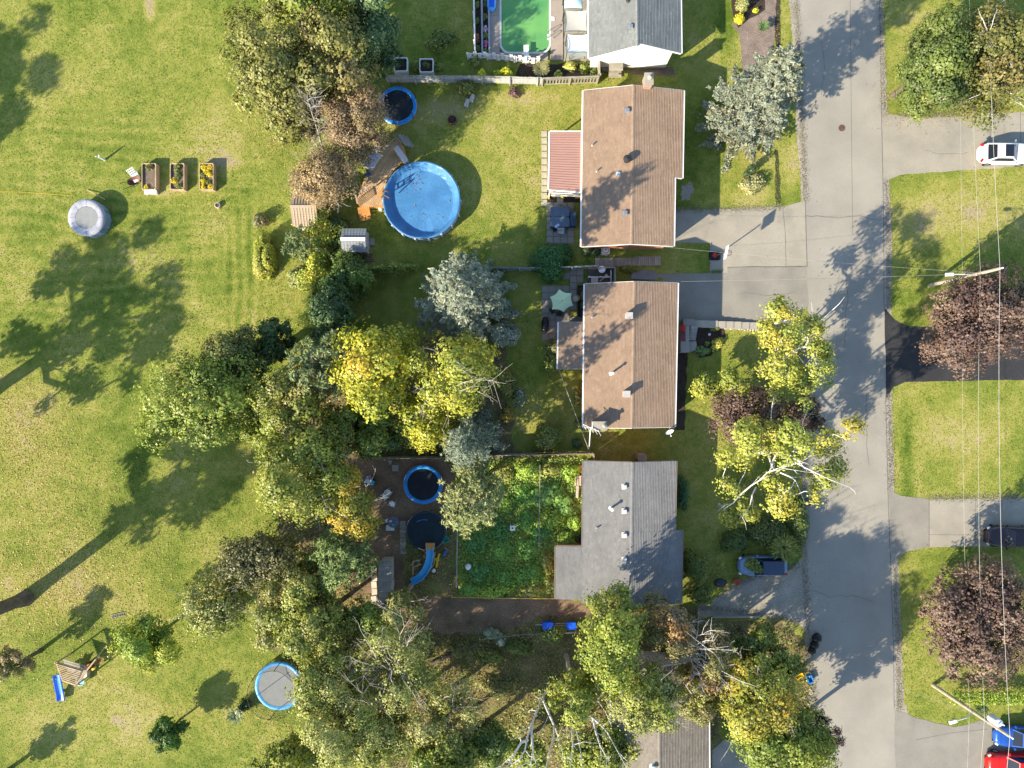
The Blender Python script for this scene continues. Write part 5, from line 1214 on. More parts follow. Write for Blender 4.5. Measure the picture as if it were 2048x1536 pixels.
# deck pieces round the basin (four slabs + coping loop)
pdk = thing('pool_deck', 'tan concrete deck around the green swimming pool', 'deck', G(1050,20))
o = pdk.location
def rect_slab(xa, ya, xb, yb_, z0, z1, mat, name, par, o):
    b = MB(o); b.box(((xa+xb)/2, (ya+yb_)/2, (z0+z1)/2), (xb-xa, yb_-ya, z1-z0)); return b.build(name, mat, par)
for (xa, xb, ya, yb_) in [(x0, pxl-.15, y, y+1.28) for y in np.arange(yb+.0, yt, 1.3)] + [(pxr+.15, x1, y, y+2.58) for y in np.arange(yb, yt, 2.6)] + [(pxl-.14+i*1.06, pxl-.14+i*1.06+1.04, yb, pyb-.02) for i in range(4)]:
    rect_slab(xa, ya, xb, yb_, .0, .12, dm, 'deck_slab', pdk, o)
pl = thing('swimming_pool', 'swimming pool full of opaque green water with a white rim', 'pool', G(1050,20)); o = pl.location
cp = MB(o); oi = [Vector((p[0], p[1], 0)) for p in inner]; ctr = sum(oi, Vector())/nI
outp = rrect(pxl-.16, pyb-.16, pxr+.16, yt+3.2, .85)
V = [(p[0], p[1], .13) for p in outp] + [(p[0], p[1], .13) for p in inner] + [(p[0], p[1], .02) for p in inner]
cp.add(V, [(i, (i+1) % nI, nI+(i+1) % nI, nI+i) for i in range(nI)] + [(nI+i, nI+(i+1) % nI, 2*nI+(i+1) % nI, 2*nI+i) for i in range(nI)]); cp.build('coping', M('pool_coping', (.55,.56,.50), .6, .05), pl)
m_, nt_, b_ = nodes_of('green_water'); tc_ = N(nt_, 'ShaderNodeTexCoord'); nz_ = N(nt_, 'ShaderNodeTexNoise'); nz_.inputs['Scale'].default_value = .35; nz_.inputs['Detail'].default_value = 2; nt_.links.new(tc_.outputs['Object'], nz_.inputs['Vector'])
rp_ = N(nt_, 'ShaderNodeValToRGB'); rp_.color_ramp.elements[0].position = .3; rp_.color_ramp.elements[0].color = rgba((.065,.24,.085)); rp_.color_ramp.elements[1].position = .7; rp_.color_ramp.elements[1].color = rgba((.15,.36,.10))
nt_.links.new(nz_.outputs['Fac'], rp_.inputs[0]); nt_.links.new(rp_.outputs[0], b_.inputs['Base Color']); b_.inputs['Roughness'].default_value = .12
MB(o).sheet(inner, .06).build('water', m_, pl)
db = thing('diving_board', 'white diving board at the south end of the green pool', 'diving board', G(1053,112)); o = db.location
a, c = G(1053,124,.5), G(1052,90,.5); b = MB(o); b.bar(a, c, .42, .05); b.build('board', WHITEP, db)
b = MB(o); b.box(G(1053,119,.28)-Vector((0,0,.0)), (.36,.5,.36)); b.build('stand', WHITEP, db)
ld = thing('pool_ladder', 'bent metal pool ladder on the right rim of the green pool', 'ladder', G(1100,72)); o = ld.location
for y in (66, 78):
    q = G(1100,y); b = MB(o); b.tube([q+Vector((-.25,0,.0)), q+Vector((-.2,0,.5)), q+Vector((-.02,0,.78)), q+Vector((.2,0,.7)), q+Vector((.3,0,.12))], .035, 6); b.build('handrail', METAL, ld)
b = MB(o); q = G(1096,74,.1); b.box(q, (.12,.5,.05)); b.build('step', WHITEP, ld)
sk = MB(); sk.box((0,0,.03), (.32,.32,.04)); tag(sk.build('skimmer_lid', WHITEP), 'square white skimmer lid on the pool deck', 'lid').location = G(1105,39)+Vector((0,0,.12))
ky = MB(); rings = []
for y_, w_, z_ in ((1.1,.05,.30),(.7,.30,.34),(0,.42,.34),(-.55,.40,.34),(-.9,.25,.32),(-1.0,.06,.26)): rings.append([Vector((w_*math.cos(2*math.pi*k/12), y_, z_*.55+.18*math.sin(2*math.pi*k/12))) for k in range(12)])
ky.loft(rings); kt = thing('paddle_raft', 'blue plastic raft on the left of the pool deck at the top edge', 'raft', G(983.5,4)+Vector((0,0,.12)))
ky.build('hull', LBLUE, kt, True); b = MB(); b.box((0,-.1,.35), (.45,1.2,.04)); b.build('seat_well', BLUEP, kt)
# shade canopies on the terrace
def canopy(label, cx, cy, wpx, hpx, z, mat, sag=.18, dome=0.0, name='shade_canopy'):
    c = G(cx, cy, z); a, b_ = PX(wpx, z)/2, PX(hpx, z)/2; o = Vector((c.x, c.y, 0)); t = thing(name, label, 'canopy', o)
    m = MB(); n = 8; V = []
    for j in range(n+1):
        for i in range(n+1):
            u, v = i/n*2-1, j/n*2-1
            V.append((u*a*(1-.08*(1-v*v)), v*b_*(1-.08*(1-u*u)), z + dome*(1-u*u)*(1-v*v) - sag*((1-u*u)*.5+(1-v*v)*.5)*(0 if dome else 1)))
    F = [(j*(n+1)+i, j*(n+1)+i+1, (j+1)*(n+1)+i+1, (j+1)*(n+1)+i) for j in range(n) for i in range(n)]
    m.add(V, F); m.build('fabric', mat, t, True)
    for sx in (-1,1):
        for sy in (-1,1):
            p = MB(); p.tube([(sx*a,sy*b_,0),(sx*a,sy*b_,z)], .03, 6); p.build('post', DARKMETAL, t)
    fr = MB()
    for sx in (-1,1): fr.tube([(sx*a,-b_,z-.02),(sx*a,b_,z-.02)], .02, 5); fr.tube([(-a,sx*b_,z-.02),(a,sx*b_,z-.02)], .02, 5)
    fr.build('frame', DARKMETAL, t); return t
CANV = M('beige_canvas', (.46,.44,.38), .85, .06, 1, .05, 16); BLUEC = M('pale_blue_canvas', (.38,.60,.70), .8, .06, 1, .05, 16); WHC = M('white_canvas', (.72,.78,.78), .7, .05, 1, .05, 16)
canopy('square beige shade canopy on the terrace beside the white house', 1152, 41, 44, 42, 2.3, CANV)
canopy('white dipped shade cloth south of the beige canopy', 1156, 86, 44, 36, 2.2, WHC, .3)
canopy('pale blue shade cloth cut by the top edge', 1146, 0, 36, 34, 2.2, BLUEC, 0, .3)
rect_slab(G(1128,0).x, G(0,122).y, G(1180,0).x, G(0,-60).y, 0, .10, SLAB, 'terrace', None, (0,0,0))['kind'] = 'structure'
gt = thing('glass_table', 'glass topped garden table under the end of the white shade cloth', 'table', G(1153,113)+Vector((0,0,.1)))
b = MB(); b.box((0,0,.72), (1.5,.7,.02)); b.build('table_top', glass_mat('table_glass', (.25,.30,.30), .1), gt); b = MB()
for sx in (-1,1):
    for sy in (-1,1): b.tube([(sx*.65,sy*.28,0),(sx*.65,sy*.28,.72)], .025, 6)
b.build('leg', DARKMETAL, gt)
# side deck with steps on the white house
sdk = thing('side_deck', 'grey wooden landing with steps against the white house wall', 'deck', G(1233,132)); o = sdk.location
for i in range(9):
    b = MB(o); b.box(G(1232,115+i*3.1,1.15), (1.20,.125,.04)); b.build('plank', WOODG, sdk)
b = MB(o); b.box(G(1232,128,.55), (1.1,1.05,1.05)); b.build('deck_base', FENCEB, sdk)
for i in range(4):
    b = MB(o); b.box(G(1230,142.5+i*3.2,.85-.22*i), (1.1,.26,.05)); b.build('stair_tread', WOODG, sdk)
b = MB()
for k in range(14):
    a = 2*math.pi*k/14; b.box((.34*math.cos(a), .34*math.sin(a), .14), (.2,.13,.28), a)
fp = thing('fire_ring', 'small round stone fire ring left of the grey side deck', 'fire pit', G(1211,134)); b.build('stone', STONE, fp); b = MB(); b.cyl((0,0), .26, .01, .05, 14); b.build('ash', SOIL, fp)

# ------------------------------------------------------------------ raised planters
def planter(label, px, py, wpx, hpx, h, mat, soil, plants, group, name='raised_bed'):
    o = G(px, py); t = thing(name, label, 'planter', o, group=group); a, b_ = PX(wpx)/2, PX(hpx)/2
    for (cx, cy, sx, sy) in ((0,b_,2*a,.06),(0,-b_,2*a,.06),(a,0,.06,2*b_-.06),(-a,0,.06,2*b_-.06)):
        m = MB(); m.box((cx,cy,h/2), (sx,sy,h)); m.build('side_board', mat, t)
    m = MB(); m.box((0,0,h*.38), (2*a-.06,2*b_-.06,h*.76)); m.build('soil', soil, t)
    for sx in (-1,1):
        for sy in (-1,1): m = MB(); m.box((sx*(a-.05),sy*(b_-.05),h/2+.01), (.09,.09,h+.02)); m.build('corner_post', mat, t)
    for i, (dx, dy, r_, pal, hh) in enumerate(plants):
        rng = np.random.default_rng(int(px*7+py+i)); n = 170; P = sph(rng, n)*rng.uniform(.3,1,(n,1)); P[:,2] = np.abs(P[:,2]); P = P*np.array([PX(r_),PX(r_),hh]) + np.array([PX(dx),-PX(dy),h*.76])
        C = palette_cols(rng, pal, n)*(1+rng.normal(size=(n,1))*.2)
        link('plant', leaf_mesh('plant', P, P-np.array([PX(dx),-PX(dy),h*.5])+rng.normal(size=P.shape)*.2+np.array([0,0,.4]), .10*rng.uniform(.7,1.3,n), np.clip(C,.004,1), LEAF, .8, rng=rng), t)
    return t
YF = [((.62,.46,.02),3),((.5,.45,.03),1)]
BEDG = 'raised beds on the left field'
planter('raised bed with mostly bare soil and few yellow flowers, beside the wheelbarrow', 305,357,27,51,.62,WOODT,SOIL,[(-6,21,6,YF,.2),(4,-20,7,OLIVE,.3),(-2,-18,6,OLIVEG,.3)],BEDG)
planter('middle raised bed, half green plants and a yellow flower patch', 361,357,27,51,.62,WOODT,SOIL,[(0,-14,9,BRIGHT,.35),(2,-2,8,GREEN,.3),(-6,9,8,YF,.3),(4,18,7,BRIGHT,.3),(3,-21,6,BRIGHT,.3)],BEDG)
planter('rightmost raised bed, filled with yellow flowers', 419,357,27,51,.62,WOODT,SOIL,[(-6,-19,7,YF,.3),(6,-18,7,YF,.3),(0,-8,8,YF,.3),(-7,-2,6,BRIGHT,.3),(7,-4,6,YF,.3),(-7,10,7,YF,.3),(4,12,6,BRIGHT,.3),(8,20,7,YF,.3),(-6,21,6,YF,.3)],BEDG)
WP = 'white planters by the fence'
planter('left white planter box with dark soil', 804,137,26,26,.8,WHITE,MULCH,[(2,-4,8,DKGREEN,.2)],WP,'planter_box')
planter('right white planter box with a little green in it', 855,139,26,26,.8,WHITE,MULCH,[(2,0,6,OLIVE,.25),(-4,-4,5,BRIGHT,.2)],WP,'planter_box')
b = MB(); b.box((0,0,.42), (1.05,.36,.05)); wb = thing('garden_bench', 'low white bench board at the foot of the bare raised bed', 'bench', G(306,387)); b.build('seat', WHITE, wb)
for sx in (-1,1): b = MB(); b.box((sx*.45,0,.2), (.06,.3,.4)); b.build('leg', WHITE, wb)
wbr = thing('wheelbarrow', 'rusty wheelbarrow between the white lounger and the bare raised bed', 'wheelbarrow', G(274,366), R(205))
rg = []
for z_, s_ in ((.28,.45),(.62,1.0)): rg.append([Vector((.55*s_*math.cos(2*math.pi*k/16)*(1.15 if math.cos(2*math.pi*k/16) < 0 else 1), .36*s_*math.sin(2*math.pi*k/16), z_)) for k in range(16)])
b = MB(); b.loft(rg[::-1], False); b.add(rg[0], [tuple(range(16))]); b.build('tray', RUST, wbr)
for s_ in (-1,1): b = MB(); b.tube([(-.75,s_*.08,.2),(.2,s_*.22,.3),(1.15,s_*.30,.62)], .024, 6); b.build('handle', DARKMETAL, wbr)
b = MB(); b.tube([(-.75,-.05,.2),(-.75,.05,.2)], .2, 14); b.build('wheel', RUBBER, wbr)
for s_ in (-1,1): b = MB(); b.tube([(.3,s_*.22,.3),(.42,s_*.24,.0)], .02, 5); b.build('leg', DARKMETAL, wbr)
def lounger(label, px, py, rz):
    t = thing('sun_lounger', label, 'lounger', G(px, py), rz)
    for i in range(9):
        x = -.75+i*.13; z = .34 if i < 6 else .34+(i-5)*.12; b = MB(); b.box((x,0,z), (.09,.55,.025), 0, 0, 0 if i < 6 else -.7); b.build('slat', WHITEP, t)
    for s_ in (-1,1): b = MB(); b.tube([(-.8,s_*.3,.34),(.0,s_*.3,.36),(.35,s_*.3,.75)], .025, 6); b.build('side_rail', WHITEP, t)
    for sx in (-.6,.1):
        for s_ in (-1,1): b = MB(); b.box((sx,s_*.29,.17), (.05,.05,.34)); b.build('leg', WHITEP, t)
lounger('white slatted lounger tipped beside the bare raised bed', 271,349, R(120))
bb = thing('garden_post', 'slim white post with forked top alone on the left field', 'post', G(210,320))
b = MB(); b.tube([(0,0,0),(0,0,.95)], [.10,.08], 10); b.build('shaft', WHITE, bb)
for s_ in (-1,1): b = MB(); b.bar((0,0,.92), (s_*.16,.08*s_,1.15), .07); b.build('fork', WHITE, bb)
b = MB(); b.lathe([(.26,0),(.25,.28),(.19,.30),(.18,.10),(0.01,.08)], (0,0,0), 16); tag(b.build('clay_pipe_ring', M('pale_clay', (.42,.36,.28), .9, .15)), 'short round clay pipe standing on the field below the raised beds', 'pipe').location = G(437,412)
b = MB(); b.tube([G(150,392)+Vector((0,0,.02)), G(100,388)+Vector((0,0,.03)), G(40,384)+Vector((0,0,.03)), G(-40,383)+Vector((0,0,.03))], .014, 5); hs_ = b.build('garden_hose', ROPE); tag(hs_, 'yellow hose lying straight across the lawn to the grey trampoline', 'hose')
b = MB(); b.tube([(-.95,.5,.05),(.85,-.45,.4)], .03, 6); tag(b.build('wooden_pole', WOODT), 'thin wooden pole leaning by the grey round trampoline', 'pole').location = G(196,391)

# ------------------------------------------------------------------ trampolines
def trampoline(label, px, py, rpx, z, pad, mat, pole_h=0, npole=6, skirt=None, pw=.30, gap=None, net=None, top=False, sides=40, leaves=0, seed=1):
    o = G(px, py, z); o.z = 0; r = PX(rpx, z); t = thing('trampoline', label, 'trampoline', o, group='trampolines')
    b = MB(); b.lathe([(r-pw,z-.01),(.01,z-.03)], (0,0,0), sides); b.build('mat', mat, t)
    rr = random.Random(seed); segs = 8; white = WHITEP
    for k in range(segs):
        if gap and k in gap: continue
        b = MB(); n = 6; V = []; 
        for i in range(n+1):
            a = 2*math.pi*(k+i/n*.985)/segs; wv = rr.uniform(-.012,.012)
            V += [((r-pw)*math.cos(a), (r-pw)*math.sin(a), z+.0), ((r-pw*.5)*math.cos(a), (r-pw*.5)*math.sin(a), z+.06+wv), (r*math.cos(a), r*math.sin(a), z+.02), (r*1.005*math.cos(a), r*1.005*math.sin(a), z-.12)]
        F = []
        for i in range(n):
            for q in range(3): F.append((i*4+q, i*4+q+1, (i+1)*4+q+1, (i+1)*4+q))
        b.add(V, F); b.build('safety_pad', pad, t, True)
    b = MB(); b.lathe([(r-.03,z-.10),(r+.02,z-.07),(r-.03,z-.04),(r-.06,z-.07)], (0,0,0), sides, closed=True); b.build('frame', METAL, t)
    for k in range(npole):
        a = 2*math.pi*(k+.4)/npole; x, y = r*math.cos(a), r*math.sin(a)
        b = MB(); b.tube([(x,y,z-.08),(x*1.02,y*1.02,.03),], .03, 6); b.build('leg', METAL, t)
        if pole_h: b = MB(); b.tube([(x*1.03,y*1.03,z-.3),(x*1.03,y*1.03,z+pole_h*.7),(x*.99,y*.99,z+pole_h)], .03, 6); b.build('net_pole', net or DARKMETAL, t)
    if skirt: b = MB(); b.lathe([(r*1.0,z-.05),(r*1.01,.03)], (0,0,0), sides); b.build('skirt', skirt, t)
    if pole_h and top:
        b = MB(); V = []; n = 40
        for i in range(n):
            a = 2*math.pi*i/n; V.append(Vector((r*.99*math.cos(a), r*.99*math.sin(a), z+pole_h-.10*abs(math.sin(a*npole/2+.6)))))
        b.tube(V+[V[0]], .02, 5); b.build('net_cord', DARKMETAL, t)
        b = MB(); b.lathe([(r*.985,z+.05),(r*.985,z+pole_h-.1)], (0,0,0), sides); b.build('safety_net', NETM, t)
    return t
NETM = net_mat('black_net', (.02,.02,.022), .22)
trampoline('round grey trampoline with blue grey skirt on the left field', 173,435,37,1.0,PADGRY,MATGRY,0,6,SKIRT,pw=.62,sides=14)
trampoline('small trampoline with a twisted blue pad under the brown tree, near the white fence', 795,211,38,.95,BLUEPAD,MATBLK,1.3,6,None,.30,gap=(4,))
trampoline('blue ringed trampoline with black mat half under the pale pine', 846,969,39,.75,BLUEPAD,MATBLK,0,6,None,.32)
trampoline('dark trampoline without pad, beside the curved slide', 852,1062,40,.9,M('dark_teal_pad', (.012,.03,.042), .5),M('dark_teal_mat', (.011,.024,.032), .8, .2, 2),0,6,None,.14)
trampoline('blue ringed trampoline with pale grey mat and net at the bottom left', 558,1372,48,.9,LBLUE,MATGRY,1.9,6,None,.30,top=True)
b = MB(); ar = [(1.1*math.cos(a)-0.05, 1.1*math.sin(a)-.1, .93) for a in np.linspace(R(75),R(125),8)]; b.tube(ar, .03, 5); tag(b.build('skipping_hoop', BLUEPAD), 'thin blue hoop arc lying on the dark trampoline', 'hoop').location = G(852,1058)

# ------------------------------------------------------------------ above ground pool and deck
zp = 1.25; cpool = G(843,400,zp); rp = PX(76.5, zp); o = Vector((cpool.x, cpool.y, 0))
ap = thing('above_ground_pool', 'round above ground pool under a blue cover', 'pool', o)
b = MB(); b.lathe([(rp,.0),(rp,zp-.02)], (0,0,0), 36); b.build('wall', M('pool_wall', (.42,.52,.62), .5, .08), ap)
rngp = random.Random(3); prof = [(rp+.03,zp-.14),(rp+.05,zp),(rp-.05,zp+.035),(rp-.13,zp-.03),(rp-.42,zp-.46),(rp-.62,zp-.54),(rp*.4,zp-.55),(.02,zp-.545)]
b = MB(); V = []; F = []; nn = 54
for j, (r_, z_) in enumerate(prof):
    for k in range(nn):
        a = 2*math.pi*k/nn; f = 1+(.010*math.sin(9*a)+rngp.uniform(-.006,.006))*(1 if j > 2 else .35); dz = rngp.uniform(-.018,.018) if 2 < j < 6 else 0
        V.append((r_*f*math.cos(a), r_*f*math.sin(a), z_+dz))
for j in range(len(prof)-1):
    for k in range(nn): F.append((j*nn+k, j*nn+(k+1) % nn, (j+1)*nn+(k+1) % nn, (j+1)*nn+k))
b.add(V, F); b.build('cover', M('blue_cover', (.050,.175,.36), .42, .10, 1.2, .08, 12, .02, 5, spec=.5, stain=(.09,.26,.48), stain_amt=.5, stain_scale=.4), ap)
b = MB()
for k in range(18):
    a = 2*math.pi*k/18; b.box((rp*1.02*math.cos(a), rp*1.02*math.sin(a), zp/2-.05), (.07,.14,zp-.1), a)
b.build('wall_upright', WHITEP, ap)
b = MB(); b.ball((0,0,0), (.16,.16,.16)); b.cyl((0,0),.1,-.45,-.1,10); tag(b.build('pool_pump', WHITEP), 'white round pool pump at the foot of the blue covered pool', 'pump').location = G(763,421)+Vector((0,0,.5))
ZD = 1.15
dpoly = [G(*p, ZD) for p in [(720,413),(716,396),(728,360),(746,318),(768,292),(790,277),(806,292),(814,318),(800,327),(785,341),(774,360),(768,384),(768,412)]]
dk = thing('pool_side_deck', 'raised wooden deck wrapping the west side of the covered pool', 'deck', Vector((dpoly[0].x, dpoly[0].y, 0))); o = dk.location
dirv = Vector((math.cos(R(56)), math.sin(R(56)), 0)); nv = Vector((-dirv.y, dirv.x, 0))
smin = min(p.dot(nv) for p in dpoly); smax = max(p.dot(nv) for p in dpoly); s_ = smin+.08; rr = random.Random(2)
while s_ < smax:
    xs = []
    for a, c in zip(dpoly, dpoly[1:]+dpoly[:1]):
        da, dc = a.dot(nv)-s_, c.dot(nv)-s_
        if da*dc < 0: xs.append((a.lerp(c, da/(da-dc))).dot(dirv))
    xs.sort()
    for i in range(0, len(xs)-1, 2):
        p0 = dirv*xs[i]+nv*s_; p1 = dirv*xs[i+1]+nv*s_
        b = MB(o); zz = Vector((0,0,ZD-.02+rr.uniform(-.004,.004))); b.bar(p0+zz, p1+zz, .132, .035); b.build('deck_board', DECKW, dk)
    s_ += .145
b = MB(o)
for a, c in zip(dpoly, dpoly[1:]+dpoly[:1]): b.bar(a-Vector((0,0,.14)), c-Vector((0,0,.14)), .05, .2)
b.build('deck_skirt', WOODO, dk)
for p in dpoly: b = MB(o); b.box((p.x, p.y, ZD/2-.1), (.1,.1,ZD-.15)); b.build('deck_post', WOODO, dk)
for (p, q) in (((722,394),(745,377)),((790,277),(806,293)),((716,396),(720,413))):
    a, c = G(*p, ZD), G(*q, ZD); r_ = MB(o); r_.bar(a+Vector((0,0,.95)), c+Vector((0,0,.95)), .14, .04); ro = r_.build('railing', M('pale_wood_rail', (.42,.37,.33), .8, .15) if p[0] == 722 else WOODG, dk)
    for k in range(6): q_ = a.lerp(c, (k+.5)/6); m = MB(o); m.box(q_+Vector((0,0,.47)), (.04,.04,.95)); m.build('baluster', WOODO, ro)
for i in range(5):
    b = MB(o); b.box(G(727+i*1.0,417+i*5.2,.95-.2*i), (1.0,.27,.05), R(8)); b.build('stair_tread', WOODO, dk)
b = MB(o); b.box(G(752,414,.62), (1.5,.06,.95), R(-3)); b.build('side_panel', WOODO, dk)
for i in range(3):
    b = MB(o); b.box(G(806+i*6.0,280+i*1.5,.9-.28*i)+Vector((0,0,0)), (.30,1.15,.05), R(35)); b.build('stair_tread', WOODG, dk)
b = MB(); b.box((0,0,.42), (1.55,.5,.08)); bt = thing('storage_bench', 'long pale storage bench on the deck edge by the covered pool', 'bench', G(803,312,ZD), R(-55)); b.build('lid', M('pale_bench', (.55,.50,.50), .6, .08), bt); b = MB(); b.box((0,0,.19), (1.5,.45,.38)); b.build('body', M('pale_bench_body', (.45,.41,.41), .6, .08), bt)
tl = thing('pool_ladder', 'wooden A frame ladder on the deck leaning over the covered pool', 'ladder', G(768,391,ZD)); b = MB()
for s_ in (-.22,.22): b = MB(); b.bar((-.35,s_,-.05), (.1,s_,1.25), .07); b.bar((.1,s_,1.25), (.45,s_,.1), .07); b.build('ladder_rail', WOODO, tl)
for k in range(4): b = MB(); b.box((-.30+.1*k,0,.2+.28*k), (.12,.46,.04)); b.build('rung', WOODO, tl)
def chair(label, px, py, z, rz, mat, group=None, high=.42):
    t = thing('patio_chair', label, 'chair', G(px, py, z), rz, group)
    b = MB(); rg = [[Vector((.23*math.cos(2*math.pi*k/12)*s_, .23*math.sin(2*math.pi*k/12)*s_, zz)) for k in range(12)] for s_, zz in ((1,.40),(1.02,.44))]; b.loft(rg); b.build('seat', mat, t)
    b = MB(); pr = []
    for k in range(9):
        a = R(110+140*k/8); pr.append((.26*math.cos(a), .25*math.sin(a)))
    V = [(x,y,.44) for x,y in pr]+[(x*1.15,y*1.12,.80) for x,y in pr]; b.add(V, [(i,i+1,9+i+1,9+i) for i in range(8)]); b.build('backrest', mat, t)
    for s_ in (-1,1): b = MB(); b.tube([(-.2,s_*.25,.62),(.2,s_*.27,.62),(.22,s_*.25,.42)], .022, 5); b.build('armrest', mat, t)
    for sx in (-1,1):
        for s_ in (-1,1): b = MB(); b.tube([(sx*.17,s_*.17,.42),(sx*.22,s_*.22,0)], .02, 5); b.build('leg', mat, t)
    return t
WCH = M('white_mesh_chair', (.55,.58,.62), .5, .1)
tb = thing('glass_table', 'rectangular glass patio table on the pool deck', 'table', G(748,325,ZD), R(58)); b = MB(); b.box((0,0,.72), (1.45,.85,.02)); b.build('table_top', glass_mat('deck_table_glass', (.45,.48,.54), .15), tb)
b = MB()
for sx in (-1,1):
    b.bar((sx*.73,-.44,.72), (sx*.73,.44,.72), .04); b.bar((-.73,sx*.44,.72), (.73,sx*.44,.72), .04)
b.build('rim', WHITEP, tb)
for sx in (-1,1):
    for s_ in (-1,1): b = MB(); b.tube([(sx*.6,s_*.32,0),(sx*.6,s_*.32,.71)], .025, 6); b.build('leg', WHITEP, tb)
b = MB(); b.ball((0,0,.1), (.22,.2,.1)); tag(b.build('cushion', LBLUE), 'bright blue cushion on the end of the glass deck table', 'cushion').location = G(740,314,ZD)+Vector((0,0,.73))
chair('white mesh chair at the north end of the glass deck table', 755,303,ZD,R(60),WCH,'chairs at the glass deck table')
chair('dark blue seated chair at the south end of the glass deck table', 739,352,ZD,R(240),M('dark_blue_mesh', (.10,.14,.22), .6, .15),'chairs at the glass deck table')
chair('pink chair west of the glass deck table', 726,317,ZD,R(160),PINKF,'chairs at the glass deck table')
# fire pit, birch logs
fp = thing('fire_pit', 'dark round fire pit on the rear lawn between the trampoline and the covered pool', 'fire pit', G(905,242)); b = MB(); b.lathe([(.40,0),(.42,.3),(.34,.32),(.32,.08),(.02,.06)], (0,0,0), 12); b.build('bowl', RUST, fp)
b = MB(); rr = random.Random(4)
for k in range(7): a = rr.uniform(0,6); b.tube([(-.25*math.cos(a),-.25*math.sin(a),.2),(.25*math.cos(a),.25*math.sin(a),.36)], .045, 6)
b.build('logs', M('charred_wood', (.06,.045,.04), .9, .3), fp)
for (x, y, lab) in ((944,199,'pale birch log section, right of the pair on the lawn'),(934,208,'pale birch log section, left of the pair on the lawn')):
    b = MB(); b.tube([(-.1,-.3,.2),(.1,.3,.2)], .2, 12); tag(b.build('birch_log', M('birch_log', (.46,.44,.40), .85, .3, 3, .3, 10)), lab, 'log', 'birch logs').location = G(x, y)

# ------------------------------------------------------------------ sheds
def small_gable(label, name, x0, y0, x1, y1, yr, ze, zr, roofm, wallm, rows, cols, ridgemat, strips=True, cat='shed'):
    """ridge runs east-west at photo row yr; corners given at eave height"""
    nw, ne, sw, se = G(x0,y0,ze), G(x1,y0,ze), G(x0,y1,ze), G(x1,y1,ze); rw, re_ = G(x0,yr,zr), G(x1,yr,zr); rw.x, re_.x = nw.x, ne.x
    o = Vector(((nw.x+ne.x)/2, (nw.y+sw.y)/2, 0)); t = thing(name, label, cat, o)
    for (ra, rb, ea, eb) in ((rw,re_,nw,ne),(rw,re_,sw,se)):
        n_ = (rb-ra).cross(ea-ra).normalized(); n_ = n_ if n_.z > 0 else -n_
        b = MB(o); vs = [ra-n_*.06, rb-n_*.06, eb-n_*.06, ea-n_*.06, ra, rb, eb, ea]; b.add(vs, [(0,1,2,3),(4,5,6,7),(0,4,5,1),(1,5,6,2),(2,6,7,3),(3,7,4,0)]); b.build('roof', ROOFTRIM, t)
        for i in range(cols):
            for j in range(rows):
                u0, u1 = i/cols+.008, (i+1)/cols-.008; v0, v1 = j/rows, (j+1)/rows-.01
                p = lambda u, v: ra.lerp(rb, u).lerp(ea.lerp(eb, u), v)
                lift = n_*.02; dn = n_*.004
                b = MB(o); q = [p(u0,v0)+dn*1.5, p(u1,v0)+dn*1.5, p(u1,v1)+lift, p(u0,v1)+lift]; b.add([x-n_*.002 for x in q[:2]]+[p(u1,v1)+dn, p(u0,v1)+dn]+q, [(4,5,6,7),(2,3,7,6),(1,2,6,5),(3,0,4,7)]); b.build('roof_panel', roofm, t)
        if strips:
            for i in range(1, cols): a = ra.lerp(rb, i/cols); c = ea.lerp(eb, i/cols); m = MB(o); m.bar(a+n_*.03, c+n_*.03, .07, .03); m.build('roof_strip', ridgemat, t)
    b = MB(o); b.bar(rw+Vector((0,0,.03)), re_+Vector((0,0,.03)), .22 if strips else .26, .05); b.build('ridge_cap', ridgemat, t)
    pad = .12; xw, xe, ys, yn = nw.x+pad, ne.x-pad, sw.y+pad, nw.y-pad; yr_ = rw.y
    sec = [(ys,.05),(yn,.05),(yn,ze-.08),(yr_,zr-.12),(ys,ze-.08)]; b = MB(o); vs = [(xw,y,z) for y,z in sec]+[(xe,y,z) for y,z in sec]; b.add(vs, [(4,3,2,1,0),(5,6,7,8,9)]+[(i,(i+1) % 5,5+(i+1) % 5,5+i) for i in range(5)]); b.build('wall', wallm, t)
    b = MB(o); b.box((xe+.02, yr_-.1, .95), (.04,.75,1.8)); b.build('door', wallm, t)
    return t
small_gable('tan panel roofed shed at the lawn edge under the brown tree', 'garden_shed', 585,381,637,453, 413, 2.1,2.75, M('tan_roof_panel', (.33,.255,.17), .8, .08, 2, .1, 14), VINYL, 8, 9, M('tan_ridge', (.42,.34,.24), .7, .06))
small_gable('small grey playhouse shed with a white ridge strip', 'garden_shed', 684,457,733,504, 478, 1.7,2.2, M('grey_roof_panel', (.22,.24,.25), .7, .12, 2, .12, 14), M('pinkish_siding', (.42,.37,.36), .7, .08), 4, 8, WHITE, strips=False)
b = MB(); b.box((0,0,.08), (.4,.6,.16)); tag(b.build('step_slab', CONC), 'concrete step slab at the door of the grey playhouse', 'slab').location = G(745,484)
b = MB(); rr = random.Random(8)
for k in range(5): b.tube([(rr.uniform(-.3,.0),-.3+.14*k,.1+.06*k),(rr.uniform(.3,.6),-.25+.14*k,.12+.05*k)], .07, 8)
tag(b.build('firewood_pile', M('cut_wood', (.22,.14,.08), .9, .3)), 'small firewood pile below the grey playhouse', 'firewood').location = G(736,516)
small_gable('long tin roofed lean-to with pale stained panels beside the dirt track', 'lean_to_shed', 757,1122,783,1228, 1175, 2.0,2.15, M('stained_tin', (.34,.33,.29), .6, .15, 1.2, .15, 10, stain=(.20,.19,.15), stain_amt=.7), M('pale_shed_wall', (.46,.42,.36), .8, .15), 5, 2, M('tin_ridge', (.34,.33,.30), .6))
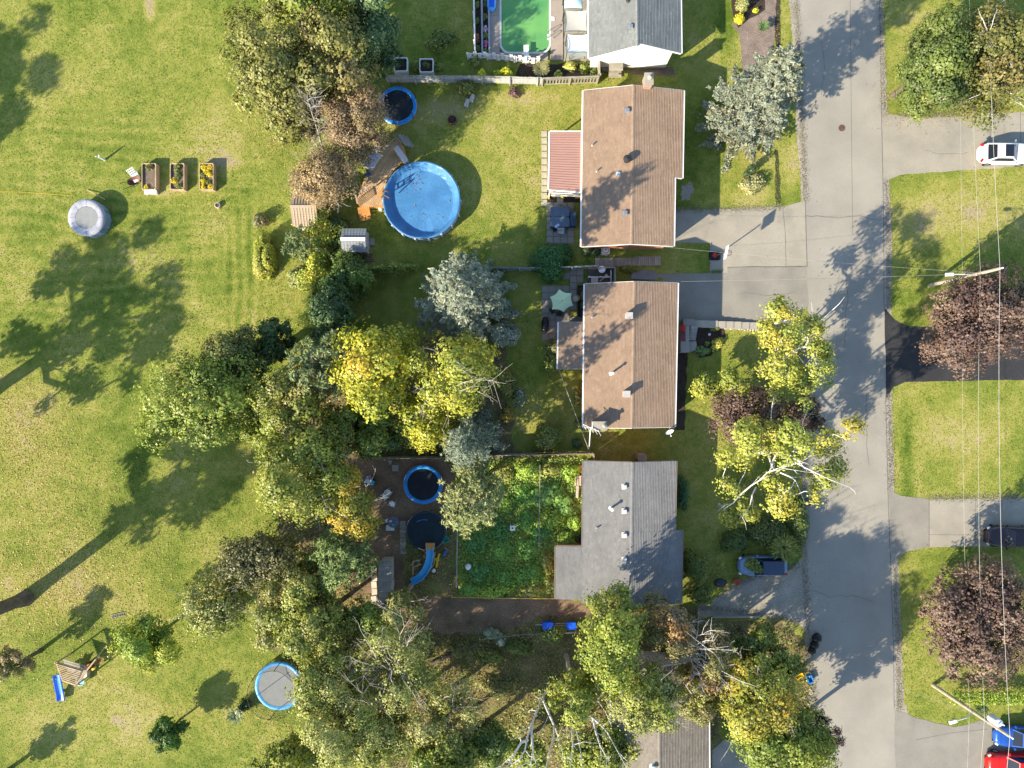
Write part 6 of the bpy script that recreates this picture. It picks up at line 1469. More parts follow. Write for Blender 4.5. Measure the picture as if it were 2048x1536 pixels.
b = MB(); V = [(-.35,-2.2,.1),(.15,-2.2,.15),(.15,2.2,.15),(-.35,2.2,.1)]
for k in range(7): b.box((-.1+.03*(k % 2), -1.9+.62*k, .12+.05*(k % 3)), (.46,.56,.07), .06*(k % 3))
tag(b.build('board_stack', M('pale_boards', (.52,.46,.38), .85, .2)), 'row of pale boards stacked along the west of the lean-to', 'boards').location = G(751,1182)

# ------------------------------------------------------------------ patio of the porch house
def patio(name, cells, z, mat, w_=.565):
    """cells: list of (px,py) slab centres"""
    par = None; b = MB(); 
    xs = [c[0] for c in cells]; ys = [c[1] for c in cells]
    rr = random.Random(len(cells)); m = MB().box((0,0,0), (w_,w_,.05)).mesh('slab', mat)
    base = MB()
    for (x, y) in cells: base.box(G(x,y,0)+Vector((0,0,.012)), (w_+.02,w_+.02,.022))
    par = base.build(name, SOIL, kind='structure')
    for (x, y) in cells:
        ob = link('slab', m, par); ob.location = G(x, y)+Vector((0,0,z+rr.uniform(-.006,.006))); ob.rotation_euler = (rr.uniform(-.006,.006), rr.uniform(-.006,.006), rr.uniform(-.015,.015))
ST = .605/S
PCONC = M('cream_slab', (.40,.365,.27), .9, .12, 1.0, .12, 20, .008, 40)
patio('garden_path', [(1088.5, 268+i*ST) for i in range(11)], .03, PCONC, .50)
patio('patio', [(1100+i*ST, 412+j*ST) for i in range(4) for j in range(6)] + [(1120,401)], .04, SLAB)
patio('patio', [(1091+i*ST, 578+j*ST) for i in range(4) for j in range(8)] + [(1146.5, 545+j*ST) for j in range(6)] + [(1160.3, 545+j*ST) for j in range(2)] + [(1146.5,640),(1160.3,640),(1133,552),(1119.5,640)], .04, SLAB)
for px_ in ((1093,384,1155,484),(1083,570,1170,690),(1081,260,1094,422)): AREAS.append([(px_[0],px_[1]),(px_[2],px_[1]),(px_[2],px_[3]),(px_[0],px_[3])])
ht = thing('hot_tub', 'hot tub under a grey blue folding cover on the slab patio', 'hot tub', Vector((G(1120,434,.9).x, G(1120,434,.9).y, .05)))
HT = M('grey_blue_vinyl', (.085,.125,.175), .5, .1, 2, .08, 14); b = MB()
for s_ in (1,-1):
    b = MB(); hw, hh = PX(39,.9)/2, PX(40,.9)/4; V = rrect(-hw, -hh, hw, hh, .15, 4); rg = [[Vector((x*q,y*q+s_*(hh+.01),z)) for x,y in V] for q,z in ((.97,.80),(1,.84),(1,.90),(.96,.94+.0))]; b.loft(rg); b.build('cover_half', HT, ht)
b = MB(); b.box((0,0,.4), (PX(39,.9)-.08,PX(40,.9)-.08,.8)); b.build('cabinet', M('tub_cabinet', (.06,.055,.05), .7, .1), ht)
b = MB(); b.tube([(-.3,.9,.75),(-.2,1.0,.98),(.2,1.0,.98),(.3,.9,.75)], .025, 6); b.build('cover_lifter', DARKMETAL, ht)
b = MB(); b.box((PX(39)/2+.28,-.15,.5), (.5,1.25,1.0)); tag(b.build('storage_box', M('dark_blue_box', (.035,.065,.10), .6, .1)), 'dark blue storage box between the hot tub and the house wall', 'box').location = ht.location
st_ = thing('tub_steps', 'white slatted steps in front of the hot tub', 'steps', G(1121,462)+Vector((0,0,.05)))
for i in range(4): b = MB(); b.box((0,.22-.15*i,.42-.11*(i//2)*1.6), (.62,.13,.04)); b.build('tread', M('pale_grey_step', (.52,.55,.58), .6, .05), st_)
for s_ in (-1,1): b = MB(); b.box((s_*.29,0,.19), (.04,.6,.38)); b.build('side', METAL, st_)
b = MB(); b.box((0,0,.05), (.42,.22,.1), .6); b.ball((.12,.1,.1), (.12,.08,.08)); tag(b.build('folded_towel', M('pale_blue_cloth', (.42,.50,.62), .8)), 'crumpled pale blue towel on the hot tub cover', 'towel').location = G(1114,452,.99)
b = MB(); b.cyl((0,0), .15, 0, .35, 12, .18); tag(b.build('black_bucket', BLACKP), 'black bucket left of the white tub steps', 'bucket').location = G(1109,461)+Vector((0,0,.06))
for i, (x, lab) in enumerate(((1098,'left yellow plant in the bed below the porch railing'),(1125,'middle yellow green plant in the bed below the porch railing'),(1155,'right green plant in the bed below the porch railing'))):
    shrub('garden_plant', lab, x, 395, 4.5, 4.5, .4, [((.34,.32,.03),2),((.22,.24,.03),1)], 420+i, 160, .09, cat='plant', lumps=5)
# parasol patio
ps = thing('patio_parasol', 'pale green six sided parasol on the slab patio', 'parasol', Vector((G(1124,601.5,2.6).x, G(1124,601.5,2.6).y, .06))); o = ps.location
cor = [G(*p, 2.15) for p in ((1118.3,578.6),(1142.8,586.4),(1146.7,610.8),(1127.6,624),(1104,619),(1100,594))]
PG = M('pale_green_fabric', (.50,.64,.38), .85, .05, 1, .04, 14); apex = Vector((o.x, o.y, 2.72))
for i in range(6):
    a, c = cor[i], cor[(i+1) % 6]; b = MB(o); n = 6; V = []
    for j in range(n+1):
        for k in range(n+1):
            u, v = j/n, k/n; p = apex.lerp(a.lerp(c, v), u); sag = math.sin(math.pi*v)*u
            p = p + ((apex+Vector((0,0,-.35)))-p)*(.14*sag) + Vector((0,0,-.05*math.sin(math.pi*u)+.03*sag)); V.append(p)
    b.add(V, [(j*(n+1)+k, j*(n+1)+k+1, (j+1)*(n+1)+k+1, (j+1)*(n+1)+k) for j in range(n) for k in range(n)]); b.build('canopy_panel', PG, ps, True)
    b = MB(o); b.tube([apex-Vector((0,0,.12)), a-Vector((0,0,.04))], .015, 5); b.build('rib', METAL, ps)
b = MB(o); b.tube([(o.x,o.y,0.06),(o.x,o.y,2.8)], .025, 8); b.ball((o.x,o.y,2.8), .05, 8, 5); b.build('pole', DARKMETAL, ps)
b = MB(o); b.cyl((o.x,o.y), .3, .06, .14, 16); b.build('base', CONC2, ps)
tb = thing('patio_table', 'round table beneath the pale green parasol', 'table', o.copy()); b = MB(); b.lathe([(.55,.70),(.55,.73),(.04,.73)], (0,0,0), 20); b.build('table_top', METAL, tb); b = MB()
for k in range(4): a = R(45+90*k); b.tube([(.4*math.cos(a),.4*math.sin(a),.0),(.35*math.cos(a),.35*math.sin(a),.70)], .02, 5)
b.build('leg', METAL, tb)
for i, (x, y, rz, lab) in enumerate(((1104,622,210,'dark chair southwest of the parasol'),(1118,628,270,'dark chair south of the parasol'))): chair(lab, x, y, .06, R(rz+180), DARKMETAL, 'dark chairs around the parasol')
chair('tan chair east of the parasol', 1151, 598, .06, R(180), M('tan_fabric', (.52,.43,.33), .8, .1))
gr = thing('covered_grill', 'long black covered grill on the west edge of the parasol patio', 'grill', G(1089.5,651)+Vector((0,0,.06))); b = MB(); rg = []
for z_, sx, sy in ((.0,.30,.62),(.5,.30,.64),(.85,.30,.68),(1.0,.27,.60),(1.12,.18,.38)): rg.append([Vector((sx*math.copysign(abs(math.cos(a))**.6, math.cos(a)), sy*math.copysign(abs(math.sin(a))**.8, math.sin(a)), z_)) for a in np.linspace(0, 2*math.pi, 20, endpoint=False)])
b.loft(rg); b.build('cover', BLACKP, gr, True)
pb = thing('wall_planter', 'dark planting bed against the patio house wall', 'planter', G(1162.5,602)); b = MB(); b.box((0,1.32,.15), (.62,.07,.3)); b.box((0,-1.32,.15), (.62,.07,.3)); b.box((-.31,0,.15), (.06,2.6,.3)); b.build('edging', M('dark_edging', (.05,.04,.035), .9, .2), pb); b = MB(); b.box((0,0,.11), (.58,2.56,.22)); b.build('soil', MULCH, pb)
shrub('garden_plant','orange green plant in the wall planting bed',1163,592,5,11,.7,GOLD+GREEN,430,300,.10,cat='plant')
shrub('garden_plant','green plant at the south of the wall planting bed',1163,610,5,8,.6,GREEN,431,240,.10,cat='plant')
# rear landing north of the patio house
ln = thing('rear_landing', 'low dark wooden landing at the north wall of the patio house', 'deck', G(1199,551)); o = ln.location
for i in range(12): b = MB(o); b.box(G(1199,539.5+i*1.0*.145/S*.72,.32), (2.1,.095,.035)); b.build('plank', M('dark_landing_wood', (.10,.09,.08), .85, .2) if i == 0 else bpy.data.materials['dark_landing_wood'], ln)
b = MB(o); b.box(G(1199,545.5,.15), (2.0,1.1,.26)); b.build('deck_base', FENCEB, ln)
b = MB(o); b.bar(G(1176,554,1.0), G(1222,554,1.0), .09, .06); b.bar(G(1222,540,1.0), G(1222,565,1.0), .07, .06); b.build('railing', M('pale_rail', (.55,.55,.50), .7), ln)
for x in (1178,1200,1221): b = MB(o); b.box(G(x,554,.5), (.08,.08,1.0)); b.build('post', WOODG, ln)
b = MB(); b.lathe([(.30,.62),(.30,.66),(.01,.68)], (0,0,0), 24); rt = thing('round_table', 'small round white table on the rear landing', 'table', G(1202,541,.34)); b.build('table_top', WHITEP, rt); b = MB(); b.tube([(0,0,0),(0,0,.63)], .04, 8); b.lathe([(.2,0),(.18,.04),(.03,.06)], (0,0,0), 12); b.build('pedestal', WHITEP, rt)
b = MB(); b.box((0,0,.22), (.55,.5,.44)); b.box((0,0,.47), (.6,.55,.06)); tag(b.build('wooden_chest', M('pale_pink_wood', (.50,.42,.36), .8, .15)), 'pale square wooden chest at the north wall of the patio house', 'chest').location = G(1188,561)
b = MB(); b.bar((-.6,-.35,.1), (.1,.15,.7), .12, .05); b.bar((.1,.15,.7), (.25,.3,.72), .3, .05); tag(b.build('folded_lounger', M('straw_fabric', (.5,.42,.24), .8)), 'straw coloured folding lounger leaning beside the pale chest', 'lounger').location = G(1207,559)
ac = thing('air_conditioner', 'white boxed air conditioner unit at the porch house wall', 'air conditioner', G(1209,503)); b = MB(); V = rrect(-.36,-.36,.36,.36,.12,4); b.loft([[Vector((x,y,z)) for x,y in V] for z in (.05,.8)]); b.build('cabinet', M('ac_cabinet', (.60,.60,.57), .5), ac); b = MB(); b.lathe([(.30,.82),(.28,.83),(.26,.80),(.02,.78)], (0,0,0), 20); b.build('fan_grille', DARKMETAL, ac); b = MB(); b.ball((0,0,.83), (.1,.1,.04)); b.build('fan_hub', METAL, ac)
bw_ = thing('boardwalk', 'weathered plank walkway between the two brown houses', 'walkway', G(1255,522)); o = bw_.location; rr = random.Random(6)
for i in range(33):
    x = 1192+i*3.95; yc = 524.5 if x < 1268 else 522.5; ln_ = .74 if x < 1268 else .80; zz = .06 if x < 1268 else .06+.04*((x-1268)//14)
    b = MB(o); b.box(G(x,yc+rr.uniform(-.3,.3))+Vector((0,0,zz)), (.146,ln_+rr.uniform(-.03,.03),.05)); b.build('plank', WOODG, bw_)
b = MB(o); b.bar(G(1190,518)+Vector((0,0,.015)), G(1322,516)+Vector((0,0,.015)), .07, .05); b.bar(G(1190,531)+Vector((0,0,.015)), G(1322,529)+Vector((0,0,.015)), .07, .05); b.build('bearer', FENCEB, bw_)
fs = thing('flagstone_steps', 'row of jagged grey flagstones stepping down to the driveway', 'steps', G(1285,552)); o = fs.location
for i in range(7):
    x = 1266+i*7; hgt = [4,7,9,9,8,8,7][i]; rr = random.Random(i); P = [G(x-5,560), G(x+5,560), G(x+5,552-hgt+rr.uniform(-1,2)), G(x+1,549-hgt), G(x-5,553-hgt+rr.uniform(-1,2))]
    b = MB(o); b.prism([(p.x,p.y) for p in P], .0, .42-.05*i); b.build('flagstone', M('grey_flagstone', (.20,.198,.19), .9, .15) if i == 0 else bpy.data.materials['grey_flagstone'], fs)
shrub('bush','low mossy green bush beside the plank walkway',1262,540,22,10,.8,[((.12,.135,.025),2),((.16,.16,.03),1)],432,1100,.11)
b = MB(); b.box((0,0,.05), (.04,2.5,.1)); tag(b.build('lawn_edging', METAL), 'thin metal lawn edging beside the basketball hoop base', 'edging').location = G(1421,515)
shrub('grass_strip','strip of rough grass on the edge of the driveway below the hoop',1432,543,14,4,.25,GREEN,433,400,.10,cat='plant',lumps=8)

# ------------------------------------------------------------------ front of the patio house
ss = thing('slab_stairs', 'long run of pale concrete slab steps down to the road', 'stairs', G(1470,648)); o = ss.location
zt = .62
b = MB(o); b.box(G(1374,646,.0)+Vector((0,0,zt/2)), (.95,.58,zt)); b.build('slab', CONC2, ss)
for i in range(11):
    x = 1392+i*16.1; y = 648.5+i*.55; z = zt-.048*(i+1)
    b = MB(o); b.box(G(x,y)+Vector((0,0,max(.06,z)/2)), (.71,.60+.02*(i % 3),max(.06,z))); b.build('slab', CONC, ss)
se = thing('stone_edging', 'row of small pale stones along the lawn below the slab steps', 'edging', G(1490,660)); rr = random.Random(12)
for i in range(15):
    b = MB(se.location); q = G(1450+i*5.6, 657+i*.35+rr.uniform(-1,1)); b.ball((q.x,q.y,.08), (rr.uniform(.08,.13),rr.uniform(.07,.11),rr.uniform(.06,.11)), 7, 5); b.build('stone', STONE, se)
po = thing('front_porch', 'grey concrete porch with curved landing at the front of the patio house', 'porch', G(1368,680)); o = po.location
b = MB(o); b.box(G(1363,680)+Vector((0,0,.6)), (.75,2.3,1.2)); b.build('porch_floor', CONC2, po)
for i in range(5): b = MB(o); b.box(G(1381,657+i*5.4)+Vector((0,0,.6-.075*i)), (.62,.25,1.2-.15*i)); b.build('step', CONC2, po)
V = [G(x,y) for x,y in ((1364,683),(1390,683),(1391,692),(1388,700),(1381,704),(1373,705),(1364,705))]; b = MB(o); b.prism([(p.x,p.y) for p in V], 0, .42); b.build('curved_landing', CONC2, po)
b = MB(o)
for y in (655,668,681): b.tube([G(1374,y)+Vector((0,0,1.2)), G(1374,y)+Vector((0,0,2.0))], .02, 6)
b.tube([G(1374,655)+Vector((0,0,2.0)), G(1374,681)+Vector((0,0,2.0))], .025, 6); b.build('railing', METAL, po)
chair('red chair on the front porch', 1364, 657, 1.2, R(0), REDP)
b = MB(); b.box((0,0,.02), (.5,.9,.04)); tag(b.build('door_mat', M('dull_red_mat', (.16,.06,.06), .9)), 'dull red mat in front of the porch chair', 'mat').location = G(1365,672,1.2)
b = MB(); b.ball((0,0,.12), .13, 8, 6); tag(b.build('garden_light', WHITEP), 'small white globe light in the dark front bed', 'light').location = G(1418,669)

# ------------------------------------------------------------------ basketball hoop, mailbox, bags, manhole
bh = thing('basketball_hoop', 'portable basketball hoop with white backboard on the driveway edge', 'basketball hoop', G(1429,512)); b = MB()
V = rrect(-.5,-.38,.5,.38,.15,4); b.loft([[Vector((x*q,y*q,z)) for x,y in V] for q,z in ((1,.02),(1,.12),(.8,.24))]); b.build('base', BLACKP, bh); b = MB(); b.cyl((-.05,.02), .2, .24, .27, 16); b.build('base_cap', REDP, bh)
tp = G(1445,507,3.2)-bh.location; b = MB(); b.tube([(.1,0,.1),(.3,.02,2.0),(tp.x*.9,tp.y,2.9),(tp.x,tp.y,3.0)], .05, 8); b.build('pole', DARKMETAL, bh)
bc = G(1452.5,504.5,3.3)-bh.location; b = MB(); b.box(bc, (.05,1.12,.75), R(-12)); b.build('backboard', M('backboard_white', (.52,.54,.58), .4), bh)
b = MB(); b.lathe([(.23,-.28),(.25,-.27),(.23,-.25),(.21,-.27)], bc+Vector((.30,0,0)), 18, closed=True); b.build('rim', REDP, bh); b = MB(); b.lathe([(.22,-.27),(.13,-.68)], bc+Vector((.30,0,0)), 12); b.build('net', net_mat('white_net', (.7,.7,.7), .35), bh)
mh = MB(); mh.lathe([(.01,.03),(.26,.032),(.27,.02),(.30,.02)], (0,0,0), 24); tag(mh.build('manhole_cover', M('rusty_iron', (.105,.058,.045), .8, .25, 3)), 'round rusty manhole cover in the road', 'manhole cover').location = G(1683.5,256)+Vector((0,0,.0))
mb = thing('mailbox', 'black double post mailbox stand at the roadside bushes', 'mailbox', G(1601,999)); b = MB()
for s_ in (-.18,.18): b.box((0,s_,.55), (.08,.08,1.1))
b.box((.0,0,.9), (.08,.5,.08)); b.build('post', BLACKP, mb)
for s_ in (-.2,.2): b = MB(); b.box((.12,s_,1.15), (.5,.2,.22)); b.build('letter_box', BLACKP, mb)
for i, (x, y, s_, lab) in enumerate(((1632,1274,1.0,'black rubbish bag nearest the road on the kerb'),(1627,1288,.9,'black rubbish bag in the middle of the kerb pile'),(1622,1300,.85,'black rubbish bag at the lower end of the kerb pile'))):
    b = MB(); rr = random.Random(i); rg = []
    for z_, r_ in ((0,.26),(.1,.38),(.3,.40),(.48,.28),(.58,.08),(.66,.10)): rg.append([Vector((r_*s_*(1+rr.uniform(-.14,.14))*math.cos(2*math.pi*k/12), r_*s_*(1+rr.uniform(-.14,.14))*math.sin(2*math.pi*k/12), z_*s_)) for k in range(12)])
    b.loft(rg); tag(b.build('rubbish_bag', BLACKP, smooth=True), lab, 'bag', 'rubbish bags on the kerb').location = G(x, y)
def bin_box(name, label, px, py, sx, sy, h, mat, rz=0, cat='box'):
    t = thing(name, label, cat, G(px, py), rz); b = MB(); k = .86
    V0 = [(-sx/2*k,-sy/2*k),(sx/2*k,-sy/2*k),(sx/2*k,sy/2*k),(-sx/2*k,sy/2*k)]; V1 = [(x/k,y/k) for x,y in V0]; V2 = [(x*.9,y*.9) for x,y in V1]; V3 = [(x*.8,y*.8) for x,y in V1]
    b.loft([[Vector((x,y,z)) for x,y in V] for V, z in ((V0,0.01),(V1,h),(V2,h),(V3,h*.25))]); b.build('tub', mat, t); b = MB(); 
    for (a, c) in zip(V1, V1[1:]+V1[:1]): b.bar((a[0],a[1],h), (c[0],c[1],h), .05, .04)
    b.build('rim', mat, t); return t
bin_box('recycling_box','blue recycling box by the roadside in the bottom wood',1617,1355,.62,.42,.38,BLUEPAD,R(-70))
bin_box('storage_tub','emerald green tub right of the dark trampoline',893,1077,.5,.46,.4,GREENP,R(30))
bin_box('recycling_box','yellow box half hidden by the roadside tree',1596,1350,.7,.3,.3,YELLOWP,R(30))
b = MB(); b.lathe([(.17,0),(.2,.36),(.16,.36),(.15,.06),(.01,.05)], (0,0,0), 16); tag(b.build('orange_bucket', M('orange_plastic', (.62,.26,.01), .5)), 'orange bucket on the wall side of the grey house', 'bucket').location = G(1281,1221)
b = MB(); b.lathe([(.24,0),(.28,.5),(.22,.52),(.2,.4),(.01,.4)], (0,0,0), 16); tag(b.build('red_bucket', M('red_orange_plastic', (.42,.09,.05), .5)), 'red bucket on the edge of the gravel drive', 'bucket').location = G(1471,1161)
b = MB(); b.bar(G(1424,1234)+Vector((0,0,.1)), G(1500,1233)+Vector((0,0,.1)), .1, .2); b.bar(G(1500,1233)+Vector((0,0,.12)), G(1519,1232.5)+Vector((0,0,.12)), .16, .22); tag(b.build('kerb_beam', CONC), 'long pale beam edging the south of the gravel drive', 'edging')
for i, (x, y, r_, lab) in enumerate(((1440,1165,10,'dark tarp heap at the gravel drive edge'),)):
    b = MB(); b.ball((0,0,.1), (.6,.4,.3), 10, 6); tag(b.build('tarp_heap', M('dark_tarp', (.05,.05,.055), .6, .3)), lab, 'tarp').location = G(x, y)

# ------------------------------------------------------------------ things around the grey house garden
bn = thing('slatted_bench', 'pale wooden slatted bench against the grey house rear wall', 'bench', G(1157,960)); M_PK = M('pale_pink_board', (.55,.44,.36), .8, .12)
for i in range(4): b = MB(); b.box((-.3+.2*i,0,.42), (.13,.86,.04)); b.build('slat', M_PK, bn)
for s_ in (-1,1): b = MB(); b.box((0,s_*.38,.2), (.78,.07,.4)); b.build('leg', M_PK, bn)
b = MB(); b.bar(G(1155,972,.4), G(1154,995,.4), .22, .05); b.box(G(1155,973,.2), (.2,.06,.38)); b.box(G(1154,994,.2), (.2,.06,.38)); tag(b.build('plank_seat', M_PK), 'single pale plank seat south of the slatted bench', 'bench')
b = MB(); b.lathe([(.18,0),(.24,.34),(.2,.34),(.18,.26),(.01,.25)], (0,0,0), 14); tag(b.build('plant_pot', M('orange_pot', (.58,.24,.05), .7)), 'orange plant pot by the grey house corner', 'pot').location = G(1161,936)
b = MB(); b.lathe([(.18,0),(.22,.4),(.2,.42),(.18,.40),(.16,.2),(.01,.2)], (0,0,0), 16); tag(b.build('plant_pot', M('dark_blue_pot', (.05,.08,.17), .4)), 'dark blue pot with pale rim in the corner of the grey house', 'pot').location = G(1161,1077)
b = MB(); b.lathe([(.15,0),(.2,.32),(.17,.33),(.01,.25)], (0,0,0), 14); tag(b.build('plant_pot', M('brown_pot', (.22,.12,.07), .8)), 'brown pot beside the dark blue pot', 'pot').location = G(1153,1081)
gt_ = thing('garden_stool', 'small white square stool standing in the garden plants', 'stool', G(1025,1052)); b = MB(); b.box((0,0,.88), (.42,.42,.05)); b.build('seat', WHITEP, gt_); b = MB(); b.box((0,0,.92), (.14,.14,.04)); b.build('pad', DARKMETAL, gt_); b = MB()
for sx in (-1,1):
    for s_ in (-1,1): b.tube([(sx*.17,s_*.17,.87),(sx*.2,s_*.2,0)], .025, 5)
b.build('leg', WHITEP, gt_)
for i, (x, y, r_, lab) in enumerate(((937,1132,.28,'large white ball on the garden edge by the grey rail'),(868,1140,.18,'smaller white ball near the curved slide'))): b = MB(); b.ball((0,0,r_), r_, 14, 10); tag(b.build('play_ball', WHITEP, smooth=True), lab, 'ball').location = G(x, y)

# ------------------------------------------------------------------ play yard
for i, (x, y, rz, lab) in enumerate(((778,983,30,'white plastic chair, upper right of the back to back pair'),(771,991,215,'white plastic chair, lower left of the back to back pair'),(786,1006,250,'white plastic chair alone nearest the blue trampoline'))): chair(lab, x, y, 0, R(rz), WHITEP, 'white plastic chairs in the play yard')
tb = thing('round_table', 'round cluttered table left of the dark trampoline', 'table', G(789,1041)); b = MB(); b.lathe([(.5,.66),(.5,.70),(.01,.70)], (0,0,0), 18); b.build('table_top', M('slate_top', (.12,.13,.17), .6, .2), tb); b = MB(); b.tube([(0,0,0),(0,0,.66)], .05, 8); b.build('pedestal', DARKMETAL, tb)
for i, (dx, dy, m_, lab) in enumerate(((-.2,.1,PINKF,'pink toy on the round cluttered table'),(.2,.12,BLUEP,'blue toy on the round cluttered table'),(.05,-.2,GREENP,'green toy on the round cluttered table'))): b = MB(); b.ball((0,0,.07), (.13,.09,.07), 8, 5); b.box((.05,.02,.06), (.12,.1,.1), .5); tag(b.build('small_toy', m_), lab, 'toy').location = G(789,1041)+Vector((dx,dy,.70))
b = MB(); b.box((0,0,.2), (.66,.4,.4)); b.box((0,0,.42), (.72,.46,.05)); tag(b.build('storage_box', M('white_grey_box', (.52,.53,.54), .5)), 'white storage box below the round cluttered table', 'box').location = G(782,1054)
b = MB(); b.box((0,0,.24), (.3,.3,.05), .5); b.tube([(-.1,-.1,0),(-.1,-.1,.25)],.02,5); b.tube([(.1,.1,0),(.1,.1,.25)],.02,5); tag(b.build('child_stool', WHITEP), 'tiny white stool touching the round cluttered table', 'stool').location = G(775,1040)
tr = thing('toy_car', 'cyan toy car near the bare branches at the play yard end', 'toy', G(741,962), R(-25)); b = MB(); V = rrect(-.42,-.24,.42,.24,.12,4); b.loft([[Vector((x*q,y*q,z)) for x,y in V] for q,z in ((.9,.12),(1,.22),(1,.38),(.85,.46))]); b.build('body', M('cyan_plastic', (.10,.42,.55), .4), tr); b = MB(); b.box((-.1,0,.55), (.4,.36,.16)); b.build('hood', M('pale_plastic', (.5,.6,.62), .4), tr)
for sx in (-1,1):
    for s_ in (-1,1): b = MB(); b.tube([(sx*.28,s_*.2,.13),(sx*.28,s_*.28,.13)], .13, 10); b.build('wheel', RUBBER, tr)
b = MB(); b.box((0,0,.2), (.3,.2,.4), .3); b.ball((0,0,.45), .12, 8, 5); tag(b.build('pink_toy', PINKF), 'pinkish toy beside the cyan toy car', 'toy').location = G(739,953)
b = MB(); b.box((0,0,.03), (.56,.56,.06)); tag(b.build('paving_slab', CONC2), 'square grey slab lying on the dirt near the fence', 'slab').location = G(791,936)
b = MB(); b.prism([(-.2,.2),(.22,.2),(.05,-.26)], 0, .05); tag(b.build('broken_slab', CONC2), 'triangular broken slab beside the square grey slab', 'slab').location = G(780,925)
ws = thing('plank_path', 'strip of grey planks down the middle of the dirt yard', 'path', G(806,1075))
for i in range(8): b = MB(); b.box((.02*(i % 2),1.3-.37*i,.04), (.52,.34,.06), .02*(i % 3)); b.build('plank', WOODG, ws)
sl = thing('curved_slide', 'curved bright blue slide on a wooden frame below the dark trampoline', 'slide', G(850,1130)); o = sl.location
path = [G(859.5,1094,1.55),G(860,1106,1.45),G(859.5,1118,1.25),G(856,1130,1.0),G(849.5,1143,.72),G(840,1154,.48),G(829,1161,.36),G(822,1163.5,.32)]
b = MB(o); be = MB(o); V = []; E = []
for i, p in enumerate(path):
    d = (path[min(i+1,7)]-path[max(0,i-1)]).normalized(); n_ = Vector((-d.y, d.x, 0)).normalized()*.27
    V += [p-n_, p-n_*.8-Vector((0,0,.06)), p+n_*.8-Vector((0,0,.06)), p+n_]; E.append((p-n_*1.05, p+n_*1.05))
b.add(V, [(i*4+j, i*4+j+1, (i+1)*4+j+1, (i+1)*4+j) for i in range(7) for j in range(3)]); b.build('chute', M('slide_blue', (.03,.34,.68), .3, .08, 2, spec=.5), sl, True)
for s_ in (0,1): b = MB(o); b.tube([e[s_]+Vector((0,0,.07)) for e in E], .045, 6); b.build('slide_edge', LBLUE, sl)
for (x, y, z) in ((852,1094,1.5),(869,1094,1.5),(852,1104,1.5),(869,1104,1.5)): b = MB(o); b.box((G(x,y).x,G(x,y).y,z/2), (.09,.09,z)); b.build('frame_post', WOODO, sl)
b = MB(o); b.box(G(860.5,1093,1.5), (.8,.6,.05)); b.build('platform', WOODO, sl)
for k in range(4): b = MB(o); b.bar(G(848,1100+5*k,.3+.3*k), G(848,1100+5*k,.3+.3*k)+Vector((.35,0,.0)), .06); b.build('rung', WOODO, sl)
cf = thing('climbing_frame', 'light wooden climbing frame hugging the curved slide', 'climbing frame', G(830,1135)); o = cf.location
for (a, c, z0, z1) in (((826,1123),(826,1150),1.2,1.2),((826,1123),(840,1120),1.2,1.3),((826,1135),(842,1128),1.1,1.2),((870,1105),(868,1128),1.4,.9),((868,1128),(846,1158),.9,.3),((836,1096),(849,1101),1.3,1.4)): b = MB(o); b.bar(G(*a,z0), G(*c,z1), .08); b.build('beam', WOODT, cf)
for (x, y, z) in ((826,1123,1.2),(826,1150,1.2),(840,1120,1.3),(870,1105,1.4)): b = MB(o); b.box((G(x,y).x,G(x,y).y,z/2), (.08,.08,z)); b.build('post', WOODT, cf)
bk = thing('kick_scooter', 'blue child scooter lying right of the curved slide', 'scooter', G(890,1106), R(60)); b = MB(); b.box((0,0,.1), (.7,.16,.04)); b.build('deck', BLUEP, bk); b = MB(); b.tube([(.35,0,.12),(.5,.1,.5),(.55,.1,.62)], .025, 6); b.tube([(.53,-.1,.6),(.57,.3,.6)], .02, 6); b.build('handlebar', METAL, bk)
for sx in (-.36,.38): b = MB(); b.tube([(sx,-.03,.1),(sx,.03,.1)], .09, 10); b.build('wheel', BLACKP, bk)
b = MB(); b.tube([(-.1,-.6,.12),(0,-.1,.2),(.12,.45,.15),(.2,.6,.1)], .1, 8); b.box((0,.1,.2), (.3,.3,.2), .4); tag(b.build('yellow_toy', YELLOWP), 'long yellow plastic toy in the weeds by the curved slide', 'toy').location = G(875,1120)
b = MB(); b.tube([(-2.0,-.9,.2),(-.6,-.25,.26),(1.0,.4,.28),(2.1,.85,.2)], [.16,.15,.13,.1], 9); tag(b.build('fallen_log', BARK), 'long fallen brown log in the clearing', 'log').location = G(908,1305)

# ------------------------------------------------------------------ blue floats, playset, ladder
pf = thing('float_rig', 'two bright blue plastic floats joined by a pale metal frame', 'float', G(1118,1247)); 
for x, w_ in ((-1.0,.95),(1.02,.88)):
    b = MB(); V = rrect(x-w_/2,-.32,x+w_/2,.32,.1,4); b.loft([[Vector((x+(a-x)*q,c*q,z)) for a,c in V] for q,z in ((.95,.3),(1,.36),(1,.6),(.95,.66))]); b.build('float', BLUEP, pf)
for y in (-.14,.0,.16): b = MB(); b.bar((-.55,y,.48), (.62,y,.48), .05); b.build('bar', PALEBARK, pf)
b = MB(); b.bar((-2.1,.05,.45),(-1.4,.05,.45),.06); b.bar((1.4,.0,.45),(1.75,.02,.45),.05); b.build('shaft', METAL, pf)
for x in (-1.2,-.8,.8,1.2): b = MB(); b.box((x,0,.15), (.07,.4,.3)); b.build('foot', DARKMETAL, pf)
zt = 2.0; pl_ = thing('timber_playset', 'weathered timber playset with open slatted top on the lower left lawn', 'playset', G(150,1348)); o = pl_.location
cs = [G(113,1325,zt),G(165,1340,zt),G(152,1370,zt),G(126,1361,zt)]
for p in cs: b = MB(o); b.box((p.x,p.y,zt/2), (.1,.1,zt)); b.build('post', WOODT, pl_)
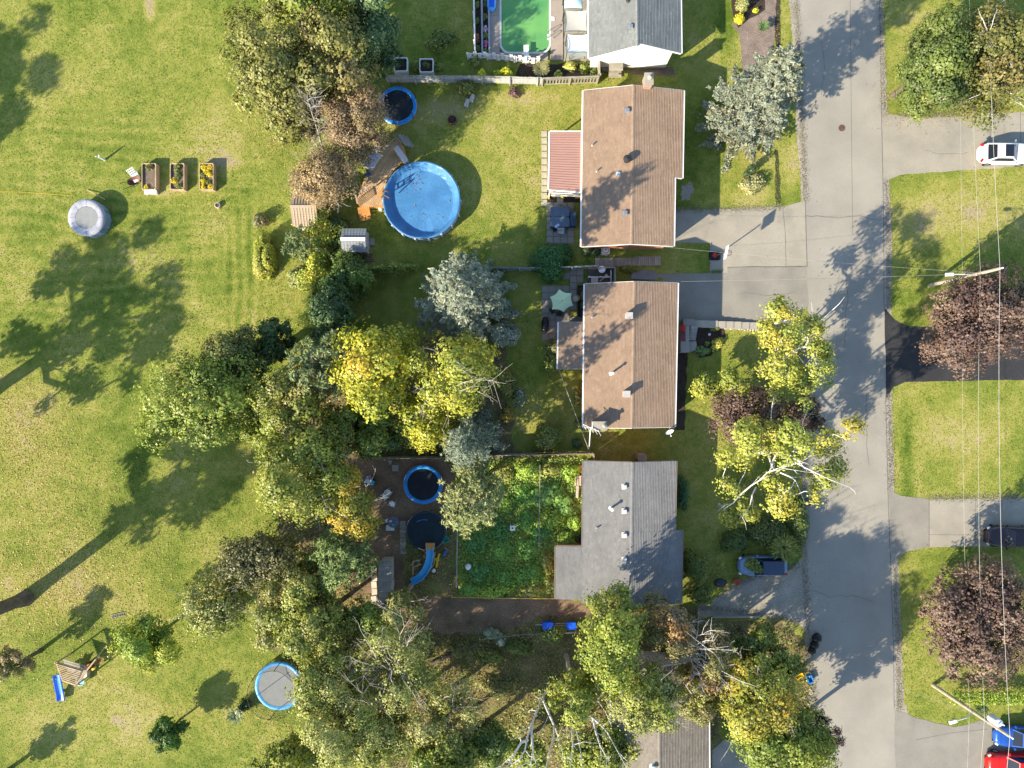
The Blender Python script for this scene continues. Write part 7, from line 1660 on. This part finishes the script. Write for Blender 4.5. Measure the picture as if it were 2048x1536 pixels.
for i in range(4): b = MB(o); b.bar(cs[i], cs[(i+1) % 4], .11, .12); b.build('top_beam', WOODT, pl_)
for i in range(9):
    f = (i+.5)/9; a = cs[0].lerp(cs[3], f); c = cs[1].lerp(cs[2], f); b = MB(o); b.bar(a+Vector((0,0,.1)), c+Vector((0,0,.1)), .06, .05); b.build('slat', WOODT, pl_)
for i in range(7):
    f = (i+.5)/7; a = cs[0].lerp(cs[3], f); c = cs[1].lerp(cs[2], f); b = MB(o); b.bar(Vector((a.x,a.y,1.2)), Vector((c.x,c.y,1.2)), .15, .03); b.build('floor_board', WOODG, pl_)
b = MB(o); b.bar(cs[2]+Vector((-.1,-.1,.05)), G(192,1318,zt+.1), .1, .12); b.build('swing_beam', WOODT, pl_)
q = G(192,1318,zt+.1); b = MB(o); b.bar(q, Vector((q.x+.5,q.y-.4,0)), .08); b.bar(q, Vector((q.x-.1,q.y+.7,0)), .08); b.build('swing_leg', WOODT, pl_)
for k in range(2):
    m0 = cs[2].lerp(q, .35+.3*k); b = MB(o)
    for s_ in (-.2,.2): b.tube([m0+Vector((s_,s_*.6,0)), m0+Vector((s_,s_*.6,-1.5))], .008, 4)
    b.box(m0+Vector((0,0,-1.5)), (.45,.18,.03), R(35)); b.build('swing', REDP if k else YELLOWP, pl_)
sd_ = thing('play_slide', 'straight blue slide on the timber playset', 'slide', G(118,1372)); o = sd_.location
pth = [G(115,1350,1.25),G(117,1362,1.0),G(120,1378,.55),G(122.5,1390,.28),G(123.5,1401,.22)]; V = []; E = []
for i, p in enumerate(pth):
    n_ = Vector((.30,.03,0)); V += [p-n_+Vector((0,0,.12)), p-n_*.75, p+n_*.75, p+n_+Vector((0,0,.12))]; E.append((p-n_*1.02, p+n_*1.02))
b = MB(o); b.add(V, [(i*4+j, i*4+j+1, (i+1)*4+j+1, (i+1)*4+j) for i in range(4) for j in range(3)]); b.build('chute', M('mid_blue_plastic', (.05,.22,.70), .35, spec=.5), sd_, True)
for s_ in (0,1): b = MB(o); b.tube([e[s_]+Vector((0,0,.13)) for e in E], .055, 6); b.build('slide_edge', BLUEP, sd_)
b = MB(o); b.box(G(121,1385,.12), (.5,.06,.24)); b.box(G(116,1352,.6), (.5,.06,1.2)); b.build('support', WOODT, sd_)
tt = thing('water_table', 'round pale teal water table beside the timber playset', 'table', G(168,1358)); b = MB(); b.lathe([(.36,.42),(.38,.54),(.34,.55),(.31,.46),(.01,.45)], (0,0,0), 20); b.build('basin', TEALP, tt); b = MB(); b.lathe([(.30,.48),(.01,.485)], (0,0,0), 20); b.build('water', glass_mat('shallow_water', (.30,.52,.60), .08), tt); b = MB()
for k in range(4): a = R(90*k+45); b.box((.24*math.cos(a),.24*math.sin(a),.21), (.05,.05,.42))
b.build('leg', TEALP, tt)
b = MB(); b.box((0,0,.25), (.6,.5,.5)); b.box((.0,.0,.52), (.66,.56,.05)); tag(b.build('toy_box', M('cream_box', (.58,.52,.42), .7)), 'cream toy box on the playset side', 'box').location = G(174,1345)
rt = thing('ride_on_toy', 'red ride on toy above the cream toy box', 'toy', G(180,1331), R(40)); b = MB(); V = rrect(-.35,-.2,.35,.2,.1,4); b.loft([[Vector((x*q,y*q,z)) for x,y in V] for q,z in ((.9,.12),(1,.25),(.8,.4))]); b.build('body', M('orange_red_plastic', (.55,.09,.02), .45), rt)
for sx in (-1,1):
    for s_ in (-1,1): b = MB(); b.tube([(sx*.24,s_*.17,.12),(sx*.24,s_*.25,.12)], .12, 10); b.build('wheel', BLACKP, rt)
lad = thing('metal_ladder', 'grey metal ladder lying in the grass above the young yellow green tree', 'ladder', G(236,1230), R(12)); lad.scale = (.75,.75,.75); METL = M('dull_metal', (.20,.21,.22), .5, .2); 
for s_ in (-.18,.18): b = MB(); b.bar((-.85,s_,.08), (.85,s_,.08), .05); b.build('rail', METL, lad)
for k in range(6): b = MB(); b.bar((-.7+.28*k,-.18,.08), (-.7+.28*k,.18,.08), .035); b.build('rung', METL, lad)

# ------------------------------------------------------------------ cars (nose along +x)
def car(label, px, py, rz, paint, L_=4.6, W_=1.82, Hc=1.42, roof_glass=False, roofm=None, cat='car', suv=False, group='parked cars'):
    o = G(px, py, .8); o.z = .02; t = thing('parked_car', label, cat, o, rz, group)
    def ring(l, wd, z, xo=0, p=5.0, n=44):
        out = []
        for k in range(n):
            a = 2*math.pi*k/n; c, s_ = math.cos(a), math.sin(a); q = (abs(c)**p+abs(s_)**p)**(-1/p); out.append(Vector((xo+l/2*c*q*(1-.05*abs(s_*q)**4), wd/2*s_*q*(1-.10*abs(c*q)**6), z)))
        return out
    zb = .90 if not suv else 1.0
    b = MB(); b.loft([ring(L_*.94,W_*.90,.20), ring(L_*.985,W_*.98,.34), ring(L_,W_,.55), ring(L_*.985,W_*.985,.74), ring(L_*.95,W_*.93,zb-.06), ring(L_*.90,W_*.86,zb), ring(L_*.6,W_*.6,zb+.035)]); b.build('body', paint, t, True)
    x0, x1 = (-L_*.42, L_*.20) if suv else (-L_*.37, L_*.19); X0, X1 = (-L_*.36, L_*.05) if suv else (-L_*.235, L_*.045)
    wb_, wt_ = W_*.86, W_*.66
    lo = [Vector((x0,-wb_/2,zb-.02)),Vector((x1,-wb_/2,zb-.02)),Vector((x1,wb_/2,zb-.02)),Vector((x0,wb_/2,zb-.02))]; hi = [Vector((X0,-wt_/2,Hc-.03)),Vector((X1,-wt_/2,Hc-.03)),Vector((X1,wt_/2,Hc-.03)),Vector((X0,wt_/2,Hc-.03))]
    b = MB(); b.add(lo+hi, [(0,1,5,4),(1,2,6,5),(2,3,7,6),(3,0,4,7)])
    n = 6; V = []
    for j in range(n+1):
        for i in range(n+1):
            u, v = i/n, j/n; p = hi[0].lerp(hi[1], u).lerp(hi[3].lerp(hi[2], u), v); V.append(p+Vector((0,0,.05*(1-(2*u-1)**2)*(1-.5*(2*v-1)**2)+.012*(1-(2*v-1)**2))))
    b.add(V, [(j*(n+1)+i, j*(n+1)+i+1, (j+1)*(n+1)+i+1, (j+1)*(n+1)+i) for j in range(n) for i in range(n)]); b.build('cabin', roofm or paint, t)
    def pane(name, a, bq, c, d, iu=.06, iv=.08, mat=None):
        nrm = (bq-a).cross(d-a).normalized(); m = (a+bq+c+d)/4
        if nrm.dot(m-Vector((0,0,.6))) < 0: nrm = -nrm
        P = lambda u, v: a.lerp(bq, u).lerp(d.lerp(c, u), v)+nrm*.008
        MB().add([P(iu,iv),P(1-iu,iv),P(1-iu,1-iv),P(iu,1-iv)], [(0,1,2,3)]).build(name, mat or CARGLASS, t)
    pane('windscreen', lo[1], lo[2], hi[2], hi[1]); pane('rear_window', lo[3], lo[0], hi[0], hi[3])
    pane('side_window', lo[0], lo[1], hi[1], hi[0], .06, .14); pane('side_window', lo[2], lo[3], hi[3], hi[2], .06, .14)
    if roof_glass:
        q = [hi[0].lerp(hi[1], .42), hi[0].lerp(hi[1], .97)]; r_ = [hi[3].lerp(hi[2], .97), hi[3].lerp(hi[2], .42)]; MB().add([p+Vector((0,.09*s_,.068)) for p, s_ in ((q[0],1),(q[1],1),(r_[0],-1),(r_[1],-1))], [(0,1,2,3)]).build('sunroof', CARGLASS, t)
    for sx in (-L_*.30, L_*.30):
        for s_ in (-1,1):
            b = MB(); b.lathe([(.20,-.1),(.32,-.1),(.33,-.06),(.33,.06),(.32,.1),(.2,.1)], (0,0,0), 20); b.v = [(x+sx, z+s_*(W_/2-.1), y+.33) for x,y,z in b.v]; wh = b.build('wheel', RUBBER, t)
            b = MB(); b.lathe([(.01,.1),(.2,.09),(.21,.06)], (0,0,0), 14); b.v = [(x+sx, s_*(W_/2-.1+z), y+.33) for x,y,z in b.v]; b.build('rim', METAL, wh)
    for s_ in (-1,1):
        b = MB(); b.box((L_*.445,s_*W_*.34,.70), (.22,.34,.13), -s_*.45); b.build('headlight', M_HL, t)
        b = MB(); b.box((-L_*.455,s_*W_*.36,.80), (.20,.30,.13), s_*.6); b.build('tail_light', M_TL, t)
        b = MB(); b.box((x1-.25,s_*(W_/2+.06),zb+.04), (.1,.2,.13)); b.build('mirror', paint, t)
    b = MB(); b.box((L_*.485,0,.42), (.08,W_*.6,.16)); b.build('grille', BLACKP, t)
    return t
CARGLASS = glass_mat('car_glass', (.012,.016,.024), .05); M_HL = M('headlight', (.7,.7,.72), .15, .02, spec=.7); M_TL = M('tail_light', (.42,.015,.02), .2, .05, spec=.6)
def paint(name, c, rough=.22, metal=.0): return M(name, c, rough, .03, 1, .02, 10, metal=metal, spec=.6)
car('white car with a glass roof on the upper right driveway', 2013,306,R(-1),paint('white_car_paint',(.74,.75,.77)),4.7,1.84,1.42,True)
car('dark car partly cut by the right edge beside the lower purple maple', 2026,1074,R(178),paint('dark_car_paint',(.055,.04,.045),.18,.3),4.6,1.84,1.5,suv=True)
car('blue car under the transformer pole, cut by the right edge', 2042,1475,R(178),paint('blue_car_paint',(.02,.09,.36),.2,.2),4.5,1.78,1.42,True)
car('red car at the bottom right corner', 2031,1530,R(178),paint('red_car_paint',(.50,.012,.008),.2),4.9,1.9,1.7,suv=True)
car('blue van with a dark roof half under bushes on the gravel drive', 1526,1132,R(180),paint('slate_blue_paint',(.16,.24,.36),.25,.2),4.3,1.75,1.55,False,roofm=paint('dark_roof',(.030,.048,.085),.25),suv=True)

# ------------------------------------------------------------------ poles, lights, wires
def pole(label, bx, by, tx, ty, arm=None, transformer=None):
    b0 = G(bx, by); vt = 8.8; tp = G(tx, ty, vt); o = b0; t = thing('utility_pole', label, 'pole', o, group='utility poles')
    b = MB(o); b.tube([b0, b0.lerp(tp, .5), tp], [.17,.145,.11], 10); b.build('shaft', M('grey_pole_wood%d' % bx, (.36,.31,.24), .85, .2, 2, .2, 12), t)
    b = MB(o); b.bar(tp+Vector((0,0,-.08)), tp+Vector((.0,.0,.25)), .06); b.ball(tp+Vector((0,0,.28)), .07, 8, 6); b.build('insulator', WHITEP, t)
    if arm:
        a = b0.lerp(tp, arm[2]); c = G(arm[0], arm[1], a.z+.5); m1 = a.lerp(c, .5)+Vector((0,0,.25)); b = MB(o); b.tube([a, m1, c], .035, 6); b.build('lamp_arm', M('pale_arm', (.6,.6,.66), .4), t)
        d = (c-m1).normalized(); b = MB(o); q = c+Vector((d.x,d.y,0))*.25; b.box(q, (.6,.24,.12), math.atan2(d.y,d.x)); b.build('lamp_head', WHITEP, t); b = MB(o); b.ball(q-Vector((0,0,.06)), (.2,.12,.08), 10, 6); b.build('lamp_glass', M('lamp_glass', (.6,.62,.66), .2), t)
    if transformer:
        q = G(*transformer); b = MB(o); b.tube([q-Vector((0,0,.45)), q+Vector((0,0,.45))], .32, 14); b.ball(q+Vector((0,0,.45)), (.32,.32,.1), 14, 6); b.build('transformer', M('pale_grey_can', (.55,.57,.60), .45), t)
        for s_ in (-.15,.15): b = MB(o); b.tube([q+Vector((s_,0,.5)), q+Vector((s_,0,.78))], .05, 8); b.build('bushing', WHITEP, t)
    return t
pole('utility pole with a white street light beside the upper purple maple', 1858,571,2000,537,(1905,549,.66))
pole('utility pole with a grey transformer and street light by the hedge', 1866,1370,2020,1473,(1912,1442,.56),(1990,1441,7.2))
def wire(label, pts, r=.022, sag=.35, mat=None, group='overhead wires', name='overhead_wire'):
    P = [G(*p) for p in pts]; out = []
    for a, c in zip(P, P[1:]):
        for k in range(10):
            f = k/10; out.append(a.lerp(c, f)-Vector((0,0,sag*4*f*(1-f))))
    out.append(P[-1]); b = MB(P[0]); b.tube(out, r, 5); ob = b.build(name, mat or WIREM); ob.location = P[0]; tag(ob, label, 'wire', group)
wire('top power wire joining the two pole tops, rightmost of the three', [(1969,-620,9.0),(2000,537,9.0),(2020,1473,9.0),(1990,2200,9.0)], .015, .5)
wire('middle wire of the three along the right side', [(1930,-620,6.9),(1961,546,6.9),(1969,1438,6.9),(1940,2200,6.9)], .012, .45)
wire('faint low cable, leftmost of the three along the right side', [(1925,-620,5.0),(1925,556,5.0),(1939,1417,5.0),(1930,2200,5.0)], .009, .3)
wire('service wire crossing the road to the porch house', [(1959,546,6.6),(1330,494,3.3)], .007, .5)
wire('service wire crossing the road to the patio house', [(1957,547,6.4),(1362,563,3.4)], .007, .5)
wire('service wire crossing the road to the bottom house', [(1962,1432,6.6),(1380,1240,3.6)], .007, .4)
wire('pale wire from the patio house antenna pole', [(1177,898,1.6),(1118,740,3.0)], .022, .1, PALEBARK)
an = thing('antenna_pole', 'thin white antenna pole at the corner fence south of the patio house', 'antenna', G(1178,905)); o = an.location
tp = G(1181,855,5.0); b = MB(o); b.tube([G(1178,903), Vector((tp.x,tp.y,5.0))], .045, 8); b.build('mast', WHITEP, an)
for k in range(5): b = MB(o); b.bar(tp+Vector((-.6+.3*k,.25-.12*k,-.05)), tp+Vector((-.35+.3*k,-.2-.12*k,-.05)), .025); b.build('antenna_rod', WHITEP, an)
b = MB(o); b.bar(tp+Vector((-.6,.25,-.05)), tp+Vector((.7,-.35,-.05)), .04); b.build('boom', WHITEP, an)

# ------------------------------------------------------------------ grass, fallen leaves, undergrowth
def inside(px, py, poly):
    r = np.zeros(len(px), bool); n = len(poly); j = n-1
    for i in range(n):
        xi, yi = poly[i]; xj, yj = poly[j]
        r ^= ((yi > py) != (yj > py)) & (px < (xj-xi)*(py-yi)/((yj-yi) or 1e-9)+xi); j = i
    return r
HOUSES = [[(1185,190),(1345,190),(1340,480),(1185,480)],[(1185,580),(1335,580),(1335,845),(1135,845),(1135,655),(1185,655)],[(1180,930),(1340,930),(1345,1190),(1180,1190)],[(1240,1330),(1400,1330),(1400,1600),(1240,1600)],[(1190,-99),(1340,-99),(1340,100),(1190,100)],[(1000,-99),(1130,-99),(1130,122),(976,122),(976,-99)],[(1100,266),(1166,266),(1166,384),(1100,384)]]
rng = np.random.default_rng(77)
def scatter_ok(x, y, extra=()):
    ok = np.ones(len(x), bool)
    for p in AREAS + HOUSES + list(extra): ok &= ~inside(x, y, p)
    return ok
def dryness(x, y):
    d = .12*np.sin(x*.021+1.3)*np.cos(y*.017)+.10*np.sin(x*.055+y*.043)+.08*np.sin(x*.13-y*.11+2)
    for px, py, rx, ry, am in DRY: d += .72*am*np.clip(1.15-np.hypot((x-px)/rx, (y-py)/ry), 0, 1)
    return d
n = 420000; x = rng.uniform(-60, 2110, n); y = rng.uniform(-60, 1600, n); jx = np.where(rng.random(n) < .5, rng.normal(size=n)*3.2, 0); jy = np.where(jx != 0, rng.normal(size=n)*3.2, 0); ok = scatter_ok(x+jx, y+jy); x, y = x[ok], y[ok]; n = len(x)
wob = 14*np.sin(x*.006+1)+9*np.sin(x*.013+y*.004)+5*np.sin(x*.031)
mk = np.clip((505-x)/50, 0, 1)*np.clip((y-190)/60, 0, 1)*np.clip((680-y)/80, 0, 1)*(.55+.45*np.sin(x*.011+y*.019+1))
mk2 = np.clip((x-430)/30, 0, 1)*np.clip((535-x)/25, 0, 1)*np.clip((y-430)/50, 0, 1)*np.clip((690-y)/50, 0, 1)
stripe = np.sin((y+wob)*2*np.pi/24)*mk*.17 + np.sin((x+.2*wob)*2*np.pi/21)*mk2*.09
dr = dryness(x, y)+.28+stripe+rng.normal(size=n)*.085
stops = np.array([0,.30,.52,.76,1.0]); cs_ = np.array([(.085,.140,.016),(.188,.230,.038),(.280,.278,.060),(.36,.325,.108),(.42,.35,.20)])
C = np.stack([np.interp(dr, stops, cs_[:,k]) for k in range(3)], 1)*1.06*(1+rng.normal(size=(n,1))*.11)
P = np.stack([(x-1024)*S, (768-y)*S, rng.uniform(.012,.035,n)], 1).astype(np.float32)
T = rng.normal(size=(n,3)); T[:,2] = np.abs(T[:,2])*.25
me = leaf_mesh('grass', P, np.array([0,0,1.0])+rng.normal(size=P.shape)*.34, rng.uniform(.07,.15,n), np.clip(C,.003,1), GRASSM, .36, T, rng); link('grass', me, kind='stuff')
# loose grit along the road edges
gx=[];gy=[]
for edge in ([(1592,0),(1600,150),(1606,300),(1611,402)],[(1610,640),(1611,800),(1608,1000),(1608,1100),(1618,1290),(1630,1420)],[(1762,0),(1768,228)],[(1772,360),(1778,470),(1776,615)],[(1777,790),(1783,978)],[(1789,1132),(1796,1290),(1799,1420)],[(1340,420),(1445,419),(1565,413)],[(1800,231),(1960,228)],[(1860,996),(2040,994)],[(1440,1190),(1512,1150),(1600,1130)],[(1400,1215),(1500,1225),(1600,1245)]):
    for (xa, ya), (xb, yb2) in zip(edge, edge[1:]):
        L_ = math.hypot(xb-xa, yb2-ya); k = int(L_*7); f = rng.random(k); gx.append(xa+(xb-xa)*f+rng.normal(size=k)*4.2); gy.append(ya+(yb2-ya)*f+rng.normal(size=k)*4.2)
gx = np.concatenate(gx); gy = np.concatenate(gy); k = len(gx); P = np.stack([(gx-1024)*S,(768-gy)*S,rng.uniform(.022,.05,k)],1)
C = palette_cols(rng, [((.36,.32,.25),3),((.25,.22,.17),2),((.17,.14,.09),1),((.13,.15,.05),1)], k)
link('loose_grit', leaf_mesh('loose_grit', P, np.array([0,0,1.0])+rng.normal(size=P.shape)*.4, rng.uniform(.03,.10,k), C, GRASSM, .8, rng=rng), kind='stuff')
# fallen leaves under and around the trees
def leaf_fall(name, spots, cols, size=.10, seed=1, mask=None, z=.03):
    r = np.random.default_rng(seed); X=[];Y=[]
    for (px, py, rx, ry, k) in spots: X.append(px+r.normal(size=k)*rx); Y.append(py+r.normal(size=k)*ry)
    X = np.concatenate(X); Y = np.concatenate(Y); k = len(X); P = np.stack([(X-1024)*S,(768-Y)*S,np.full(k,z)+r.uniform(0,.02,k)],1)
    C = palette_cols(r, cols, k)*(1+r.normal(size=(k,1))*.2)
    link(name, leaf_mesh(name, P, np.array([0,0,1.0])+r.normal(size=P.shape)*.25, size*r.uniform(.6,1.3,k), np.clip(C,.004,1), LEAF, .7, rng=r), kind='stuff')
leaf_fall('fallen_leaves', [(120,1180,110,70,3600),(60,860,60,70,1800),(160,980,110,70,1500),(250,1080,120,60,1000),(500,900,40,60,500),(1830,200,40,30,500),(1950,225,70,8,400),(560,280,40,30,500),(1480,960,30,60,700),(1505,1000,30,40,400),(560,1440,40,40,400),(900,1340,110,60,1500),(1100,1330,60,50,500)], [((.40,.30,.08),3),((.34,.19,.05),2),((.22,.13,.05),2),((.48,.40,.12),1)], .10, 5)
leaf_fall('road_leaves', [(1640,900,40,160,140),(1600,1180,90,60,180),(1700,700,50,120,60),(1900,245,90,10,80),(1560,480,60,80,30)], [((.34,.26,.09),2),((.14,.10,.05),2)], .085, 6)
leaf_fall('pool_cover_leaves', [(838,372,12,14,26),(850,440,40,20,24)], [((.30,.12,.06),2),((.12,.09,.04),2)], .12, 7, z=.75)
# undergrowth of the woodland strip
WOODS = [[(545,880),(560,760),(700,660),(990,690),(1010,880),(870,905),(700,905),(690,1100),(740,1200),(860,1270),(1000,1268),(1100,1240),(1140,1290),(1160,1400),(1250,1450),(1250,1540),(620,1540),(600,1320),(540,1260),(470,1200),(520,1080)],[(1400,1245),(1540,1245),(1610,1290),(1640,1440),(1650,1540),(1480,1540),(1440,1430),(1400,1330)],[(1490,960),(1600,960),(1605,1120),(1480,1140),(1380,1200),(1370,1120),(1440,1080)],[(640,430),(700,430),(740,540),(740,640),(640,660)]]
k = 100000; X = rng.uniform(380,1660,k); Y = rng.uniform(420,1545,k); ok = np.zeros(k, bool)
for p in WOODS: ok |= inside(X, Y, p)
for p in HOUSES: ok &= ~inside(X, Y, p)
X, Y = X[ok], Y[ok]; k = len(X); ph = np.sin(X*.045+np.sin(Y*.03)*2)*np.cos(Y*.052+np.sin(X*.021)*2)
hgt = np.clip(.35+.55*ph, .05, 1)*.9; keep = rng.random(k) < np.clip(.55+.6*ph, .12, 1); X, Y, hgt, ph = X[keep], Y[keep], hgt[keep], ph[keep]; k = len(X)
P = np.stack([(X-1024)*S,(768-Y)*S,hgt*rng.uniform(.2,1,k)],1); cl_ = np.sin(X*.02+2)*np.sin(Y*.017+X*.006)
pa = palette_cols(rng, GREEN+OLIVEG, k); pb_ = palette_cols(rng, PALEOL+[((.17,.12,.06),2)], k); f = np.clip(.5+.6*cl_, 0, 1)[:,None]
C = 1.9*(pa*f+pb_*(1-f))*(1+rng.normal(size=(k,1))*.22)
link('undergrowth', leaf_mesh('undergrowth', P, np.array([0,0,.9])+rng.normal(size=P.shape)*.7, rng.uniform(.11,.22,k), np.clip(C,.004,1), LEAF, .6, rng=rng), kind='stuff')
# rough grass on the sunlit parts of the woodland floor
k = 60000; X = rng.uniform(520,1640,k); Y = rng.uniform(880,1545,k); wf = [p for p in AREAS if p[0] == (540,900)][0]; ok = inside(X, Y, wf)
for p in [q for q in AREAS if q is not wf]+HOUSES: ok &= ~inside(X, Y, p)
X, Y = X[ok], Y[ok]; k = len(X); keep = rng.random(k) < np.clip(.55+.5*np.sin(X*.017+1)*np.cos(Y*.023)+.3*np.sin(X*.06+Y*.05), .1, 1); X, Y = X[keep], Y[keep]; k = len(X)
P = np.stack([(X-1024)*S,(768-Y)*S,rng.uniform(.03,.16,k)],1); C = palette_cols(rng, [((.22,.24,.045),3),((.30,.27,.09),2),((.14,.17,.03),2),((.34,.27,.13),1)], k)*(1+rng.normal(size=(k,1))*.18)
link('rough_grass', leaf_mesh('rough_grass', P, np.array([0,0,1.0])+rng.normal(size=P.shape)*.4, rng.uniform(.12,.26,k), np.clip(C,.004,1), GRASSM, .5, rng=rng), kind='stuff')
# garden ground cover between the plants behind the grey house
k = 26000; X = rng.uniform(918,1166,k); Y = rng.uniform(915,1192,k); ok = ~inside(X, Y, HOUSES[2]); X, Y = X[ok], Y[ok]; k = len(X)
P = np.stack([(X-1024)*S,(768-Y)*S,rng.uniform(.05,.32,k)*(.6+.4*np.sin(X*.09)*np.cos(Y*.08))],1); C = 2.7*palette_cols(rng, GREEN+BRIGHT+[((.06,.13,.03),3)], k)*(1+rng.normal(size=(k,1))*.25)
link('ground_cover', leaf_mesh('ground_cover', P, np.array([0,0,.9])+rng.normal(size=P.shape)*.7, rng.uniform(.10,.2,k), np.clip(C,.004,1), LEAF, .65, rng=rng), kind='stuff')
